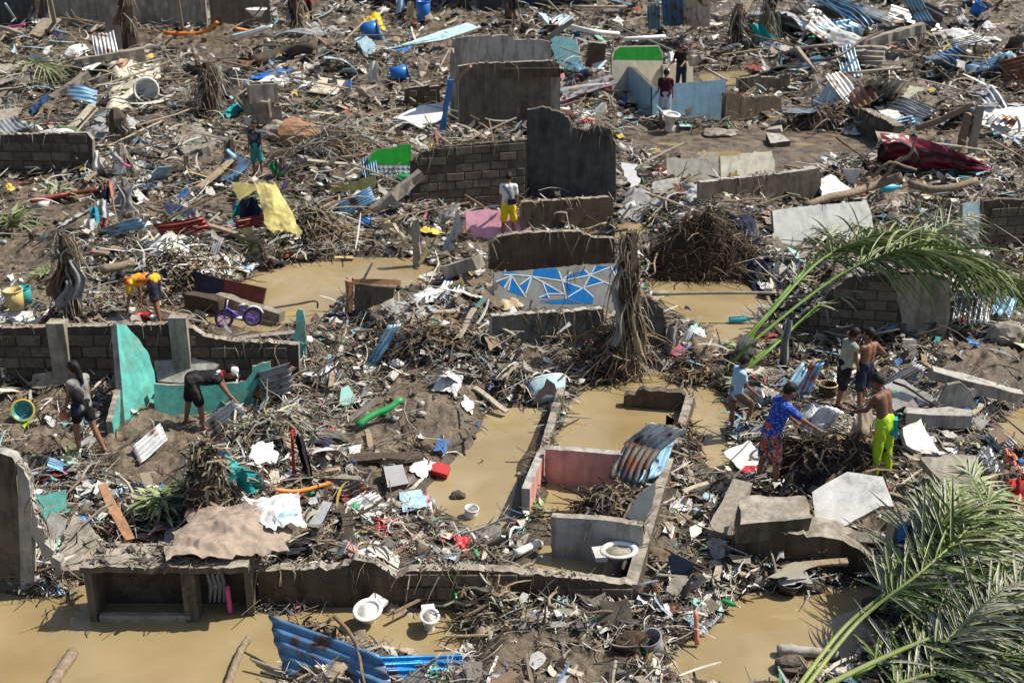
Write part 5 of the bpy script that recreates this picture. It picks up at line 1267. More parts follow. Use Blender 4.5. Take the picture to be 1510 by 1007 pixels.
for lb, m, px, py, w, h, amp in (
    ('pale striped mattress cloth heaped over wrack in the upper yard', 'cloth_cream', 196, 128, 70, 36, .35), ('blue and white cloth tangle behind the hollow blocks', 'cloth_blue', 396, 116, 44, 16, .25), ('white cloth beside the blue tangle', 'cloth_white', 412, 124, 30, 14, .2),
    ('black tarpaulin crumpled by the dead banana stump', 'cloth_black', 335, 130, 36, 34, .4), ('yellow cloth heap in the far wrack', 'cloth_yellow', 551, 36, 26, 14, .3), ('grey plastic sheet over the half circle at the far wrack', 'cloth_grey', 470, 46, 40, 12, .25),
    ('white plastic bag heap on the central mound', 'plastic_white', 664, 560, 34, 26, .12), ('white cloth strewn over the central ridge', 'cloth_white', 650, 440, 70, 24, .18), ('dark sodden cloth on the central ridge', 'cloth_black', 690, 470, 44, 26, .18),
    ('brown sodden cloth under the mural wall end', 'cloth_brown', 660, 480, 54, 26, .2), ('grey crumpled cloth below the orange frame post', 'cloth_grey', 590, 460, 70, 22, .15), ('white foam lump on the mud bank of the pool', 'plastic_white', 690, 600, 16, 14, .1),
    ('white cloth floating by the green bush edge', 'cloth_white', 540, 752, 46, 24, .08), ('white plastic scrap at the pool edge near the grille crate', 'plastic_white', 622, 690, 26, 24, .07), ('black plastic bag on the wall drift by the pot', 'plastic_black', 745, 802, 30, 18, .08),
    ('mud stained cloth heaped at the left end of the triangle mural', 'cloth_tan', 744, 440, 44, 16, .16), ('white plastic caught at the left end of the triangle mural', 'plastic_white', 732, 430, 22, 12, .14), ('mud coated sack lying beneath the bathroom front wall', 'sack', 830, 898, 44, 22, .14), ('magenta cloth ball under the bathroom front wall', 'cloth_pink', 868, 888, 18, 16, .12), ('white silver film on mud right of the bathroom', 'plastic_white', 1006, 748, 28, 16, .05),
    ('black net heap at the feet of the boys', 'cloth_black', 1190, 690, 90, 60, .28), ('brown muddy sack heap by the lime trousers', 'cloth_brown', 1240, 690, 70, 50, .28), ('silver foil bundle held by the boy in the blue dotted shirt', 'iron_pale', 1196, 612, 40, 36, .2),
    ('silver grey curtain sheet behind the boy in the pale shirt', 'iron_grey', 1108, 594, 30, 44, .3), ('white plastic litter by the palm stems', 'plastic_white', 1030, 505, 44, 26, .15), ('cyan plastic sheet among white litter by the palm stems', 'plastic_mint', 1024, 492, 20, 14, .15),
    ('grey crumpled sheet at the foot of the straw hung post', 'cloth_grey', 960, 538, 60, 16, .1), ('navy cloth under the root mass', 'cloth_navy', 1110, 380, 34, 60, .25), ('pink cloth on top of the root mass', 'cloth_pink', 1046, 284, 34, 8, .15),
    ('rose pink cloth roll on the debris slope by the blue enclosure', 'cloth_pink', 842, 150, 34, 16, .18), ('white roll of plastic down the debris slope', 'plastic_white', 862, 170, 34, 12, .15), ('pale plastic at the crate corner above the stream', 'plastic_white', 1252, 190, 22, 12, .12),
    ('grey white cloth heap right of the black wall', 'cloth_grey', 938, 300, 40, 24, .2), ('white plastic tangle in the drift under the retained pool', 'plastic_white', 258, 396, 50, 30, .2), ('pale cloth tangle above the bending person in orange', 'cloth_white', 250, 372, 54, 30, .25),
    ('orange and white cloth bundle over the fallen slab drift', 'cloth_coral', 1486, 676, 20, 30, .2), ('white plastic bag in the drift behind the palm fronds', 'plastic_white', 1462, 690, 26, 22, .2), ('dark red cloth hanging in the drift at the picture edge', 'cloth_red', 1500, 738, 30, 40, .25),
    ('blue plastic bundle at the bush by the mossy stump', 'plastic_blue', 262, 747, 14, 12, .1), ('white crumpled sheet over the far roof', 'plastic_white', 1216, 34, 36, 20, .35), ('striped white sheet in the far right wrack', 'cloth_white', 1420, 56, 46, 18, .3), ('white plastic bundle behind the green topped wall', 'plastic_white', 988, 86, 16, 12, .3),
    ('grey tarp folded at the counter end wall', 'cloth_grey', 500, 810, 40, 20, .08), ('muddy sack bundle between the two toilets', 'sack', 585, 905, 60, 60, .22), ('mud coated blanket below the second toilet', 'sack', 630, 950, 80, 34, .12), ('straw coated sack heap by the front wall middle', 'sack', 722, 905, 50, 70, .2),
    ('pale tarpaulin on the long block wall drift', 'cloth_grey', 150, 188, 40, 22, .2), ('grey sacking in the yard by the pale rags', 'cloth_grey', 214, 220, 40, 20, .15), ('white plastic in the mud by the pale rag post', 'plastic_white', 190, 240, 26, 16, .15), ('teal cloth in the drift near the little boy', 'cloth_teal', 352, 162, 20, 16, .2)):
    R_('cloth', lb, 'cloth', m, px, py, w, h, amp, random.uniform(-.4, .4))
H = hang
H('shirt', 'dark and white striped shirt hanging on the far wrapped post', 'shirt', 'cloth_navy', 163, 330, 272, 300, 12, fold=.08)
H('shirt', 'white shirt with a red hem hanging at the pale rag post', 'shirt', 'cloth_white', 155, 332, 294, 322, 16, fold=.08)
H('shirt', 'cyan shirt hanging left of the white shirt', 'shirt', 'cloth_cyan', 142, 334, 304, 332, 12, fold=.08)
H('shirt', 'red cloth hanging under the white shirt', 'cloth', 'cloth_red', 154, 336, 322, 345, 9, fold=.05)
H('shirt', 'pink cloth hanging at the top of the pale rag post', 'cloth', 'cloth_coral', 168, 328, 264, 290, 8, fold=.06)
H('shirt', 'white towel hanging below the cyan shirt', 'towel', 'cloth_white', 134, 344, 322, 360, 18, fold=.06)
H('hanging_cloth', 'white triangular cloth hanging by the long low block wall', 'cloth', 'plastic_white', 146, 262, 222, 258, 26, taper=.15, fold=.1)
H('hanging_cloth', 'white cloth hanging by the blue drum in the far wrack', 'cloth', 'plastic_white', 551, 122, 90, 120, 16, fold=.08)
H('hanging_cloth', 'yellow orange cloth hanging from the dark block wall top', 'cloth', 'cloth_yellow', 638, 270, 212, 250, 16, taper=.4, fold=.08)
H('hanging_cloth', 'dark navy jacket hanging over the maroon corrugated piece', 'jacket', 'cloth_navy', 374, 352, 292, 334, 36, fold=.08)
H('hanging_cloth', 'teal edged navy cloth left of the dark navy jacket', 'cloth', 'cloth_teal', 356, 346, 298, 318, 22, fold=.08)
H('hanging_cloth', 'black trousers hanging on the red padded pole', 'trousers', 'cloth_black', 445, 710, 640, 704, 13, sway=.12, fold=.06)
H('hanging_cloth', 'dark grey net hanging from the straw hung post side', 'cloth', 'cloth_grey', 988, 528, 482, 532, 24, fold=.07)
drape('sack', 'brown muddy sack held down by the boy in lime trousers', 'sack', 'sack', (1264, 598, .72), (1284, 604, .74), (1284, 684, .12), (1240, 692, .06), .07, -.05, (14, 18))
H('hanging_cloth', 'white strap hanging at the block wall under the frond', 'cloth', 'cloth_grey', 1156, 540, 470, 545, 16, fold=.05)
H('hanging_cloth', 'light grey wrap at the far edge above the drum', 'cloth', 'cloth_skyblue', 590, 26, 0, 22, 16, fold=.1)
H('hanging_cloth', 'brown hanging board of cloth by the blue drum', 'cloth', 'cloth_tan', 606, 30, 2, 26, 14, fold=.05)
H('hanging_cloth', 'green net draped on the brown wrack tower', 'net', 'cloth_teal', 1112, 74, 36, 64, 26, sway=.6, fold=.1)
H('hanging_cloth', 'teal net rope stretched from the mossy stump', 'net', 'cloth_teal', 352, 740, 694, 722, 60, taper=.5, fold=.08)

# ------------------------------------------------------------------ toilets, tubs, pails
def rotm(az=0, tilt=0, tilt_dir=0):
    return Matrix.Rotation(rad(tilt_dir), 3, 'Z') @ Matrix.Rotation(rad(tilt), 3, 'X') @ Matrix.Rotation(rad(az - tilt_dir), 3, 'Z')

def toilet(label, pos, az=0, tilt=0, tdir=0, s=1.0, stained=False):
    t = thing('toilet', label, 'toilet', pos, 'toilet bowls left in the mud')
    R = rotm(az, tilt, tdir)
    def L(mb, prof, sh, name, m, n=22, sy=1.28):
        mb.lathe(pos, [(r * s, z * s) for r, z in prof], n, R, 1.0, sy, 0, [q * s for q in sh], caps=name != 'bowl')
        return mb.build(name, m, pos, t, smooth=True)
    L(MB(), [(.115, -.05), (.11, .02), (.095, .10), (.10, .18), (.14, .27), (.175, .33), (.185, .365)], [-.05, -.05, -.04, -.03, 0, .02, .03], 'pedestal', 'concrete' if stained else 'ceramic')
    L(MB(), [(.180, .360), (.200, .372), (.204, .390), (.192, .402), (.160, .402), (.145, .390), (.135, .33), (.105, .25), (.06, .20), (.0005, .19)], [.03] * 5 + [.03, .02, 0, -.02, -.02], 'bowl', 'ceramic_rim', 28)
    mb = MB(); mb.box(Vector(pos) + R @ Vector((0, -.235 * s, .355 * s)), (.26 * s, .16 * s, .07 * s), R, jit=.004)
    mb.build('shelf', 'ceramic_rim', pos, t)
    return t
toilet('clean white toilet bowl standing beside the man in the maroon shirt', gp(988, 194) + Vector((0, 0, .05)), 200, 4, 0, 1.25)
toilet('white toilet bowl with a muddy pedestal in the roofless bathroom corner', on_z(908, 846, 0) + Vector((.0, 0, .0)), -80, 3, 0, 1.0, True)
toilet('tilted white toilet bowl in brown water before the low bathroom wall', on_z(540, 916, 0) + Vector((0, 0, -.08)), 150, 14, 40, .85)
toilet('white toilet bowl standing under twigs by the green bottle', on_z(634, 927, 0) + Vector((0, 0, -.02)), 190, 5, 0, .64)
mb = MB(); p = gp(636, 890); mb.box(p + Vector((0, .1, .2)), (.34, .14, .26), jit=.02)
tag(mb.build('cistern', 'plastic_skyblue', p), 'pale blue cistern box behind the toilet under the twigs', 'cistern')

def pail(name, label, cat, m, pos, r, h, tilt=0, tdir=0, taper=.82, handle=True, rim=None, az=0, hole=None):
    t = thing(name, label, cat, pos)
    R = rotm(az, tilt, tdir)
    w = max(.006, r * .06)
    MB().lathe(pos, [(r * taper, 0), (r * (1 + taper) / 2, h * .5), (r, h), (r - w, h), (r * (1 + taper) / 2 - w, h * .5), (r * taper - w, w), (.0005, w)], 22, R).build('bucket_body', m, pos, t, smooth=True)
    MB().lathe(pos, [(r, h - w * 1.5), (r + w * 1.3, h - w), (r + w * 1.3, h + w * .6), (r - w * .6, h + w * .6)], 22, R, caps=False).build('rim', rim or m, pos, t, smooth=True)
    if handle:
        pts = [Vector(pos) + R @ Vector((r * math.cos(a), .55 * r * math.sin(a) * 1.2, h - abs(math.sin(a)) * h * .35)) for a in [math.pi * k / 8 for k in range(9)]]
        MB().tube(pts, .005, 5).build('handle', 'chrome', pos, t, smooth=True)
    return t
pail('bucket', 'yellow lidded pail standing on the white tray', 'pail', 'plastic_yellowpail', gp(25, 468) + Vector((0, 0, .18)), .17, .36, 0, 0, .95, False)
pail('bucket', 'teal pail right behind the yellow lidded pail', 'pail', 'plastic_teal', gp(40, 462) + Vector((0, 0, .2)), .13, .32, 0, 0, .95, False)
pail('bucket', 'white paint pail lying half sunk in the big brown pool', 'pail', 'plastic_white', on_z(693, 760, 0) + Vector((0, 0, -.06)), .10, .20, 10, 60, .95, False)
pail('bucket', 'grey muddy bucket tipped at the corner of the bathroom wall', 'bucket', 'cloth_grey', on_z(967, 962, .08), .14, .28, 22, -60, .82, False)
pail('bucket', 'white bucket lying open in the striped cloth heap', 'bucket', 'plastic_white', gp(220, 150) + Vector((0, 0, .3)), .38, .5, 70, 10, .85, False)
pail('bowl', 'white wash bowl standing on a stump in the far wrack', 'bowl', 'plastic_white', gp(380, 42) + Vector((0, 0, .5)), .42, .3, 0, 0, .5, False)
pail('bucket', 'red basin in front of the person in the orange shirt', 'basin', 'plastic_red', gp(212, 474) + Vector((0, 0, .03)), .16, .13, 12, 200, .75, False)
pail('pot', 'grey cooking pot beside the red basin', 'pot', 'iron_grey', gp(229, 477) + Vector((0, 0, .02)), .09, .12, 0, 0, .95, False)
pail('pot', 'black pot lying under the pale bent board in the tan pool', 'pot', 'plastic_black', on_z(1160, 868, 0), .19, .16, 6, 40, .8, False)
pail('drum', 'blue plastic drum in the far wrack by the long pale door', 'drum', 'plastic_blue', gp(625, 34) + Vector((0, 0, .1)), .3, .8, 0, 0, .95, False)
pail('drum', 'small blue barrel lying in front of the white hanging cloth', 'barrel', 'plastic_blue', gp(568, 122) + Vector((.2, 0, .25)), .26, .6, 80, 100, .95, False)
pail('drum', 'blue tub lying in the far wrack under the yellow cloth heap', 'tub', 'plastic_blue', gp(541, 60) + Vector((-.2, 0, .3)), .42, .7, 82, 95, .9, False)
pail('barrel', 'blue can half buried in drift by the upper pool', 'can', 'plastic_blue', gp(540, 338) + Vector((-.15, 0, .12)), .12, .28, 80, 100, .95, False)
pail('bucket', 'olive muddy pail lying on the ridge by the dark stained wall', 'pail', 'leaf_grey', gp(708, 508) + Vector((0, 0, .1)), .10, .2, 70, 30, .9, False)
pail('bucket', 'yellow rimmed tin pail among rubble behind the boys', 'pail', 'wood_dark', gp(1219, 590) + Vector((0, 0, .1)), .15, .2, 0, 0, .95, False, rim='plastic_yellowpail')
pail('bucket', 'dark bucket mouth beside the bathroom corner', 'bucket', 'plastic_black', gp(952, 892) + Vector((0, 0, .02)), .10, .13, 30, 160, .9, False, rim='plastic_grey')
pail('bucket', 'blue ball like jug in the far right wrack', 'jug', 'plastic_blue', gp(1434, 32) + Vector((0, 0, .3)), .26, .5, 30, 60, .9, False)
pail('bucket', 'green bucket edge near the bathroom mud', 'bottle stub', 'plastic_green', gp(565, 612) + Vector((0, 0, .02)), .06, .1, 40, 30, .9, False)
# broad grey wash basin full of water
pos = gp(163, 478) + Vector((0, .05, -.02))
t = thing('wash_basin', 'broad round grey concrete wash basin filled with water', 'wash basin', pos)
MB().lathe(pos, [(.36, 0), (.42, .12), (.43, .15), (.37, .155), (.36, .12), (.30, .05), (.0005, .04)], 28, None, 1.0, .9).build('basin_body', 'concrete', pos, t, smooth=True)
MB().lathe(pos, [(.355, .11), (.0005, .111)], 28, None, 1, .9, caps=False).build('water_surface', 'mural_grey', pos, t)
# green and yellow tub tipped on its side
pos = gp(36, 616) + Vector((0, 0, .13))
t = thing('tub', 'dark green tub with a yellow rim tipped beside the walking woman', 'tub', pos)
R = rotm(0, 62, 15)
MB().lathe(pos, [(.12, -.10), (.17, .06), (.16, .06), (.11, -.08), (.0005, -.08)], 24, R).build('tub_body', 'plastic_teal', pos, t, smooth=True)
MB().lathe(pos, [(.165, .05), (.19, .06), (.19, .075), (.165, .07)], 24, R, caps=False).build('rim', 'plastic_yellow', pos, t, smooth=True)
S('lime_scrap', 'lime green scrap lying under the tipped green tub', 'scrap', 'plastic_lime', .02, [(32, 628, .03), (46, 617, .1), (49, 621, .08), (36, 631, .03)], rough=.004)
# tray
S('tray', 'white foam tray under the yellow pail', 'tray', 'plastic_white', .08, [(-10, 466, .16), (8, 458, .2), (48, 461, .2), (52, 470, .16), (40, 477, .12), (-10, 478, .12)], rough=.004)
P('rail', 'maroon bed rail lying under the foam tray', 'rail', 'iron_red', [(-10, 485, .1), (50, 482, .12), (82, 452, .3)], .025, .022, 6)
P('rail', 'white bed rail beside the maroon bed rail', 'rail', 'plastic_white', [(46, 486, .1), (72, 456, .25)], .018, .018, 6)
# washing machine like blue white tub at the pool wall
pos = gp(806, 580) + Vector((0, 0, .12))
t = thing('bath_tub', 'battered blue and white fibre tub lying at the head of the pool', 'tub', pos)
R = rotm(0, -62, 12)
MB().lathe(pos, [(.20, -.30), (.25, -.1), (.29, .12), (.28, .12), (.24, -.1), (.19, -.28), (.0005, -.28)], 22, R, 1.25, .62).build('tub_body', 'paint_skyblue', pos, t, smooth=True)
MB().lathe(pos, [(.28, .10), (.31, .12), (.31, .14), (.28, .14)], 22, R, 1.25, .62, caps=False).build('rim', 'plastic_white', pos, t, smooth=True)
# green roll
pos = p3(562, 610, .12)
P('green_roll', 'bright green rolled plastic mat lying in the central mud', 'mat roll', 'plastic_green', [(528, 628, .12), (560, 606, .22), (596, 590, .3)], .058, .05, 10, .012)
# bottles
def bottle(label, m, p, az, L=.26, r=.035, group='bottles stranded in the mud'):
    R = Matrix.Rotation(rad(az), 3, 'Z') @ Matrix.Rotation(rad(86), 3, 'X')
    t = thing('bottle', label, 'bottle', p, group)
    MB().lathe(p, [(r * .9, 0), (r, .02), (r, L * .6), (r * .38, L * .82), (r * .34, L)], 10, R).build('bottle_body', m, p, t, smooth=True)
    MB().lathe(p, [(r * .42, L * .97), (r * .42, L * 1.05)], 8, R).build('cap', 'plastic_white', p, t)
    return t
bottle('dark green glass bottle lying at the edge of the tan pool', 'plastic_green', gp(1064, 890) + Vector((0, 0, .05)), 50)
bottle('clear green bottle stuck beside the glass bottle in the tan pool', 'plastic_mint', gp(1060, 912) + Vector((0, 0, .05)), 170)
bottle('bright green bottle hanging on the low bathroom wall', 'plastic_green', p3(669, 866, .2), 10)
bottle('clear plastic bottle on the mud of the bathroom wall top', 'plastic_mint', gp(655, 815) + Vector((0, 0, .05)), 80)
bottle('green bottle on the wrack of the straw hung post', 'plastic_green', p3(938, 425, 1.0), 80)
bottle('blue flat bottle floating in the pool behind the palm stems', 'plastic_cyan', on_z(1075, 472, .32), 90, .5, .06)
bottle('green gas bottle standing under the green tiled wall', 'plastic_green', gp(588, 272) + Vector((0, 0, .15)), 60, .6, .12)
bottle('cyan plastic can in the far drift by the fallen trunk', 'plastic_cyan', gp(1298, 296) + Vector((0, 0, .3)), 100, .5, .1)

# ------------------------------------------------------------------ child's purple bicycle
def bicycle(label, px0, py0, px1, py1):
    a, b = gp(px0, py0), gp(px1, py1)
    b = a + Vector((abs(px1 - px0) / ppm(a), .08, 0))
    d = b - a; d.z = 0; L = d.length; d.normalize()
    z0 = max(a.z, b.z); t = thing('bicycle', label, 'bicycle', (a + b) / 2)
    lean = Vector((0, .25, 1)).normalized(); sd = d.cross(lean).normalized()
    wr = L * .30
    Q = lambda u, v, w=0: a + d * (u * L) + lean * (v * L) + sd * (w * L) + Vector((0, 0, z0 - a.z))
    M = Matrix((d, lean, sd)).transposed()
    for u in (.0, 1.0):
        c = Q(u, .30)
        wh = MB()
        ring = [c + d * math.cos(k * math.pi / 10) * wr + lean * math.sin(k * math.pi / 10) * wr for k in range(21)]
        wh.tube(ring, wr * .14, 6, cap=False)
        w = wh.build('wheel', 'rubber', c, t, smooth=True)
        sp = MB()
        ring2 = [c + d * math.cos(k * math.pi / 10) * wr * .82 + lean * math.sin(k * math.pi / 10) * wr * .82 for k in range(21)]
        sp.tube(ring2, wr * .09, 5, cap=False)
        for k in range(5):
            an = k * 2 * math.pi / 5
            sp.tube([c, c + (d * math.cos(an) + lean * math.sin(an)) * wr * .8], wr * .09, 5)
        sp.build('rim', 'purple', c, w, smooth=True)
    fr = MB()
    for p, q, r in (((.0, .30), (.10, .72), .03), ((.10, .66), (.52, .36), .045), ((.08, .56), (.50, .30), .03), ((.52, .36), (.62, .70), .035), ((.52, .34), (1.0, .30), .025), ((.60, .62), (1.0, .30), .025)):
        fr.tube([Q(*p), Q(*q)], r * L, 6)
    fr.build('frame', 'purple', a, t, smooth=True)
    hb = MB(); hb.tube([Q(.10, .72), Q(.12, .86)], .025 * L, 6); hb.tube([Q(.14, .92, -.22), Q(.12, .86, -.06), Q(.12, .86, .06), Q(.14, .92, .22)], .022 * L, 6)
    hb.build('handlebar', 'plastic_white', a, t, smooth=True)
    s = MB(); s.tube([Q(.50, .74), Q(.62, .76), Q(.74, .78)], [.03 * L, .06 * L, .09 * L], 7, flat=.5); s.build('saddle', 'plastic_white', a, t, smooth=True)
    cg = MB(); cg.tube([Q(.42, .30, .03), Q(.62, .30, .03)], .09 * L, 7, flat=.5); cg.build('chain_guard', 'plastic_white', a, t, smooth=True)
    mg = MB(); c = Q(1.0, .3); mg.tube([c + d * math.cos(k * .25 + .3) * wr * 1.25 + lean * math.sin(k * .25 + .3) * wr * 1.25 for k in range(8)], .04 * L, 5); mg.build('mudguard', 'plastic_white', a, t, smooth=True)
bicycle('small purple bicycle lying on the mud behind the retaining wall', 331, 482, 372, 487)

def wheel(label, px, py, r, up):
    c = p3(px, py, up); t = thing('cycle_hoop', label, 'wheel', c)
    d = Vector((.7, .6, .2)).normalized(); l = Vector((-.3, .1, 1)).normalized()
    ring = [c + d * math.cos(k * math.pi / 12) * r + l * math.sin(k * math.pi / 12) * r for k in range(25)]
    MB().tube(ring, .018, 6, cap=False).build('tyre', 'rubber', c, t, smooth=True)
    mb = MB().tube([c + (q - c) * .93 for q in ring], .012, 5, cap=False)
    for k in range(0, 24, 3): mb.tube([c, ring[k]], .004, 4)
    mb.build('rim', 'chrome', c, t, smooth=True)
wheel('spoked bicycle wheel in the rubble before the boy in the dotted shirt', 1157, 636, .26, .25)

# ------------------------------------------------------------------ crushed maroon car body
def car():
    P0 = [(1296, 196, .95), (1340, 200, .95), (1390, 214, .8), (1420, 228, .6), (1456, 242, .3)]
    P1 = [(1296, 242, .12), (1340, 250, .08), (1390, 252, .12), (1420, 254, .1), (1456, 250, .2)]
    A = [p3(*p) for p in P0]; B = [p3(*p) for p in P1]
    def lerp(L, t):
        k = min(int(t * 4), 3); f = t * 4 - k; return L[k].lerp(L[k + 1], f)
    def fn(i, j, off=0):
        p = lerp(A, i).lerp(lerp(B, i), j)
        cr = float(fbm(np.array(i * 5.0), np.array(j * 3.0), 4, 4))
        y = -.30 * math.sin(j * math.pi) - .20 * cr - .10 * abs(math.sin(j * 5 + i * 2))
        u, v = (i - .13) / .15, (j - .66) / .48
        rr = u * u + v * v
        if rr < 1: y += .22 * (1 - rr) ** .4
        elif rr < 1.5: y -= .10 * (1.5 - rr) * 2
        return p + Vector((0, y + off, .05 * cr))
    o = thing('car_wreck', 'crushed maroon car body with a wheel arch lying on its side in the wrack', 'car wreck', B[2])
    mb = MB().grid(64, 30, fn); mb.build('body_panel', 'maroon_car', B[2], o, smooth=True)
    k = MB().grid(20, 8, lambda i, j: fn(i, j, .05) + Vector((0, .35, -.05)))
    k.build('under_panel', 'iron_dark', B[2], o, smooth=True)
    ar = [fn(.13 + .152 * math.cos(a), .66 + .47 * math.sin(a)) + Vector((0, -.04, .0)) for a in [math.pi + k * math.pi / 14 for k in range(15)]]
    MB().tube(ar, .06, 6).build('wheel_arch', 'rubber', B[2], o, smooth=True)
    MB().tube([fn(.3 + .66 * k / 8, .3 + .02 * math.sin(k)) + Vector((0, -.03, 0)) for k in range(9)], .035, 5).build('trim_strip', 'rubber', B[2], o, smooth=True)
car()

# ------------------------------------------------------------------ hollow blocks and stacked pieces
def hollow_block(label, p, az, tilt, s=1.0):
    R = rotm(az, tilt, 0)
    t = thing('hollow_block', label, 'concrete block', p, 'hollow blocks stacked by the little boy')
    w, d, h = .55 * s, .3 * s, .36 * s
    body = MB()
    for x in (-w / 2 + .03, 0, w / 2 - .03): body.box(Vector(p) + R @ Vector((x, 0, h / 2)), (.06, d, h), R, jit=.006)
    for y in (-d / 2 + .03, d / 2 - .03): body.box(Vector(p) + R @ Vector((0, y, h / 2)), (w - .004, .058, h - .004), R, jit=.004)
    body.build('block_shell', 'concrete', p, t)
    return t
for px, py, az, tl, dz, lb in ((388, 150, 20, 0, .75, 'topmost hollow block of the stack behind the little boy'), (384, 166, -15, 20, .35, 'tilted hollow block in the middle of the stack behind the boy'), (396, 182, 10, 0, .05, 'lowest hollow block of the stack behind the little boy'), (374, 150, 40, 50, .3, 'hollow block tipped on edge beside the boy\'s stack')):
    hollow_block(lb, p3(px, py, dz), az, tl, 1.5)

# ------------------------------------------------------------------ rocks
def rock(name, label, cat, m, px, py, r, sq=.7, up=.0, seed=0, group=None):
    p = gp(px, py); bm = bmesh.new(); bmesh.ops.create_icosphere(bm, subdivisions=3, radius=1)
    for v in bm.verts:
        c = v.co.copy(); f = 1 + .35 * float(fbm(np.array(c.x * 1.6 + seed), np.array(c.y * 1.6 + c.z * 2.1), seed, 3))
        v.co = Vector((c.x * r * f, c.y * r * .8 * f, c.z * r * sq * f))
    me = bpy.data.meshes.new(name); bm.to_mesh(me); bm.free(); me.materials.append(MATS[m])
    o = bpy.data.objects.new(name, me); link(o, p + Vector((0, 0, up + r * sq * .3)), None)
    return tag(o, label, cat, group)
rock('boulder', 'orange brown stump boulder at the little pool behind the boy', 'boulder', 'wood_orange', 436, 208, .75, .7, 0, 3)
rock('boulder', 'grey boulder beside the orange brown stump boulder', 'boulder', 'concrete', 408, 200, .45, .7, 0, 4)
rock('boulder', 'pinkish tan boulder in the rubble at the palm tips', 'boulder', 'concrete_pale', 1492, 474, .38, .6, 0, 5)
rock('boulder', 'tan squared boulder below the pinkish one', 'boulder', 'concrete', 1482, 500, .33, .8, 0, 6)
rock('boulder', 'mud clod floating in the big brown pool by the pail', 'clod', 'concrete_dark', 675, 732, .12, .6, 0, 7)
rock('boulder', 'round stone below the tipped grey bucket', 'stone', 'concrete', 962, 968, .12, .8, 0, 8)
rock('boulder', 'dark mud lump beside the round stone', 'mud lump', 'root', 930, 955, .22, .8, .0, 9)
rock('boulder', 'flat stone in the muddy stream before the blue wall', 'stone', 'concrete', 1060, 199, .5, .25, 0, 10)
rock('boulder', 'white grey rock by the foundation wall in the tan pool', 'rock', 'concrete_pale', 1118, 858, .12, .8, 0, 11)
rock('boulder', 'dark broken rock under the pale bent board', 'rock', 'concrete_dark', 1198, 866, .16, .6, 0, 12)
rock('boulder', 'mud caked stone in the bottom pool corner', 'stone', 'concrete_dark', 1165, 985, .2, .6, 0, 13)
rock('boulder', 'dark brown clod heap by the palm midribs', 'clod', 'wood_dark', 1290, 900, .2, .7, 0, 14)

# ------------------------------------------------------------------ root mass and wrack heaps
def heap(name, label, cat, px, py, rx, ry, h, n, L, mats, r=(.008, .025), mid='root', droop=.7):
    g = gp(px, py); o = thing(name, label, cat, g)
    mb = MB()
    nu, nv = 26, 12
    ph = random.uniform(0, 50)
    def fn(i, j):
        a = i * 2 * math.pi; rr = j
        f = 1 + .3 * float(fbm(np.array(math.cos(a) * 1.5 + ph), np.array(math.sin(a) * 1.5 + j), 2, 3))
        x, y = math.cos(a) * rx * rr * f, math.sin(a) * ry * rr * f
        z = float(hgt(g.x + x, g.y + y)) - g.z
        return g + Vector((x, y, max(z - .1, z * .5 + h * (1 - rr ** 2) * (1 + .4 * float(fbm(np.array(x * 3 + ph), np.array(y * 3), 6, 3))) - .05)))
    mb.grid(nu, nv, fn); mb.build('mound', mid, g, o, smooth=True)
    s = MB()
    for k in range(n):
        a = random.uniform(0, 6.283); q = math.sqrt(random.random())
        st = fn(a / 6.283, q) + Vector((0, 0, random.uniform(-.02, .06)))
        strands(s, st, L * random.uniform(.5, 1.2), 1.0, 1, random.uniform(*r), droop * random.uniform(.3, 1.2), mix=range(len(mats)), wrig=.34, el=(-.3, .7))
    so = s.build('strands', mats, g, o); so['kind'] = 'stuff'
    return o
heap('root_mass', 'huge dark torn up root mass above the far pool', 'root mass', 1040, 398, 1.3, .7, 1.2, 1500, .8, ['root', 'root', 'root', 'wood_dark', 'straw'], (.005, .015))
heap('wrack_heap', 'dense heap of straw under the straw hung post', 'wrack heap', 905, 545, .6, .4, .75, 420, .8, ['straw', 'straw', 'root', 'bark'])
heap('wrack_heap', 'orange brown fibre heap at the foot of the palm stems', 'wrack heap', 1040, 555, .7, .3, .30, 420, .5, ['wood_orange', 'straw', 'leaf_grey'])
heap('wrack_heap', 'twig heap piled inside the pink walled room', 'wrack heap', 905, 756, .55, .22, .38, 420, .6, ['wood_dark', 'straw', 'wood_grey'])
heap('wrack_heap', 'black net and cable heap in front of the boys', 'wrack heap', 1200, 690, .55, .4, .5, 340, .6, ['rubber', 'root', 'straw'])
heap('wrack_heap', 'brown leaf heap at the feet of the boy in lime trousers', 'wrack heap', 1262, 690, .45, .4, .55, 320, .5, ['straw', 'root', 'wood_dark'])
heap('wrack_heap', 'heap of straw strands left of the upper pool', 'wrack heap', 468, 352, .8, .6, .7, 620, 1.0, ['straw', 'leaf_grey', 'wood_dark', 'bark'])
heap('wrack_heap', 'tangle of rags and straw under the little boy', 'wrack heap', 500, 228, 1.5, .9, .7, 520, 1.3, ['straw', 'leaf_grey', 'wood_grey', 'cloth_grey'])
heap('wrack_heap', 'wrack heap between wash basin and pale rags', 'wrack heap', 260, 410, 1.2, .6, .55, 520, .9, ['straw', 'leaf_grey', 'cloth_white', 'root'])
heap('wrack_heap', 'straw heap at the muddy sacks by the front wall', 'wrack heap', 725, 915, .35, .35, .4, 320, .5, ['straw', 'leaf_grey', 'root'])
heap('wrack_heap', 'roots and straw between the blue roofing and the toilet', 'wrack heap', 460, 935, .35, .2, .25, 200, .4, ['straw', 'root', 'bark'])
heap('wrack_heap', 'wrack heap on the ridge above the central mud', 'wrack heap', 620, 505, 1.0, .5, .35, 520, .8, ['straw', 'root', 'wood_grey'])
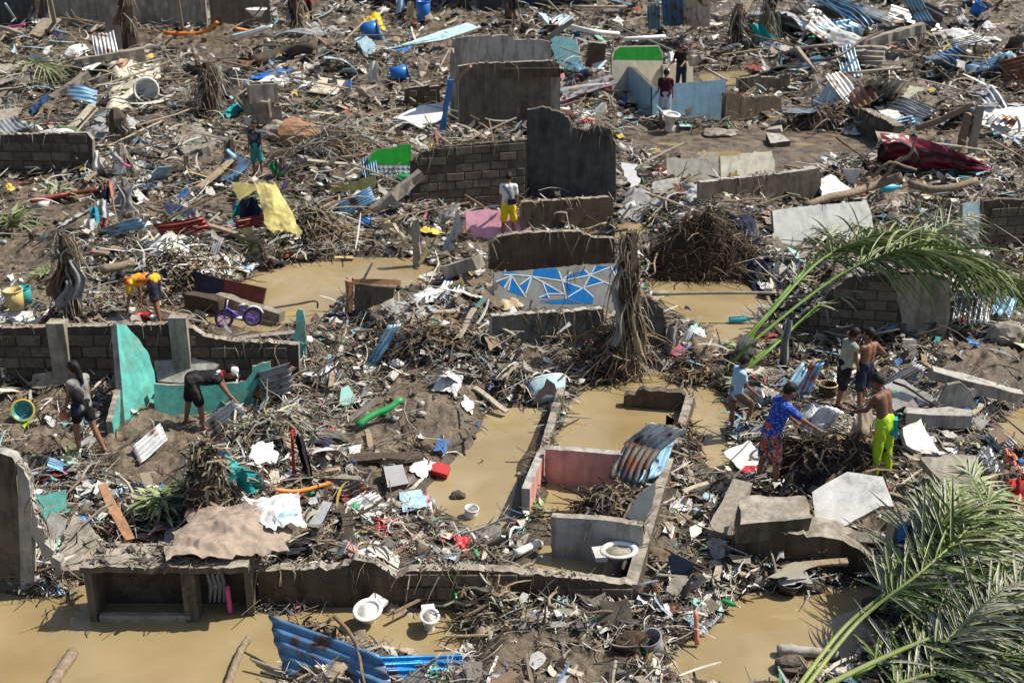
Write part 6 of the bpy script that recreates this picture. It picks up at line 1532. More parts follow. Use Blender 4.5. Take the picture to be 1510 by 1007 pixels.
heap('wrack_heap', 'rag heap by the ribbed sheets and red pole', 'wrack heap', 400, 640, .7, .5, .35, 420, .6, ['straw', 'cloth_grey', 'leaf_grey'])
heap('wrack_heap', 'grey twig heap before the slanting block wall', 'wrack heap', 1225, 185, 1.2, .5, .6, 320, 1.2, ['wood_grey', 'straw', 'root'])
heap('wrack_heap', 'dark wrack heap right of the bathroom pool', 'wrack heap', 1005, 650, .3, .5, .3, 240, .4, ['straw', 'bark', 'root'])

heap('wrack_heap', 'mossy dark wrack mound topped with teal net on the sandy yard', 'wrack heap', 312, 738, .36, .3, .78, 520, .35, ['root', 'leaf_grey', 'wood_dark', 'straw'])
drape('net', 'teal net pulled out from the mossy wrack mound', 'net', 'cloth_teal', (298, 676, .92), (332, 672, 1.0), (390, 712, .35), (330, 730, .5), .06, -.04, (20, 12))

# ------------------------------------------------------------------ palm fronds
LEAF = {}
def leaf_mesh(m, kind):
    k = (m, kind)
    if k in LEAF: return LEAF[k]
    n = 7; vs = []; fs = []
    droop = (.10, .32, .6)[kind]
    for i in range(n + 1):
        t = i / n
        w = .030 * (math.sin(math.pi * min(1, t * .9 + .12)) ** .6) * (1 - t ** 4) + .002
        z = -droop * t * t; x = t * (1 - droop * .35 * t)
        tw = .5 * t * (kind - .8)
        dy, dz = w * math.cos(tw), w * math.sin(tw)
        vs += [(x, -dy, z - dz + w * .5), (x, 0, z - w * .2), (x, dy, z + dz + w * .5)]
    for i in range(n):
        for j in (0, 1):
            a = i * 3 + j; fs.append((a, a + 3, a + 4, a + 1))
    me = bpy.data.meshes.new('leaflet'); me.from_pydata(vs, [], fs); me.materials.append(MATS[m]); me.polygons.foreach_set('use_smooth', [True] * len(fs)); me.update()
    LEAF[k] = me
    return me

def frond(label, pts, nl, Lm, start=.3, rm='rachis', lm=('leaf', 'leaf', 'leaf_pale'), r0=.032, side=(1, -1), spread=55, group='coconut palm fronds thrown down by the flood', droopk=(0, 1, 1, 2, 2), upv=(0, 0, 1), sunk=False, lw=1.0):
    ps = [Vector(p) if len(p) == 3 and isinstance(p, Vector) else p3(*p) for p in pts]
    fine = []
    for i in range(len(ps) - 1):
        for j in range(8):
            t = j / 8; p0 = ps[max(i - 1, 0)]; p1 = ps[i]; p2 = ps[i + 1]; q = ps[min(i + 2, len(ps) - 1)]
            fine.append(.5 * ((2 * p1) + (p2 - p0) * t + (2 * p0 - 5 * p1 + 4 * p2 - q) * t * t + (3 * p1 - p0 - 3 * p2 + q) * t ** 3))
    fine.append(ps[-1]); N = len(fine)
    t = thing('palm_frond', label, 'palm frond', fine[0], group)
    MB().tube(fine, [r0 * (1 - .82 * i / (N - 1)) * (1.6 if i == 0 else 1) for i in range(N)], 7, flat=.75).build('midrib', rm, fine[0], t, smooth=True)
    up0 = Vector(upv)
    nl = min(140, int(nl * 1.45))
    for i in range(nl):
        f = start + (1 - start) * (i + random.random() * .6) / nl
        k = min(int(f * (N - 1)), N - 2); fr = f * (N - 1) - k
        p = fine[k].lerp(fine[k + 1], fr); d = (fine[k + 1] - fine[k]).normalized()
        s0 = d.cross(up0).normalized(); u0 = s0.cross(d)
        for sg in side:
            if random.random() < .06: continue
            u = (f - start) / (1 - start)
            L = 1.25 * Lm * (.55 + .45 * math.sin(math.pi * min(1, u * 1.05 + .12))) * (1 - .35 * u ** 3) * random.uniform(.85, 1.12)
            an = rad(spread * (1 - .45 * u) + random.gauss(0, 12) + 9 * math.sin(i * .7))
            ld = d * math.cos(an) + s0 * sg * math.sin(an) + u0 * random.gauss(.10, .22)
            ld.normalize()
            y = u0.cross(ld).normalized(); z = ld.cross(y)
            if z.z < 0 and upv[2] > .5: y, z = -y, -z
            R = Matrix((ld, y, z)).transposed()
            o = bpy.data.objects.new('leaflet', leaf_mesh(random.choice(lm), random.choice(droopk)))
            link(o, p, t)
            o.rotation_mode = 'QUATERNION'; o.rotation_quaternion = R.to_quaternion(); w = random.uniform(.40, .72) * lw
            o.scale = (L, w, L)
    return t
# fronds arching over the block wall
frond('uppermost arching palm frond crossing over the block wall', [(1062, 548, .1), (1130, 468, .7), (1205, 388, 1.25), (1270, 356, 1.5), (1345, 342, 1.45), (1402, 352, 1.1)], 70, 1.35, .42, 'rachis_green', ('leaf', 'leaf', 'leaf_pale', 'leaf'), .05, spread=62, droopk=(1, 2, 2))
frond('lower arching palm frond with pale drooping leaflets on the block wall', [(1060, 556, .1), (1120, 496, .5), (1240, 405, 1.3), (1335, 372, 1.6), (1420, 380, 1.4), (1500, 412, .7)], 78, 1.4, .45, 'rachis_green', ('leaf', 'leaf_pale', 'leaf', 'leaf'), .046, spread=58, droopk=(1, 2, 2))
frond('palm frond spreading pale tips toward the sky blue wall end', [(1330, 372, .9), (1372, 346, 1.2), (1404, 328, 1.3), (1440, 318, 1.2)], 34, .95, .1, 'rachis', ('leaf_grey', 'leaf_pale', 'leaf_grey'), .03, spread=65)
frond('dark green frond falling beyond the end of the block wall', [(1380, 400, 1.2), (1430, 402, 1.1), (1490, 420, .7), (1540, 440, .3)], 44, 1.1, .05, 'rachis_green', ('leaf', 'leaf', 'leaf'), .03)
frond('frayed frond stub with pale leaflets at the left of the arch', [(1070, 552, .1), (1150, 440, .7), (1215, 366, 1.2), (1222, 340, 1.35)], 14, .6, .8, 'rachis_green', ('leaf_pale', 'leaf_grey'), .045, spread=35)
for lb, pts in (('bare green palm stem beside the cut stem ends', [(1068, 560, .08), (1140, 508, .4), (1210, 446, .8)]), ('thick green palm stem lowest of the cut stems', [(1074, 566, .06), (1130, 520, .35), (1186, 470, .6), (1250, 430, .95)]), ('slim palm stem resting between the thick green stems', [(1064, 540, .15), (1118, 478, .6), (1180, 410, 1.0)])):
    frond(lb, pts, 3, .4, .9, 'rachis_green', ('leaf_pale',), .055)
# fronds in the near corner; pale leaflets mixed in stand in for highlights
frond('upright looking frond with a fan of fine pale leaflets in the near corner', [(1168, 1040, .25), (1262, 920, .6), (1350, 850, .9), (1412, 795, 1.1), (1456, 742, 1.2), (1466, 728, 1.2)], 60, 0.81, .30, 'rachis', ('leaf', 'leaf_pale', 'leaf'), .032, spread=62)
frond('frond beside the square timber post with folded leaflets', [(1150, 1050, .2), (1240, 930, .5), (1312, 868, .8), (1370, 800, 1.1), (1396, 750, 1.25), (1402, 720, 1.3)], 56, 0.72, .36, 'rachis', ('leaf_grey', 'leaf', 'leaf_pale', 'leaf'), .032, spread=50)
frond('grey dry frond fan under the sloping brown grey slab', [(1330, 860, .6), (1372, 800, .85), (1392, 745, 1.0), (1410, 715, 1.0)], 36, 0.72, .12, 'rachis', ('leaf_grey', 'leaf_grey', 'leaf_pale'), .025, spread=60)
frond('dark green frond hanging low behind the fine fan', [(1290, 960, .3), (1370, 880, .55), (1440, 830, .75), (1500, 790, .85)], 48, 0.78, .2, 'rachis', ('leaf', 'leaf', 'leaf_pale'), .028, spread=60)
frond('frond lying flat along the bottom corner with thick yellow green midrib', [(1180, 1030, .15), (1280, 980, .35), (1380, 938, .5), (1470, 915, .6), (1560, 895, .6)], 60, 0.72, .42, 'rachis', ('leaf', 'leaf', 'leaf_pale'), .045, spread=58)
frond('second flat lying frond nearest the bottom edge', [(1240, 1040, .2), (1350, 1000, .4), (1460, 970, .5), (1560, 960, .55)], 56, 0.72, .25, 'rachis', ('leaf', 'leaf', 'leaf_grey'), .04, spread=58)
frond('frond sweeping across the right edge with silvery leaflets', [(1330, 1020, .2), (1410, 930, .6), (1465, 880, .85), (1540, 830, 1.0)], 54, 0.78, .15, 'rachis', ('leaf_grey', 'leaf_pale', 'leaf_grey'), .03, spread=62)
frond('drooping dry frond over the corner heap by the dark red cloth', [(1420, 870, .7), (1450, 800, .9), (1490, 760, 1.0), (1540, 740, .9)], 40, 0.72, .1, 'rachis', ('leaf_grey', 'leaf_grey', 'leaf_pale'), .025, spread=60)
frond('bottom most frond with dark leaflets cut by the picture edge', [(1300, 1060, .2), (1420, 1000, .35), (1560, 975, .4)], 50, 0.65, .1, 'rachis', ('leaf', 'leaf_pale', 'leaf'), .035)
frond('grey leaf fan filling the gap right of the square timber post', [(1300, 900, .4), (1340, 840, .7), (1362, 780, .95), (1366, 735, 1.1)], 44, 0.78, .1, 'rachis', ('leaf_grey', 'leaf_pale', 'leaf_grey'), .022, spread=62)
frond('dry frond tip drooping at the right edge above the flat fronds', [(1380, 960, .5), (1450, 905, .75), (1520, 868, .9), (1580, 850, .9)], 50, 0.78, .1, 'rachis', ('leaf_grey', 'leaf', 'leaf_pale'), .025, spread=60)
frond('dark frond under the flat lying corner fronds', [(1260, 1000, .2), (1340, 950, .35), (1440, 925, .4), (1540, 915, .4)], 50, 0.78, .15, 'rachis_green', ('leaf', 'leaf', 'leaf_grey'), .028, spread=64)
frond('pale frond laid over the corner behind the fine leaflet fan', [(1420, 830, .6), (1445, 770, .8), (1440, 715, .9), (1425, 690, .9)], 40, 0.65, .1, 'rachis', ('leaf_pale', 'leaf_grey'), .022, spread=64)
frond('yellowed small frond in the far wrack by the wrapped pole', [(42, 88, .5), (60, 96, .6), (92, 120, .3)], 22, 1.17, .05, 'rachis', ('leaf_pale', 'leaf_pale'), .05)

# leafy plants
def bush(label, px, py, n, L, m=('leaf', 'leaf_pale'), h=.3, group=None):
    g = gp(px, py); t = thing('plant', label, 'plant', g, group)
    mb = MB()
    for k in range(5):
        a = random.uniform(0, 6.28); mb.tube([g, g + Vector((math.cos(a) * .1, math.sin(a) * .1, h * .6)), g + Vector((math.cos(a) * .25, math.sin(a) * .2, h))], .008, 5)
    mb.build('stem', 'rachis_green', g, t)
    for k in range(n):
        a = random.uniform(0, 6.28); e = random.uniform(-.1, 1.0); q = random.uniform(0, .25)
        p = g + Vector((math.cos(a) * q, math.sin(a) * q, random.uniform(.1, 1) * h))
        ld = Vector((math.cos(a), math.sin(a), e)).normalized(); y = Vector((0, 0, 1)).cross(ld).normalized(); z = ld.cross(y)
        o = bpy.data.objects.new('leaf', leaf_mesh(random.choice(m), random.choice((0, 1, 2)))); link(o, p, t)
        o.rotation_mode = 'QUATERNION'; o.rotation_quaternion = Matrix((ld, y, z)).transposed().to_quaternion(); s = L * random.uniform(.6, 1.2); o.scale = (s, 1.1, s)
bush('green grassy plant growing beside the brown tarpaulin', 240, 755, 90, .32)
bush('small green plant on bare mud near the walking woman', 108, 680, 26, .16, h=.12)
bush('low green weed at the upper yard edge', 20, 335, 40, .5, h=.3)
bush('dull shrub on the upper yard mud', 88, 296, 60, .5, ('leaf_grey', 'leaf_pale'), h=.35)
bush('olive green tuft in the upper yard drift', 70, 410, 34, .3, ('leaf', 'leaf_grey'), h=.15)
bush('green leaves tucked among the palm stem ends', 1090, 525, 26, .3, h=.2)
bush('small green weed in the flooded pink room', 800, 752, 14, .15, h=.12)

# ------------------------------------------------------------------ people
def capsule(mb, a, b, ra, rb, n=10, flat=1.0):
    a, b = Vector(a), Vector(b); d = b - a; L = d.length
    if L < 1e-5: d = Vector((0, 0, 1)); L = 1e-5
    d.normalize()
    s = d.cross(Vector((0, 1, 0)) if abs(d.y) < .9 else Vector((1, 0, 0))).normalized(); u = s.cross(d)
    prof = [(-math.cos(t) * ra, math.sin(t) * ra, 0) for t in (0.15, .7, 1.2, 1.57)] + [(math.sin(t) * rb, math.cos(t) * rb, 1) for t in (0.0, .4, .9, 1.42)]
    vs = []
    for z, r, w in prof:
        c = (a if w == 0 else b) + d * z
        for k in range(n):
            an = 2 * math.pi * k / n
            vs.append(c + s * math.cos(an) * r + u * math.sin(an) * r * flat)
    fs = [(i * n + k, i * n + (k + 1) % n, (i + 1) * n + (k + 1) % n, (i + 1) * n + k) for i in range(len(prof) - 1) for k in range(n)]
    fs += [tuple(range(n - 1, -1, -1)), tuple(range((len(prof) - 1) * n, len(prof) * n))]
    mb.add(vs, fs)

def ball(mb, c, r, sx=1, sy=1, sz=1, R=None):
    prof = [(math.sin(t) * r, -math.cos(t) * r) for t in [math.pi * (i + .12) / 8.24 for i in range(9)]]
    vs = []; n = 14
    for q, z in prof:
        for k in range(n):
            an = 2 * math.pi * k / n
            v = Vector((q * math.cos(an) * sx, q * math.sin(an) * sy, z * sz)); vs.append(Vector(c) + (R @ v if R is not None else v))
    fs = [(i * n + k, i * n + (k + 1) % n, (i + 1) * n + (k + 1) % n, (i + 1) * n + k) for i in range(len(prof) - 1) for k in range(n)]
    fs += [tuple(range(n - 1, -1, -1)), tuple(range((len(prof) - 1) * n, len(prof) * n))]
    mb.add(vs, fs)

def remeshed(mb, voxel, smooth=2):
    me = bpy.data.meshes.new('tmp'); me.from_pydata(mb.v, [], mb.f); me.update()
    o = bpy.data.objects.new('tmp', me); COL.objects.link(o)
    m = o.modifiers.new('r', 'REMESH'); m.mode = 'VOXEL'; m.voxel_size = voxel
    s = o.modifiers.new('s', 'SMOOTH'); s.factor = .5; s.iterations = smooth
    dg = bpy.context.evaluated_depsgraph_get()
    ev = o.evaluated_get(dg); m2 = bpy.data.meshes.new_from_object(ev)
    bpy.data.objects.remove(o); bpy.data.meshes.remove(me)
    return m2

def person(label, foot, height, heading, lean=5, head_pitch=0, head_turn=0, arms=((5, 8, 10), (5, 8, 10)), legs=((0, 0, 4), (0, 0, 4)), skin='skin', shirt='cloth_white', sleeve=.55, pants='cloth_black', pant_len=.85, hair=True, cap=None, long_hair=False, vox=.014, shirt_low=.0, barefoot=True, extra=None, side_lean=0):
    """arms / legs: (forward angle, elbow or knee bend, sideways angle), left then right; heading: 0 away from camera, 90 to +x"""
    s = height / 1.62
    hd = rad(-heading)
    Rz = Matrix.Rotation(hd, 3, 'Z')
    L = rad(lean)
    D = Vector((math.sin(rad(side_lean)), math.sin(L), math.cos(L))).normalized()
    fwd = Vector((0, math.cos(L), -math.sin(L)))
    X = Vector((1, 0, 0))
    J = {}
    J['pel'] = Vector((0, 0, 0)); J['waist'] = D * .15; J['chest'] = D * .32; J['neck'] = D * .47
    hp = L * .55 + rad(head_pitch)
    HD = Vector((math.sin(rad(side_lean)) * .5, math.sin(hp), math.cos(hp))).normalized()
    HF = Matrix.Rotation(rad(-head_turn), 3, 'Z') @ Vector((0, math.cos(hp), -math.sin(hp)))
    J['head'] = J['neck'] + HD * .165 + HF * .02
    A = {}
    for i, sg in enumerate((-1, 1)):
        f, e, sd = arms[i]
        sh = D * .425 + X * sg * .155
        a1 = rad(f); a2 = rad(f + e); q = rad(sd)
        el = sh + Vector((sg * math.sin(q), math.sin(a1) * math.cos(q), -math.cos(a1) * math.cos(q))) * .265
        q2 = q * .4
        fd = Vector((sg * math.sin(q2), math.sin(a2) * math.cos(q2), -math.cos(a2) * math.cos(q2)))
        wr = el + fd * .235
        A[sg] = (sh, el, wr, fd)
    Lg = {}
    for i, sg in enumerate((-1, 1)):
        f, k, sd = legs[i]
        hip = X * sg * .082 + Vector((0, 0, -.03)); a1 = rad(f); a2 = rad(f - k); q = rad(sd)
        kn = hip + Vector((sg * math.sin(q), math.sin(a1) * math.cos(q), -math.cos(a1) * math.cos(q))) * .40
        an = kn + Vector((sg * math.sin(q) * .3, math.sin(a2), -math.cos(a2))) * .39
        Lg[sg] = (hip, kn, an)
    low = min(Lg[-1][2].z, Lg[1][2].z) - .065
    mid = (Lg[-1][2] + Lg[1][2]) / 2
    base = Vector(foot)
    def T(p): return base + Rz @ ((Vector(p) - Vector((mid.x, mid.y, low))) * s)
    V = lambda v: Rz @ v
    t = thing('person', label, 'person', base)
    def tors(mb, add, lo=0.0, hi=1.0):
        pts = [(J['pel'] + Vector((0, 0, -.02)), .098), (J['waist'], .082), (J['chest'], .095), (D * .40, .085)]
        for ox in (-.058, .058):
            for (p, r), (p2, r2) in zip(pts, pts[1:]):
                capsule(mb, T(p + X * ox), T(p2 + X * ox), (r + add) * s, (r2 + add) * s, 12)
        capsule(mb, T(A[-1][0] + D * -.01), T(A[1][0] + D * -.01), (.058 + add) * s, (.058 + add) * s, 12)
    # body: one continuous surface
    mb = MB(); tors(mb, 0)
    capsule(mb, T(D * .42), T(J['head'] - HD * .06), .055 * s, .048 * s)
    hR = Rz @ Matrix((HF.cross(HD).normalized(), (HF - HD * HF.dot(HD)).normalized(), HD)).transposed()
    hc = T(J['head'])
    HW = lambda x, y, z: hc + hR @ (Vector((x, y, z)) * s)
    ball(mb, hc, .1 * s, .80, .95, 1.12, hR)
    ball(mb, HW(0, .035, -.065), .055 * s, .95, .9, .95, hR)
    capsule(mb, HW(0, .088, .012), HW(0, .112, -.022), .012 * s, .017 * s, 8)
    for sg in (-1, 1): ball(mb, HW(sg * .083, -.008, -.012), .026 * s, .5, .8, 1.2, hR)
    for sg in (-1, 1):
        sh, el, wr, fd = A[sg]
        capsule(mb, T(sh), T(el), .046 * s, .036 * s); capsule(mb, T(el), T(wr), .037 * s, .025 * s)
        capsule(mb, T(wr), T(wr + fd * .075), .026 * s, .033 * s, flat=.6)
        hip, kn, an = Lg[sg]
        capsule(mb, T(hip), T(kn), .082 * s, .052 * s); capsule(mb, T(kn), T(kn.lerp(an, .35)), .050 * s, .052 * s); capsule(mb, T(kn.lerp(an, .35)), T(an), .052 * s, .033 * s)
        capsule(mb, T(an + Vector((0, -.03, -.03))), T(an + Vector((sg * .025, .14, -.042))), .034 * s, .024 * s)
    me = remeshed(mb, vox * s)
    # fingers, rooted in the palm of the same mesh
    fg = MB()
    for sg in (-1, 1):
        sh, el, wr, fd = A[sg]
        pal = wr + fd * .085
        sdv = fd.cross(Vector((0, 0, 1)) if abs(fd.z) < .9 else Vector((0, 1, 0))).normalized(); nv = sdv.cross(fd)
        for k, (o, ln) in enumerate(((-.026, .062), (-.009, .074), (.009, .068), (.025, .052))):
            a = pal + sdv * o; b = a + fd * ln * .5 + nv * .008; c = b + fd * ln * .42 + nv * .024
            fg.tube([T(a - fd * .03), T(b), T(c)], [.0095 * s, .0085 * s, .006 * s], 5)
        a = wr + fd * .03 - sdv * .024; fg.tube([T(a), T(a + fd * .03 - sdv * .026), T(a + fd * .062 - sdv * .028 + nv * .014)], [.012 * s, .0105 * s, .007 * s], 5)
    bm = bmesh.new(); bm.from_mesh(me)
    vv = [bm.verts.new(p) for p in fg.v]
    for f in fg.f:
        try: bm.faces.new([vv[i] for i in f])
        except ValueError: pass
    for v in bm.verts: v.co -= base
    for f in bm.faces: f.smooth = True
    bm.to_mesh(me); bm.free(); me.name = 'body'
    me.materials.clear(); me.materials.append(MATS[skin])
    link(bpy.data.objects.new('body', me), base, t)
    def garment(name, mb, m, v, sm=3):
        g = remeshed(mb, v * s, sm)
        co = np.empty(len(g.vertices) * 3, np.float32); g.vertices.foreach_get('co', co); co = co.reshape(-1, 3).astype(float)
        nn = np.empty(len(g.vertices) * 3, np.float32); g.vertices.foreach_get('normal', nn); nn = nn.reshape(-1, 3)
        w = .012 * fbm(co[:, 0] * 14 + co[:, 2] * 6, co[:, 2] * 9 + co[:, 1] * 14, 3, 2)
        co = co + nn * w[:, None] - np.array(base)
        g.vertices.foreach_set('co', co.astype(np.float32).ravel())
        g.polygons.foreach_set('use_smooth', [True] * len(g.polygons))
        g.materials.clear(); g.materials.append(MATS[m]); g.name = name; g.update()
        return link(bpy.data.objects.new(name, g), base, t)
    if shirt:
        mb = MB(); tors(mb, .016)
        if shirt_low:
            for ox in (-.06, .06): capsule(mb, T(X * ox), T(X * ox + Vector((0, 0, -shirt_low))), .112 * s, .118 * s)
        if sleeve > 0:
            for sg in (-1, 1):
                sh, el, wr, fd = A[sg]
                if sleeve <= 1: capsule(mb, T(sh), T(sh.lerp(el, sleeve)), .062 * s, .060 * s)
                else: capsule(mb, T(sh), T(el), .060 * s, .050 * s); capsule(mb, T(el), T(el.lerp(wr, sleeve - 1)), .052 * s, .046 * s)
        garment('shirt', mb, shirt, vox)
    if pants:
        mb = MB()
        for ox in (-.045, .045): capsule(mb, T(X * ox + D * .06), T(X * ox + Vector((0, 0, -.05))), .112 * s, .112 * s, 12)
        for sg in (-1, 1):
            hip, kn, an = Lg[sg]
            if pant_len <= 1: capsule(mb, T(hip), T(hip.lerp(kn, pant_len)), .102 * s, .090 * s, 12)
            else:
                capsule(mb, T(hip), T(kn), .100 * s, .074 * s, 12); capsule(mb, T(kn), T(kn.lerp(an, pant_len - 1)), .076 * s, .062 * s, 12)
        garment('shorts' if pant_len <= 1 else 'trousers', mb, pants, vox)
    if hair:
        mb = MB(); ball(mb, HW(0, -.022, .026), .108 * s, .84, .92, 1.0, hR)
        ball(mb, HW(0, .02, .075), .07 * s, 1.0, 1.0, .6, hR)
        if long_hair:
            capsule(mb, HW(0, -.08, .03), HW(0, -.12, -.16), .06 * s, .045 * s); capsule(mb, HW(0, -.12, -.16), HW(0, -.13, -.26), .045 * s, .025 * s)
        garment('hair', mb, 'hair', .011, 2)
    if cap:
        mb = MB(); ball(mb, HW(0, -.008, .045), .108 * s, .88, .98, .82, hR); capsule(mb, HW(-.03, .10, .055), HW(.03, .10, .055), .05 * s, .05 * s, flat=.3)
        garment('cap', mb, cap, .012, 1)
    for sg in (-1, 1):
        e = MB(); ball(e, HW(sg * .031, .083, .015), .0105 * s); e.build('eye', 'plastic_black', hc, t, smooth=True)
    e = MB(); e.tube([HW(-.022, .088, -.058), HW(0, .096, -.056), HW(.022, .088, -.058)], .006 * s, 5); e.build('mouth', 'cloth_coral', hc, t, smooth=True)
    if extra: extra(t, T, J, A, Lg, s)
    return t

def stand(px, foot_py, head_py, dz=0.0):
    g = gp(px, foot_py) + Vector((0, 0, dz)); return g, top_z(g, head_py) - g.z

def bagpack(m, back=-.16, w=.14, h=.18):
    def f(t, T, J, A, Lg, s):
        mb = MB(); c = J['chest'] + Vector((0, back, -.10)); ball(mb, T(c), .13 * s, w / .13, .75, h / .13)
        o = mb.build('bag', m, T(c), t, smooth=True)
    return f
def sling(t, T, J, A, Lg, s):
    MB().tube([T(A[-1][0] + Vector((.03, -.10, .02))), T(J['chest'] + Vector((.0, -.125, 0))), T(J['waist'] + Vector((.10, -.13, -.02)))], .016 * s, 5).build('strap', 'cloth_navy', T(J['chest']), t)
    MB().box(T(J['waist'] + Vector((.11, -.15, -.07))), (.20 * s, .07 * s, .15 * s), jit=.01).build('bag', 'cloth_navy', T(J['waist']), t)

g, h = stand(136, 668, 535)
def woman_bag(t, T, J, A, Lg, s):
    for nm, m, c, r in (('bag', 'cloth_black', Vector((-.17, -.13, .24)), .13), ('bag', 'cloth_navy', Vector((-.18, -.06, .0)), .11)):
        mb = MB(); ball(mb, T(c), r * s, .8, .9, 1.15); mb.build(nm, m, T(c), t, smooth=True)
    sh, el, wr, fd = A[-1]
    mb = MB(); ball(mb, T(wr + fd * .12), .08 * s, .8, .9, 1.2); mb.build('pouch', 'cloth_coral', T(wr), t, smooth=True)
person('woman with tied black hair walking past the turquoise wall with black bags', g, h, -60, 4, 8, 0, ((10, 15, 8), (2, 10, 10)), ((16, 18, 2), (-12, 14, 2)), shirt='cloth_grey', sleeve=.3, pants='cloth_black', pant_len=.55, long_hair=True, extra=woman_bag)

g = gp(236, 476)
person('person in a yellow orange shirt bending over a red basin beside the wash basin', g, 1.58, -80, 98, 12, 0, ((2, 12, 6), (-6, 10, 6)), ((-6, 2, 4), (6, 8, 4)), shirt='flame', sleeve=.6, pants='cloth_navy', pant_len=.8, shirt_low=.0)
g = gp(288, 630)
person('youth in a black red and white top bending down to lift a corrugated sheet', g, 1.62, 78, 92, 8, 0, ((14, 6, 8), (30, 8, 10)), ((-12, 0, 6), (14, 10, 6)), shirt='cloth_black', sleeve=0, pants='cloth_black', pant_len=.9, cap='cloth_white', extra=lambda t, T, J, A, Lg, s: [MB().box(T(D_), (.17, .17, .05), jit=.01).build('collar_band', m_, T(D_), t) for D_, m_ in ((J['chest'].lerp(J['neck'], .75) + Vector((0, 0, .045)), 'cloth_red'), (J['chest'].lerp(J['neck'], .25) + Vector((0, 0, .06)), 'cloth_white'))])
g, h = stand(1090, 636, 543)
person('boy in a pale shirt and brown shorts stepping up beside the palm stems', g, max(1.35, h), 75, 8, 18, 0, ((8, 20, 6), (18, 30, 6)), ((2, 0, 3), (52, 62, 4)), shirt='cloth_skyblue', sleeve=.5, pants='cloth_brown', pant_len=.85, shirt_low=.04)
g, h = stand(1130, 716, 568)
person('boy in a blue dotted shirt and red floral shorts reaching toward the rubble', g, h * 1.02, 72, 20, 12, 0, ((32, 14, 6), (48, 6, 8)), ((-4, 4, 4), (8, 6, 4)), shirt='dotted', sleeve=.75, pants='floral', pant_len=.95)
g, h = stand(1234, 602, 502)
person('boy in a green sleeveless top and black shorts leaning beside the bare chested boy', g, max(1.4, h), 70, 12, 10, 0, ((10, 10, 4), (6, 14, 6)), ((6, 8, 3), (-10, 4, 3)), shirt='leaf_grey', sleeve=0, pants='cloth_black', pant_len=.9)
g, h = stand(1268, 606, 502)
person('bare chested boy in grey shorts with one hand raised to his face', g, max(1.45, h), -30, 2, 8, -30, ((58, 118, 20), (-18, 60, 42)), ((-8, 2, 8), (14, 6, 8)), shirt=None, pants='cloth_navy', pant_len=.8, side_lean=6)
g, h = stand(1298, 704, 556)
person('bare backed boy in lime green trousers holding a muddy sack', g, h * 1.0, -40, 14, 24, -15, ((26, 40, 6), (14, 70, 4)), ((2, 3, 2), (-4, 2, 2)), skin='skin_dark', shirt=None, pants='plastic_lime', pant_len=1.9, extra=lambda t, T, J, A, Lg, s: MB().box(T(Vector((.12, -.06, -.06))), (.10, .12, .26), jit=.02).build('rolled_waist', 'cloth_teal', T(J['pel']), t))
g, h = stand(979, 185, 103)
person('man in a maroon shirt and white cap standing at the blue enclosure corner', g, 1.68, 8, 6, 14, 0, ((20, 40, 10), (10, 20, 8)), ((0, 0, 3), (0, 0, 3)), shirt='cloth_maroon', sleeve=.6, pants='cloth_lightgrey', pant_len=.95, cap='cloth_white', vox=.018, hair=True)
g = gp(1003, 138)
person('person in a black shirt working inside the blue enclosure', g, 1.66, -150, 14, 20, 0, ((24, 50, 6), (30, 40, 6)), shirt='cloth_black', sleeve=.6, pants='cloth_navy', pant_len=1.8, vox=.018)
g, h = stand(381, 258, 178)
person('little boy in a dark patterned shirt and teal shorts standing in the wrack', g, min(1.5, max(1.3, h)), 185, 2, 4, 10, ((8, 12, 8), (4, 10, 8)), shirt='camo', sleeve=.7, pants='cloth_teal', pant_len=1.0, vox=.018)
g, h = stand(750, 350, 256)
person('man in a white shirt and yellow shorts with a navy sling bag seen from behind', g, min(1.72, max(1.5, h)), 8, 3, 18, -8, ((8, 10, 8), (6, 16, 10)), ((-4, 2, 5), (8, 6, 6)), shirt='cloth_white', sleeve=.65, pants='cloth_brightyellow', pant_len=.95, extra=sling, vox=.016)
g = gp(455, 32)
person('person in a pink red shirt and maroon trousers at the far wrack edge', g, 1.6, 165, 20, 10, 0, ((10, 20, 8), (20, 30, 8)), shirt='cloth_hotpink', sleeve=.8, pants='cloth_maroon', pant_len=1.9, vox=.02)

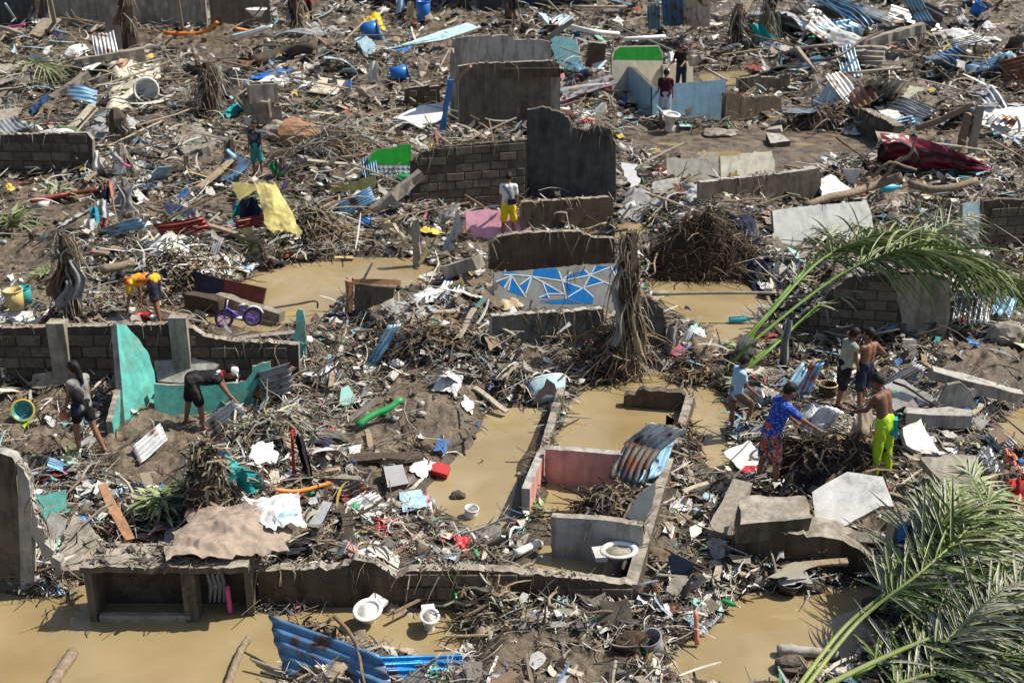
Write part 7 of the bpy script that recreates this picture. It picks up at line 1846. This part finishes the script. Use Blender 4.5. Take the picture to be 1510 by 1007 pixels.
# ------------------------------------------------------------------ scattered debris
LAND = [('the retaining wall', 200, 520), ('the purple bicycle', 352, 472), ('the turquoise shard', 195, 560), ('the walking woman', 136, 640), ('the concrete counter', 230, 850), ('the brown tarpaulin', 345, 790),
        ('the mossy stump', 318, 715), ('the pink walled room', 850, 700), ('the stained toilet', 908, 830), ('the mural wall', 830, 430), ('the straw hung post', 912, 470), ('the man in yellow shorts', 750, 320),
        ('the black wall', 842, 250), ('the green tiled wall', 575, 245), ('the yellow torn sheet', 410, 320), ('the roofless concrete room', 750, 150), ('the blue enclosure', 1000, 150), ('the muddy stream', 1120, 215),
        ('the maroon car wreck', 1370, 235), ('the beige panels', 1060, 250), ('the root mass', 1045, 360), ('the fallen tree trunk', 1250, 285), ('the brick patterned wall', 1300, 455), ('the arching fronds', 1180, 430),
        ('the boys', 1180, 620), ('the lime trousers', 1298, 650), ('the white painted slab', 1255, 745), ('the foundation wall', 1190, 815), ('the tan pool', 1150, 910), ('the near corner fronds', 1400, 880),
        ('the grille crate', 585, 705), ('the green roll', 562, 606), ('the bright blue roofing', 540, 980), ('the half sunk toilet', 540, 895), ('the orange frame post', 515, 430), ('the long block wall', 70, 235),
        ('the square muddy slab', 285, 205), ('the striped cloth heap', 195, 130), ('the compound wall', 240, 40), ('the little boy', 382, 220), ('the long pale door', 640, 55), ('the cream board', 482, 125),
        ('the green topped wall', 940, 80), ('the cream roof sheet', 1260, 20), ('the plank stack', 1280, 85), ('the white roof sheet', 1480, 175), ('the sand bank', 1450, 540), ('the yellow pail', 28, 450),
        ('the hanging shirts', 155, 310), ('the pale panel', 1210, 325), ('the blue tub', 806, 565), ('the upper yard', 60, 360), ('the concrete column', 176, 50), ('the far wall', 700, 10), ('the red pole', 432, 670), ('the far right wrack', 1460, 60)]
LP_ = np.array([(a, b) for _, a, b in LAND], float)
def near_label(px, py):
    d = (LP_[:, 0] - px) ** 2 + 2.2 * (LP_[:, 1] - py) ** 2
    k = int(np.argmin(d)); dx, dy = px - LP_[k, 0], py - LP_[k, 1]
    dist = math.sqrt(d[k])
    far = 'close ' if dist < 40 else ''
    if abs(dy) * 1.3 > abs(dx): rel = 'before' if dy > 0 else 'behind'
    else: rel = 'beside' if dx > 0 else 'alongside'
    return (far + rel + ' ' + LAND[k][0]).strip()

USED = set()
def second_land(px, py):
    d = (LP_[:, 0] - px) ** 2 + 2.2 * (LP_[:, 1] - py) ** 2
    return LAND[int(np.argsort(d)[1])][0]

# how thickly the wrack lies, drawn over the photograph
BARE = [([(310, 452), (400, 452), (400, 500), (310, 500)], .08), ([(680, 330), (790, 330), (790, 372), (680, 372)], .08), ([(190, 450), (262, 450), (262, 486), (190, 486)], .2), ([(975, 225), (1150, 225), (1150, 268), (975, 268)], .3), ([(1135, 300), (1290, 300), (1290, 352), (1135, 352)], .3), ([(150, 590), (330, 605), (345, 650), (255, 725), (165, 715), (140, 660)], .06), ([(-20, 570), (120, 575), (110, 660), (60, 660), (0, 640)], .25), ([(20, 270), (140, 275), (120, 460), (-20, 440)], .2), ([(1385, 495), (1530, 520), (1530, 590), (1378, 545)], .07),
        ([(715, 925), (935, 935), (925, 1020), (690, 1020)], .12), ([(575, 560), (725, 560), (700, 640), (640, 740), (560, 745), (500, 650)], .14), ([(930, 182), (1300, 200), (1290, 228), (1150, 258), (930, 220)], .06),
        ([(760, 505), (890, 515), (880, 545), (780, 535)], .12), ([(225, 225), (330, 215), (340, 262), (250, 262)], .4), ([(100, 48), (400, 50), (400, 75), (100, 70)], .2), ([(985, 960), (1200, 990), (1200, 1060), (960, 1060)], .5),
        ([(985, 690), (1090, 690), (1080, 830), (970, 860)], .7), ([(870, 345), (950, 320), (962, 350), (900, 354)], .1), ([(925, 100), (1069, 120), (1069, 178), (962, 178)], .15), ([(1090, 728), (1196, 728), (1196, 775), (1090, 775)], .1), ([(1197, 703), (1318, 703), (1318, 788), (1197, 788)], .1), ([(800, 655), (1000, 665), (960, 900), (770, 870)], .12), ([(715, 380), (935, 380), (935, 470), (715, 470)], .3), ([(262, 735), (450, 735), (440, 830), (250, 830)], .2), ([(1290, 193), (1456, 193), (1456, 256), (1290, 256)], .2), ([(165, 478), (380, 500), (380, 600), (170, 612)], .25)]
def in_poly(x, y, pl):
    c = np.zeros(x.shape, bool); n = len(pl)
    for i in range(n):
        (ax, ay), (bx, by) = pl[i], pl[(i + 1) % n]
        c ^= ((ay > y) != (by > y)) & (x < (bx - ax) * (y - ay) / (by - ay + 1e-9) + ax)
    return c
def density(px, py):
    w = 1.0 + 1.0 * fbm(px / 55, py / 30, 51, 3)
    w = np.clip(w * 1.7 - .62, .08, 2.6)
    for pl, f in BARE: w = np.where(in_poly(px, py, pl), w * f, w)
    for z, pl in POOLS: w = np.where(in_poly(px, py, pl), w * (.10 if z > .7 else .022), w)
    return w
def sample(n, seed, dens=1.0, lo=-18, hi=1050, pw=1.0, xl=-130, xh=1640):
    r = np.random.default_rng(seed); res = np.zeros((0, 2))
    while len(res) < n:
        px = r.uniform(xl, xh, n * 2); py = lo + (hi - lo) * r.uniform(0, 1, n * 2) ** pw
        keep = r.uniform(0, 1.6, n * 2) < density(px, py) ** dens
        res = np.concatenate([res, np.stack([px[keep], py[keep]], 1)])
    px, py = res[:n, 0], res[:n, 1]
    return px, py, gp_many(px, py), r

PAL = np.array([(.19, .15, .10), (.26, .215, .15), (.10, .076, .052), (.14, .11, .077), (.05, .040, .032), (.37, .335, .27), (.46, .43, .37), (.22, .20, .165), (.075, .062, .05), (.31, .28, .23), (.035, .03, .026), (.13, .115, .10)])
BRIGHT = np.array([(.72, .72, .70), (.62, .60, .55), (.02, .14, .40), (.30, .50, .60), (.45, .04, .04), (.03, .30, .12), (.60, .45, .08), (.05, .36, .36), (.55, .15, .22), (.03, .03, .03), (.70, .68, .64), (.55, .55, .56)])

BW = np.array([3, 4, 1, 2, .6, .5, .6, .5, .5, 3, 3.5, 4]); BW = BW / BW.sum()
BRIGHT = BRIGHT * .82 + np.array((.24, .19, .13)) * .18
PAL = PAL * 1.08
def make_strips(n, seed, name, lab, lmin, lmax, wmin, wmax, bright, lift, flat, segs=3, curl=.5):
    px, py, P, r = sample(n, seed, 1.2)
    k = np.clip(P[:, 1] / 24, .6, 2.6) ** .75
    L = r.uniform(lmin, lmax, n) * r.uniform(.5, 1.4, n) * k
    Wd = r.uniform(wmin, wmax, n) * k
    a = r.uniform(0, 2 * np.pi, n); e = r.normal(0, .30, n)
    d = np.stack([np.cos(a) * np.cos(e), np.sin(a) * np.cos(e), np.sin(e)], -1)
    side = np.stack([-np.sin(a), np.cos(a), r.normal(0, .4, n)], -1); side /= np.linalg.norm(side, axis=1, keepdims=True)
    up = np.cross(d, side)
    c = P + np.array([0, 0, 1.0]) * (r.exponential(lift, n) * k)[:, None]
    bend = r.normal(0, curl, n); sag = r.normal(-.15, .3, n)
    rings = []
    for i in range(segs + 1):
        t = i / segs - .5
        p = c + d * (L * t)[:, None] + side * (bend * L * (t * t - .12))[:, None] + up * (sag * L * (t * t - .12))[:, None]
        g = hgt(p[:, 0], p[:, 1]); p[:, 2] = np.maximum(p[:, 2], g + .004)
        w = Wd * (1 - .55 * abs(t) * 1.6)
        if flat: rings.append(np.stack([p - side * w[:, None], p + side * w[:, None]], 1))
        else:
            rings.append(np.stack([p + side * w[:, None], p - side * (w * .5)[:, None] + up * (w * .87)[:, None], p - side * (w * .5)[:, None] - up * (w * .87)[:, None]], 1))
    m = rings[0].shape[1]
    V = np.concatenate(rings, 1)                          # n, (segs+1)*m, 3
    tot = (segs + 1) * m
    q = []
    for i in range(segs):
        if flat: q.append([i * 2, i * 2 + 1, i * 2 + 3, i * 2 + 2])
        else:
            for j in range(3): q.append([i * 3 + j, i * 3 + (j + 1) % 3, (i + 1) * 3 + (j + 1) % 3, (i + 1) * 3 + j])
    Q = (np.arange(n)[:, None, None] * tot + np.array(q)[None]).reshape(-1, 4)
    col = PAL[r.integers(0, len(PAL), n)] * r.uniform(.7, 1.25, n)[:, None]
    br = r.uniform(0, 1, n) < bright
    col[br] = BRIGHT[r.choice(len(BRIGHT), br.sum(), p=BW)] * .8 + .03
    me = fast_mesh(name, V.reshape(-1, 3), Q, ['litter'], not flat, np.repeat(col, tot, 0))
    o = bpy.data.objects.new(name, me); COL.objects.link(o)
    tag(o, lab, 'litter', None, 'stuff')
make_strips(38000, 11, 'twig_litter', 'tangled twigs and sticks covering the mud between the walls', .10, .55, .003, .009, .02, .05, False, 2)
make_strips(34000, 12, 'straw_litter', 'matted straw and torn leaf strips lying over the wrack', .12, .6, .005, .016, .10, .05, True, 3, .9)
make_strips(4500, 13, 'stick_litter', 'thicker sticks and cane lying across the wrack', .5, 1.3, .009, .02, .03, .07, False, 3, .25)

make_strips(6500, 14, 'cloth_litter', 'torn cloth and plastic strips draped over the wrack', .4, 1.0, .012, .040, .38, .08, True, 5, .65)

def make_flakes(n, seed, name, lab, smin, smax, bright, lift, crump):
    px, py, P, r = sample(n, seed, 1.1)
    k = np.clip(P[:, 1] / 24, .6, 2.6) ** .7
    S0 = r.uniform(smin, smax, n) * r.uniform(.5, 1.6, n) * k
    a = r.uniform(0, 2 * np.pi, n)
    nx, ny = r.normal(0, .45, n), r.normal(0, .45, n)
    u = np.stack([np.cos(a), np.sin(a), -(nx * np.cos(a) + ny * np.sin(a))], -1); v = np.stack([-np.sin(a), np.cos(a), -(-nx * np.sin(a) + ny * np.cos(a))], -1)
    asp = r.uniform(.35, 1, n)
    c = P + np.array([0, 0, 1.0]) * (r.exponential(lift, n) * k + S0 * .15)[:, None]
    V = []
    for j in range(3):
        for i in range(3):
            x = (i - 1) * .5 * S0 * (1 + r.normal(0, .25, n)); y = (j - 1) * .5 * S0 * asp * (1 + r.normal(0, .25, n))
            V.append(c + u * x[:, None] + v * y[:, None] + np.array([0, 0, 1.0]) * (r.normal(0, crump, n) * S0)[:, None])
    V = np.stack(V, 1)
    q = np.array([[0, 1, 4, 3], [1, 2, 5, 4], [3, 4, 7, 6], [4, 5, 8, 7]])
    Q = (np.arange(n)[:, None, None] * 9 + q[None]).reshape(-1, 4)
    col = PAL[r.integers(0, len(PAL), n)] * r.uniform(.8, 1.4, n)[:, None]
    br = r.uniform(0, 1, n) < bright
    col[br] = BRIGHT[r.choice(len(BRIGHT), br.sum(), p=BW)]
    me = fast_mesh(name, V.reshape(-1, 3), Q, ['litter'], False, np.repeat(col, 9, 0))
    o = bpy.data.objects.new(name, me); COL.objects.link(o); tag(o, lab, 'litter', None, 'stuff')
make_flakes(9000, 21, 'plastic_litter', 'torn plastic, cloth and paper scraps strewn in the wrack', .05, .17, .50, .06, .16)
make_flakes(9000, 22, 'chip_litter', 'broken wood and plaster chips strewn over the mud', .05, .22, .18, .05, .06)

def make_lumps(n, seed, name, lab, smin, smax, pal):
    px, py, P, r = sample(n, seed, .8)
    bm = bmesh.new(); bmesh.ops.create_icosphere(bm, subdivisions=1, radius=1); bm.verts.ensure_lookup_table()
    base = np.array([v.co[:] for v in bm.verts]); tri = np.array([[v.index for v in f.verts] for f in bm.faces]); bm.free()
    k = np.clip(P[:, 1] / 24, .6, 2.6) ** .7
    s = r.uniform(smin, smax, n) * k * r.uniform(.4, 1.3, n)
    sc = np.stack([s * r.uniform(.7, 1.4, n), s * r.uniform(.7, 1.4, n), s * r.uniform(.35, .9, n)], -1)
    V = base[None] * (1 + r.normal(0, .16, (n, len(base), 1)))
    a = r.uniform(0, 6.28, n)[:, None]
    V = V * sc[:, None, :]
    x = V[..., 0] * np.cos(a) - V[..., 1] * np.sin(a); y = V[..., 0] * np.sin(a) + V[..., 1] * np.cos(a)
    V = np.stack([x, y, V[..., 2]], -1) + P[:, None, :] + np.array([0, 0, 1.0]) * (s * .2)[:, None, None]
    T_ = (np.arange(n)[:, None, None] * len(base) + tri[None]).reshape(-1, 3)
    col = pal[r.integers(0, len(pal), n)] * r.uniform(.75, 1.25, n)[:, None]
    me = fast_mesh(name, V.reshape(-1, 3), T_, ['litter'], False, np.repeat(col, len(base), 0), tri=True)
    o = bpy.data.objects.new(name, me); COL.objects.link(o); tag(o, lab, 'rubble', None, 'stuff')
make_lumps(9000, 31, 'mud_clods', 'mud clods and small stones scattered over the ground', .015, .07, np.array([(.17, .135, .095), (.12, .09, .06), (.21, .17, .12), (.075, .056, .04)]))
make_lumps(1800, 32, 'rubble', 'broken concrete and plaster rubble lying in the mud', .04, .13, np.array([(.30, .28, .25), (.42, .40, .37), (.20, .18, .15), (.6, .58, .54)]))

# individual larger pieces ------------------------------------------------
def variants(kind, n):
    res = []
    for i in range(n):
        mb = MB()
        if kind == 'plank':
            L = 1; k = 5; w, h = random.uniform(.035, .085), random.uniform(.012, .035)
            vs = []
            for j in range(k + 1):
                x = (j / k - .5) + (random.gauss(0, .02) if j in (0, k) else 0); o = .02 * math.sin(j + i)
                for y, z in ((-w, -h), (w, -h), (w, h), (-w, h)): vs.append((x + random.gauss(0, .012), y * (1 + random.gauss(0, .05)) + o, z + o * .3))
            mb.add(vs, [(j * 4 + q, j * 4 + (q + 1) % 4, (j + 1) * 4 + (q + 1) % 4, (j + 1) * 4 + q) for j in range(k) for q in range(4)] + [(3, 2, 1, 0), (k * 4, k * 4 + 1, k * 4 + 2, k * 4 + 3)])
        elif kind == 'pole':
            mb.tube([(-.5, 0, 0), (-.2, random.gauss(0, .012), random.gauss(0, .01)), (.2, random.gauss(0, .012), random.gauss(0, .01)), (.5, 0, 0)], [.02, .019, .018, .015], 6)
        elif kind == 'branch':
            p = Vector((-.5, 0, 0)); d = Vector((1, 0, 0)); pts = [p.copy()]
            for j in range(6):
                d = (d + Vector((0, random.gauss(0, .22), random.gauss(.02, .15)))).normalized(); p = p + d / 6; pts.append(p.copy())
            mb.tube(pts, [.022, .022, .02, .018, .015, .011, .006], 6)
            for q in random.sample(range(2, 6), 3):
                dd = (d + Vector((0, random.choice((-1, 1)) * random.uniform(.5, 1.1), random.uniform(-.1, .6)))).normalized(); l = random.uniform(.12, .3)
                mb.tube([pts[q], pts[q] + dd * l * .5, pts[q] + (dd + Vector((0, 0, .15))) * l], [.011, .009, .003], 5)
        elif kind == 'chunk':
            bm = bmesh.new()
            for _ in range(11): bm.verts.new((random.uniform(-.5, .5), random.uniform(-.4, .4), random.uniform(-.22, .22)))
            bmesh.ops.convex_hull(bm, input=bm.verts)
            bmesh.ops.delete(bm, geom=[v for v in bm.verts if not v.link_faces], context='VERTS')
            bm.verts.index_update(); mb.add([v.co.copy() for v in bm.verts], [[v.index for v in f.verts] for f in bm.faces]); bm.free()
        elif kind == 'board':
            pl = [(-.5, -.32), (.5, -.32), (.5, .32), (-.5, .32)]
            pl = [(x + random.gauss(0, .07), y + random.gauss(0, .06)) for x, y in pl]; pl = rough_edges(pl, .02, .14)
            mb.plate([(x, y, .012) for x, y in pl], Vector((0, 0, 1)), .024)
        elif kind == 'sheet':
            wv = random.choice((4, 5, 6)); ph = random.uniform(0, 30); b = random.uniform(-.08, .12)
            f = lambda u, v, o=0: Vector((u - .5 + .04 * float(vnoise(np.array(v * 6 + ph), np.array(u * 1.0))), (v - .5) * .6, .022 * math.sin(v * wv * 6.283) + b * math.sin(u * 3.14) + .09 * float(fbm(np.array(u * 2 + ph), np.array(v * 2.5), 3, 3)) + o))
            mb.grid(8, wv * 6, f); k = len(mb.v); m2 = MB().grid(8, wv * 6, lambda u, v: f(u, v, -.008)); mb.v += m2.v
            for q in m2.f: mb.f.append([k + z for z in reversed(q)]); mb.m.append(0)
        else:
            ph = random.uniform(0, 60); amp = .16 if kind == 'rag' else .24
            def f(u, v, o=0):
                a, b = u - .5, v - .5; an = math.atan2(b, a); rr = 1 + .6 * float(fbm(np.array(math.cos(an) * 1.5 + ph), np.array(math.sin(an) * 1.5), 4, 3))
                return Vector((a * rr, b * rr * .7, amp * (abs(float(fbm(np.array(u * 4 + ph), np.array(v * 3.2), 7, 4))) * 1.8 + .2) * (1 - (2 * max(abs(a), abs(b))) ** 3 * .7) + o))
            mb.grid(12, 9, f); k = len(mb.v); m2 = MB().grid(12, 9, lambda u, v: f(u, v, -.012)); mb.v += m2.v
            for q in m2.f: mb.f.append([k + z for z in reversed(q)]); mb.m.append(0)
        me = bpy.data.meshes.new(kind); me.from_pydata(mb.v, [], mb.f)
        if kind in ('sheet', 'rag', 'bag', 'branch'): me.polygons.foreach_set('use_smooth', [True] * len(me.polygons))
        me.materials.append(MATS[{'plank': 'scatter_wood', 'pole': 'scatter_wood', 'branch': 'scatter_wood', 'chunk': 'scatter_hard', 'board': 'scatter_hard', 'sheet': 'scatter_metal', 'rag': 'scatter_cloth', 'bag': 'scatter_film'}[kind]]); me.update()
        res.append(me)
    return res

def scatter(kind, name, cat, n, seed, smin, smax, cols, group, tilt, lift, noun, nv=12, thick=1.0, dens=1.2, **kw):
    vs = variants(kind, nv); px, py, P, r = sample(n, seed, dens, **kw)
    for i in range(n):
        k = min(2.3, max(.6, P[i][1] / 24)) ** .7
        s = r.uniform(smin, smax) * r.uniform(.6, 1.4) * k
        cn, c = cols[r.integers(0, len(cols))]
        o = bpy.data.objects.new(name, vs[r.integers(0, nv)])
        tl = r.normal(0, tilt)
        link(o, Vector(P[i]) + Vector((0, 0, .02 + abs(r.normal(0, lift)) * k + abs(math.sin(tl)) * s * .35)), None)
        o.rotation_euler = (r.normal(0, tilt * .7), tl, r.uniform(0, 6.283))
        q = s ** .5 if thick else s
        o.scale = (s, q if kind in ('plank', 'branch', 'pole') else s * r.uniform(.7, 1.1), q if kind in ('plank', 'branch', 'pole') else s)
        v = r.uniform(.75, 1.2); o.color = (c[0] * v, c[1] * v, c[2] * v, 1)
        size = 'long ' if s > (smin + smax) * .62 else 'short ' if s < (smin + smax) * .42 else ''
        if kind in ('chunk', 'rag', 'bag'): size = {'long ': 'large ', 'short ': 'small '}.get(size, '')
        pose = ' standing up' if abs(tl) > tilt * 1.3 and kind in ('plank', 'board', 'sheet', 'branch') else ''
        lbl = size + cn + ' ' + noun + pose + ' ' + near_label(px[i], py[i])
        if lbl in USED:
            l2 = lbl + ' toward ' + second_land(px[i], py[i])
            if len(l2.split()) <= 16: lbl = l2
        USED.add(lbl)
        tag(o, lbl, cat, group)
WOOD = [('grey', (.30, .26, .20)), ('brown', (.21, .15, .10)), ('dark', (.09, .07, .05)), ('pale', (.42, .37, .28)), ('tan', (.34, .26, .17))]
HARD = [('grey', (.30, .285, .255)), ('brown', (.19, .155, .115)), ('pale', (.50, .48, .43)), ('dark', (.11, .10, .085)), ('tan', (.36, .30, .22))]
BRD = HARD + [('white', (.72, .71, .68)), ('pale blue', (.36, .52, .60)), ('cream', (.60, .54, .40)), ('brown', (.22, .16, .11)), ('mint', (.30, .52, .47))]
CLOTH = [('grey', (.26, .25, .23)), ('brown', (.19, .145, .10)), ('white', (.66, .65, .62)), ('black', (.03, .03, .032)), ('blue', (.07, .14, .30)), ('tan', (.40, .33, .23)), ('pale', (.50, .48, .44)), ('red', (.26, .06, .055)), ('navy', (.03, .04, .09)), ('pink', (.42, .25, .25)), ('dull green', (.12, .17, .10)), ('mud stained', (.24, .19, .135)), ('grey brown', (.22, .19, .15))]
FILM = [('white', (.76, .76, .74)), ('clear grey', (.50, .51, .51)), ('white', (.70, .70, .68)), ('blue', (.05, .22, .55)), ('black', (.025, .025, .027)), ('pale blue', (.40, .58, .66)), ('yellow', (.62, .48, .08)), ('green', (.04, .30, .14)), ('red', (.48, .04, .05))]
METAL = [('grey', (.40, .41, .41)), ('silvery', (.60, .61, .60)), ('blue grey', (.26, .36, .44)), ('rusty', (.22, .11, .065)), ('blue', (.12, .24, .36)), ('dark', (.10, .10, .10))]
scatter('plank', 'plank', 'plank', 290, 101, .35, 1.1, WOOD, 'loose planks strewn through the wrack', .17, .10, 'plank')
scatter('branch', 'branch', 'branch', 295, 102, .5, 1.5, WOOD, 'broken branches strewn through the wrack', .30, .08, 'broken branch')
scatter('chunk', 'concrete_chunk', 'concrete chunk', 290, 103, .14, .42, HARD, 'concrete chunks strewn through the mud', .5, .02, 'concrete chunk', dens=1.0)
scatter('board', 'board', 'board', 200, 104, .22, .62, BRD, 'broken boards strewn through the wrack', .35, .08, 'board')
scatter('sheet', 'metal_sheet', 'metal sheet', 120, 105, .3, .75, METAL, 'torn roofing pieces strewn through the wrack', .4, .08, 'corrugated scrap')
scatter('rag', 'rag', 'rag', 295, 106, .22, .6, CLOTH, 'rags strewn through the wrack', .3, .03, 'rag')
scatter('bag', 'plastic_bag', 'plastic bag', 250, 107, .16, .42, FILM, 'plastic bags strewn through the wrack', .3, .04, 'plastic bag')
scatter('pole', 'timber_pole', 'timber pole', 150, 108, 1.0, 2.2, WOOD, 'timber poles strewn through the far wrack', .16, .14, 'timber pole', hi=330)
scatter('pole', 'timber_pole', 'timber pole', 90, 109, .7, 1.6, WOOD, 'timber poles strewn through the near wrack', .16, .10, 'timber pole', lo=330)
WSH = METAL + [('white', (.72, .72, .70)), ('white', (.68, .68, .66)), ('pale blue', (.42, .56, .64))]
scatter('sheet', 'roof_sheet', 'roof sheet', 75, 110, .6, 1.3, WSH, 'roof sheets strewn over the far wrack', .35, .2, 'roof sheet', xl=1120, hi=210)
scatter('sheet', 'roof_sheet', 'roof sheet', 40, 111, .45, .95, WSH, 'roof sheets strewn over the far yards', .3, .15, 'roof sheet', xh=1120, hi=240)
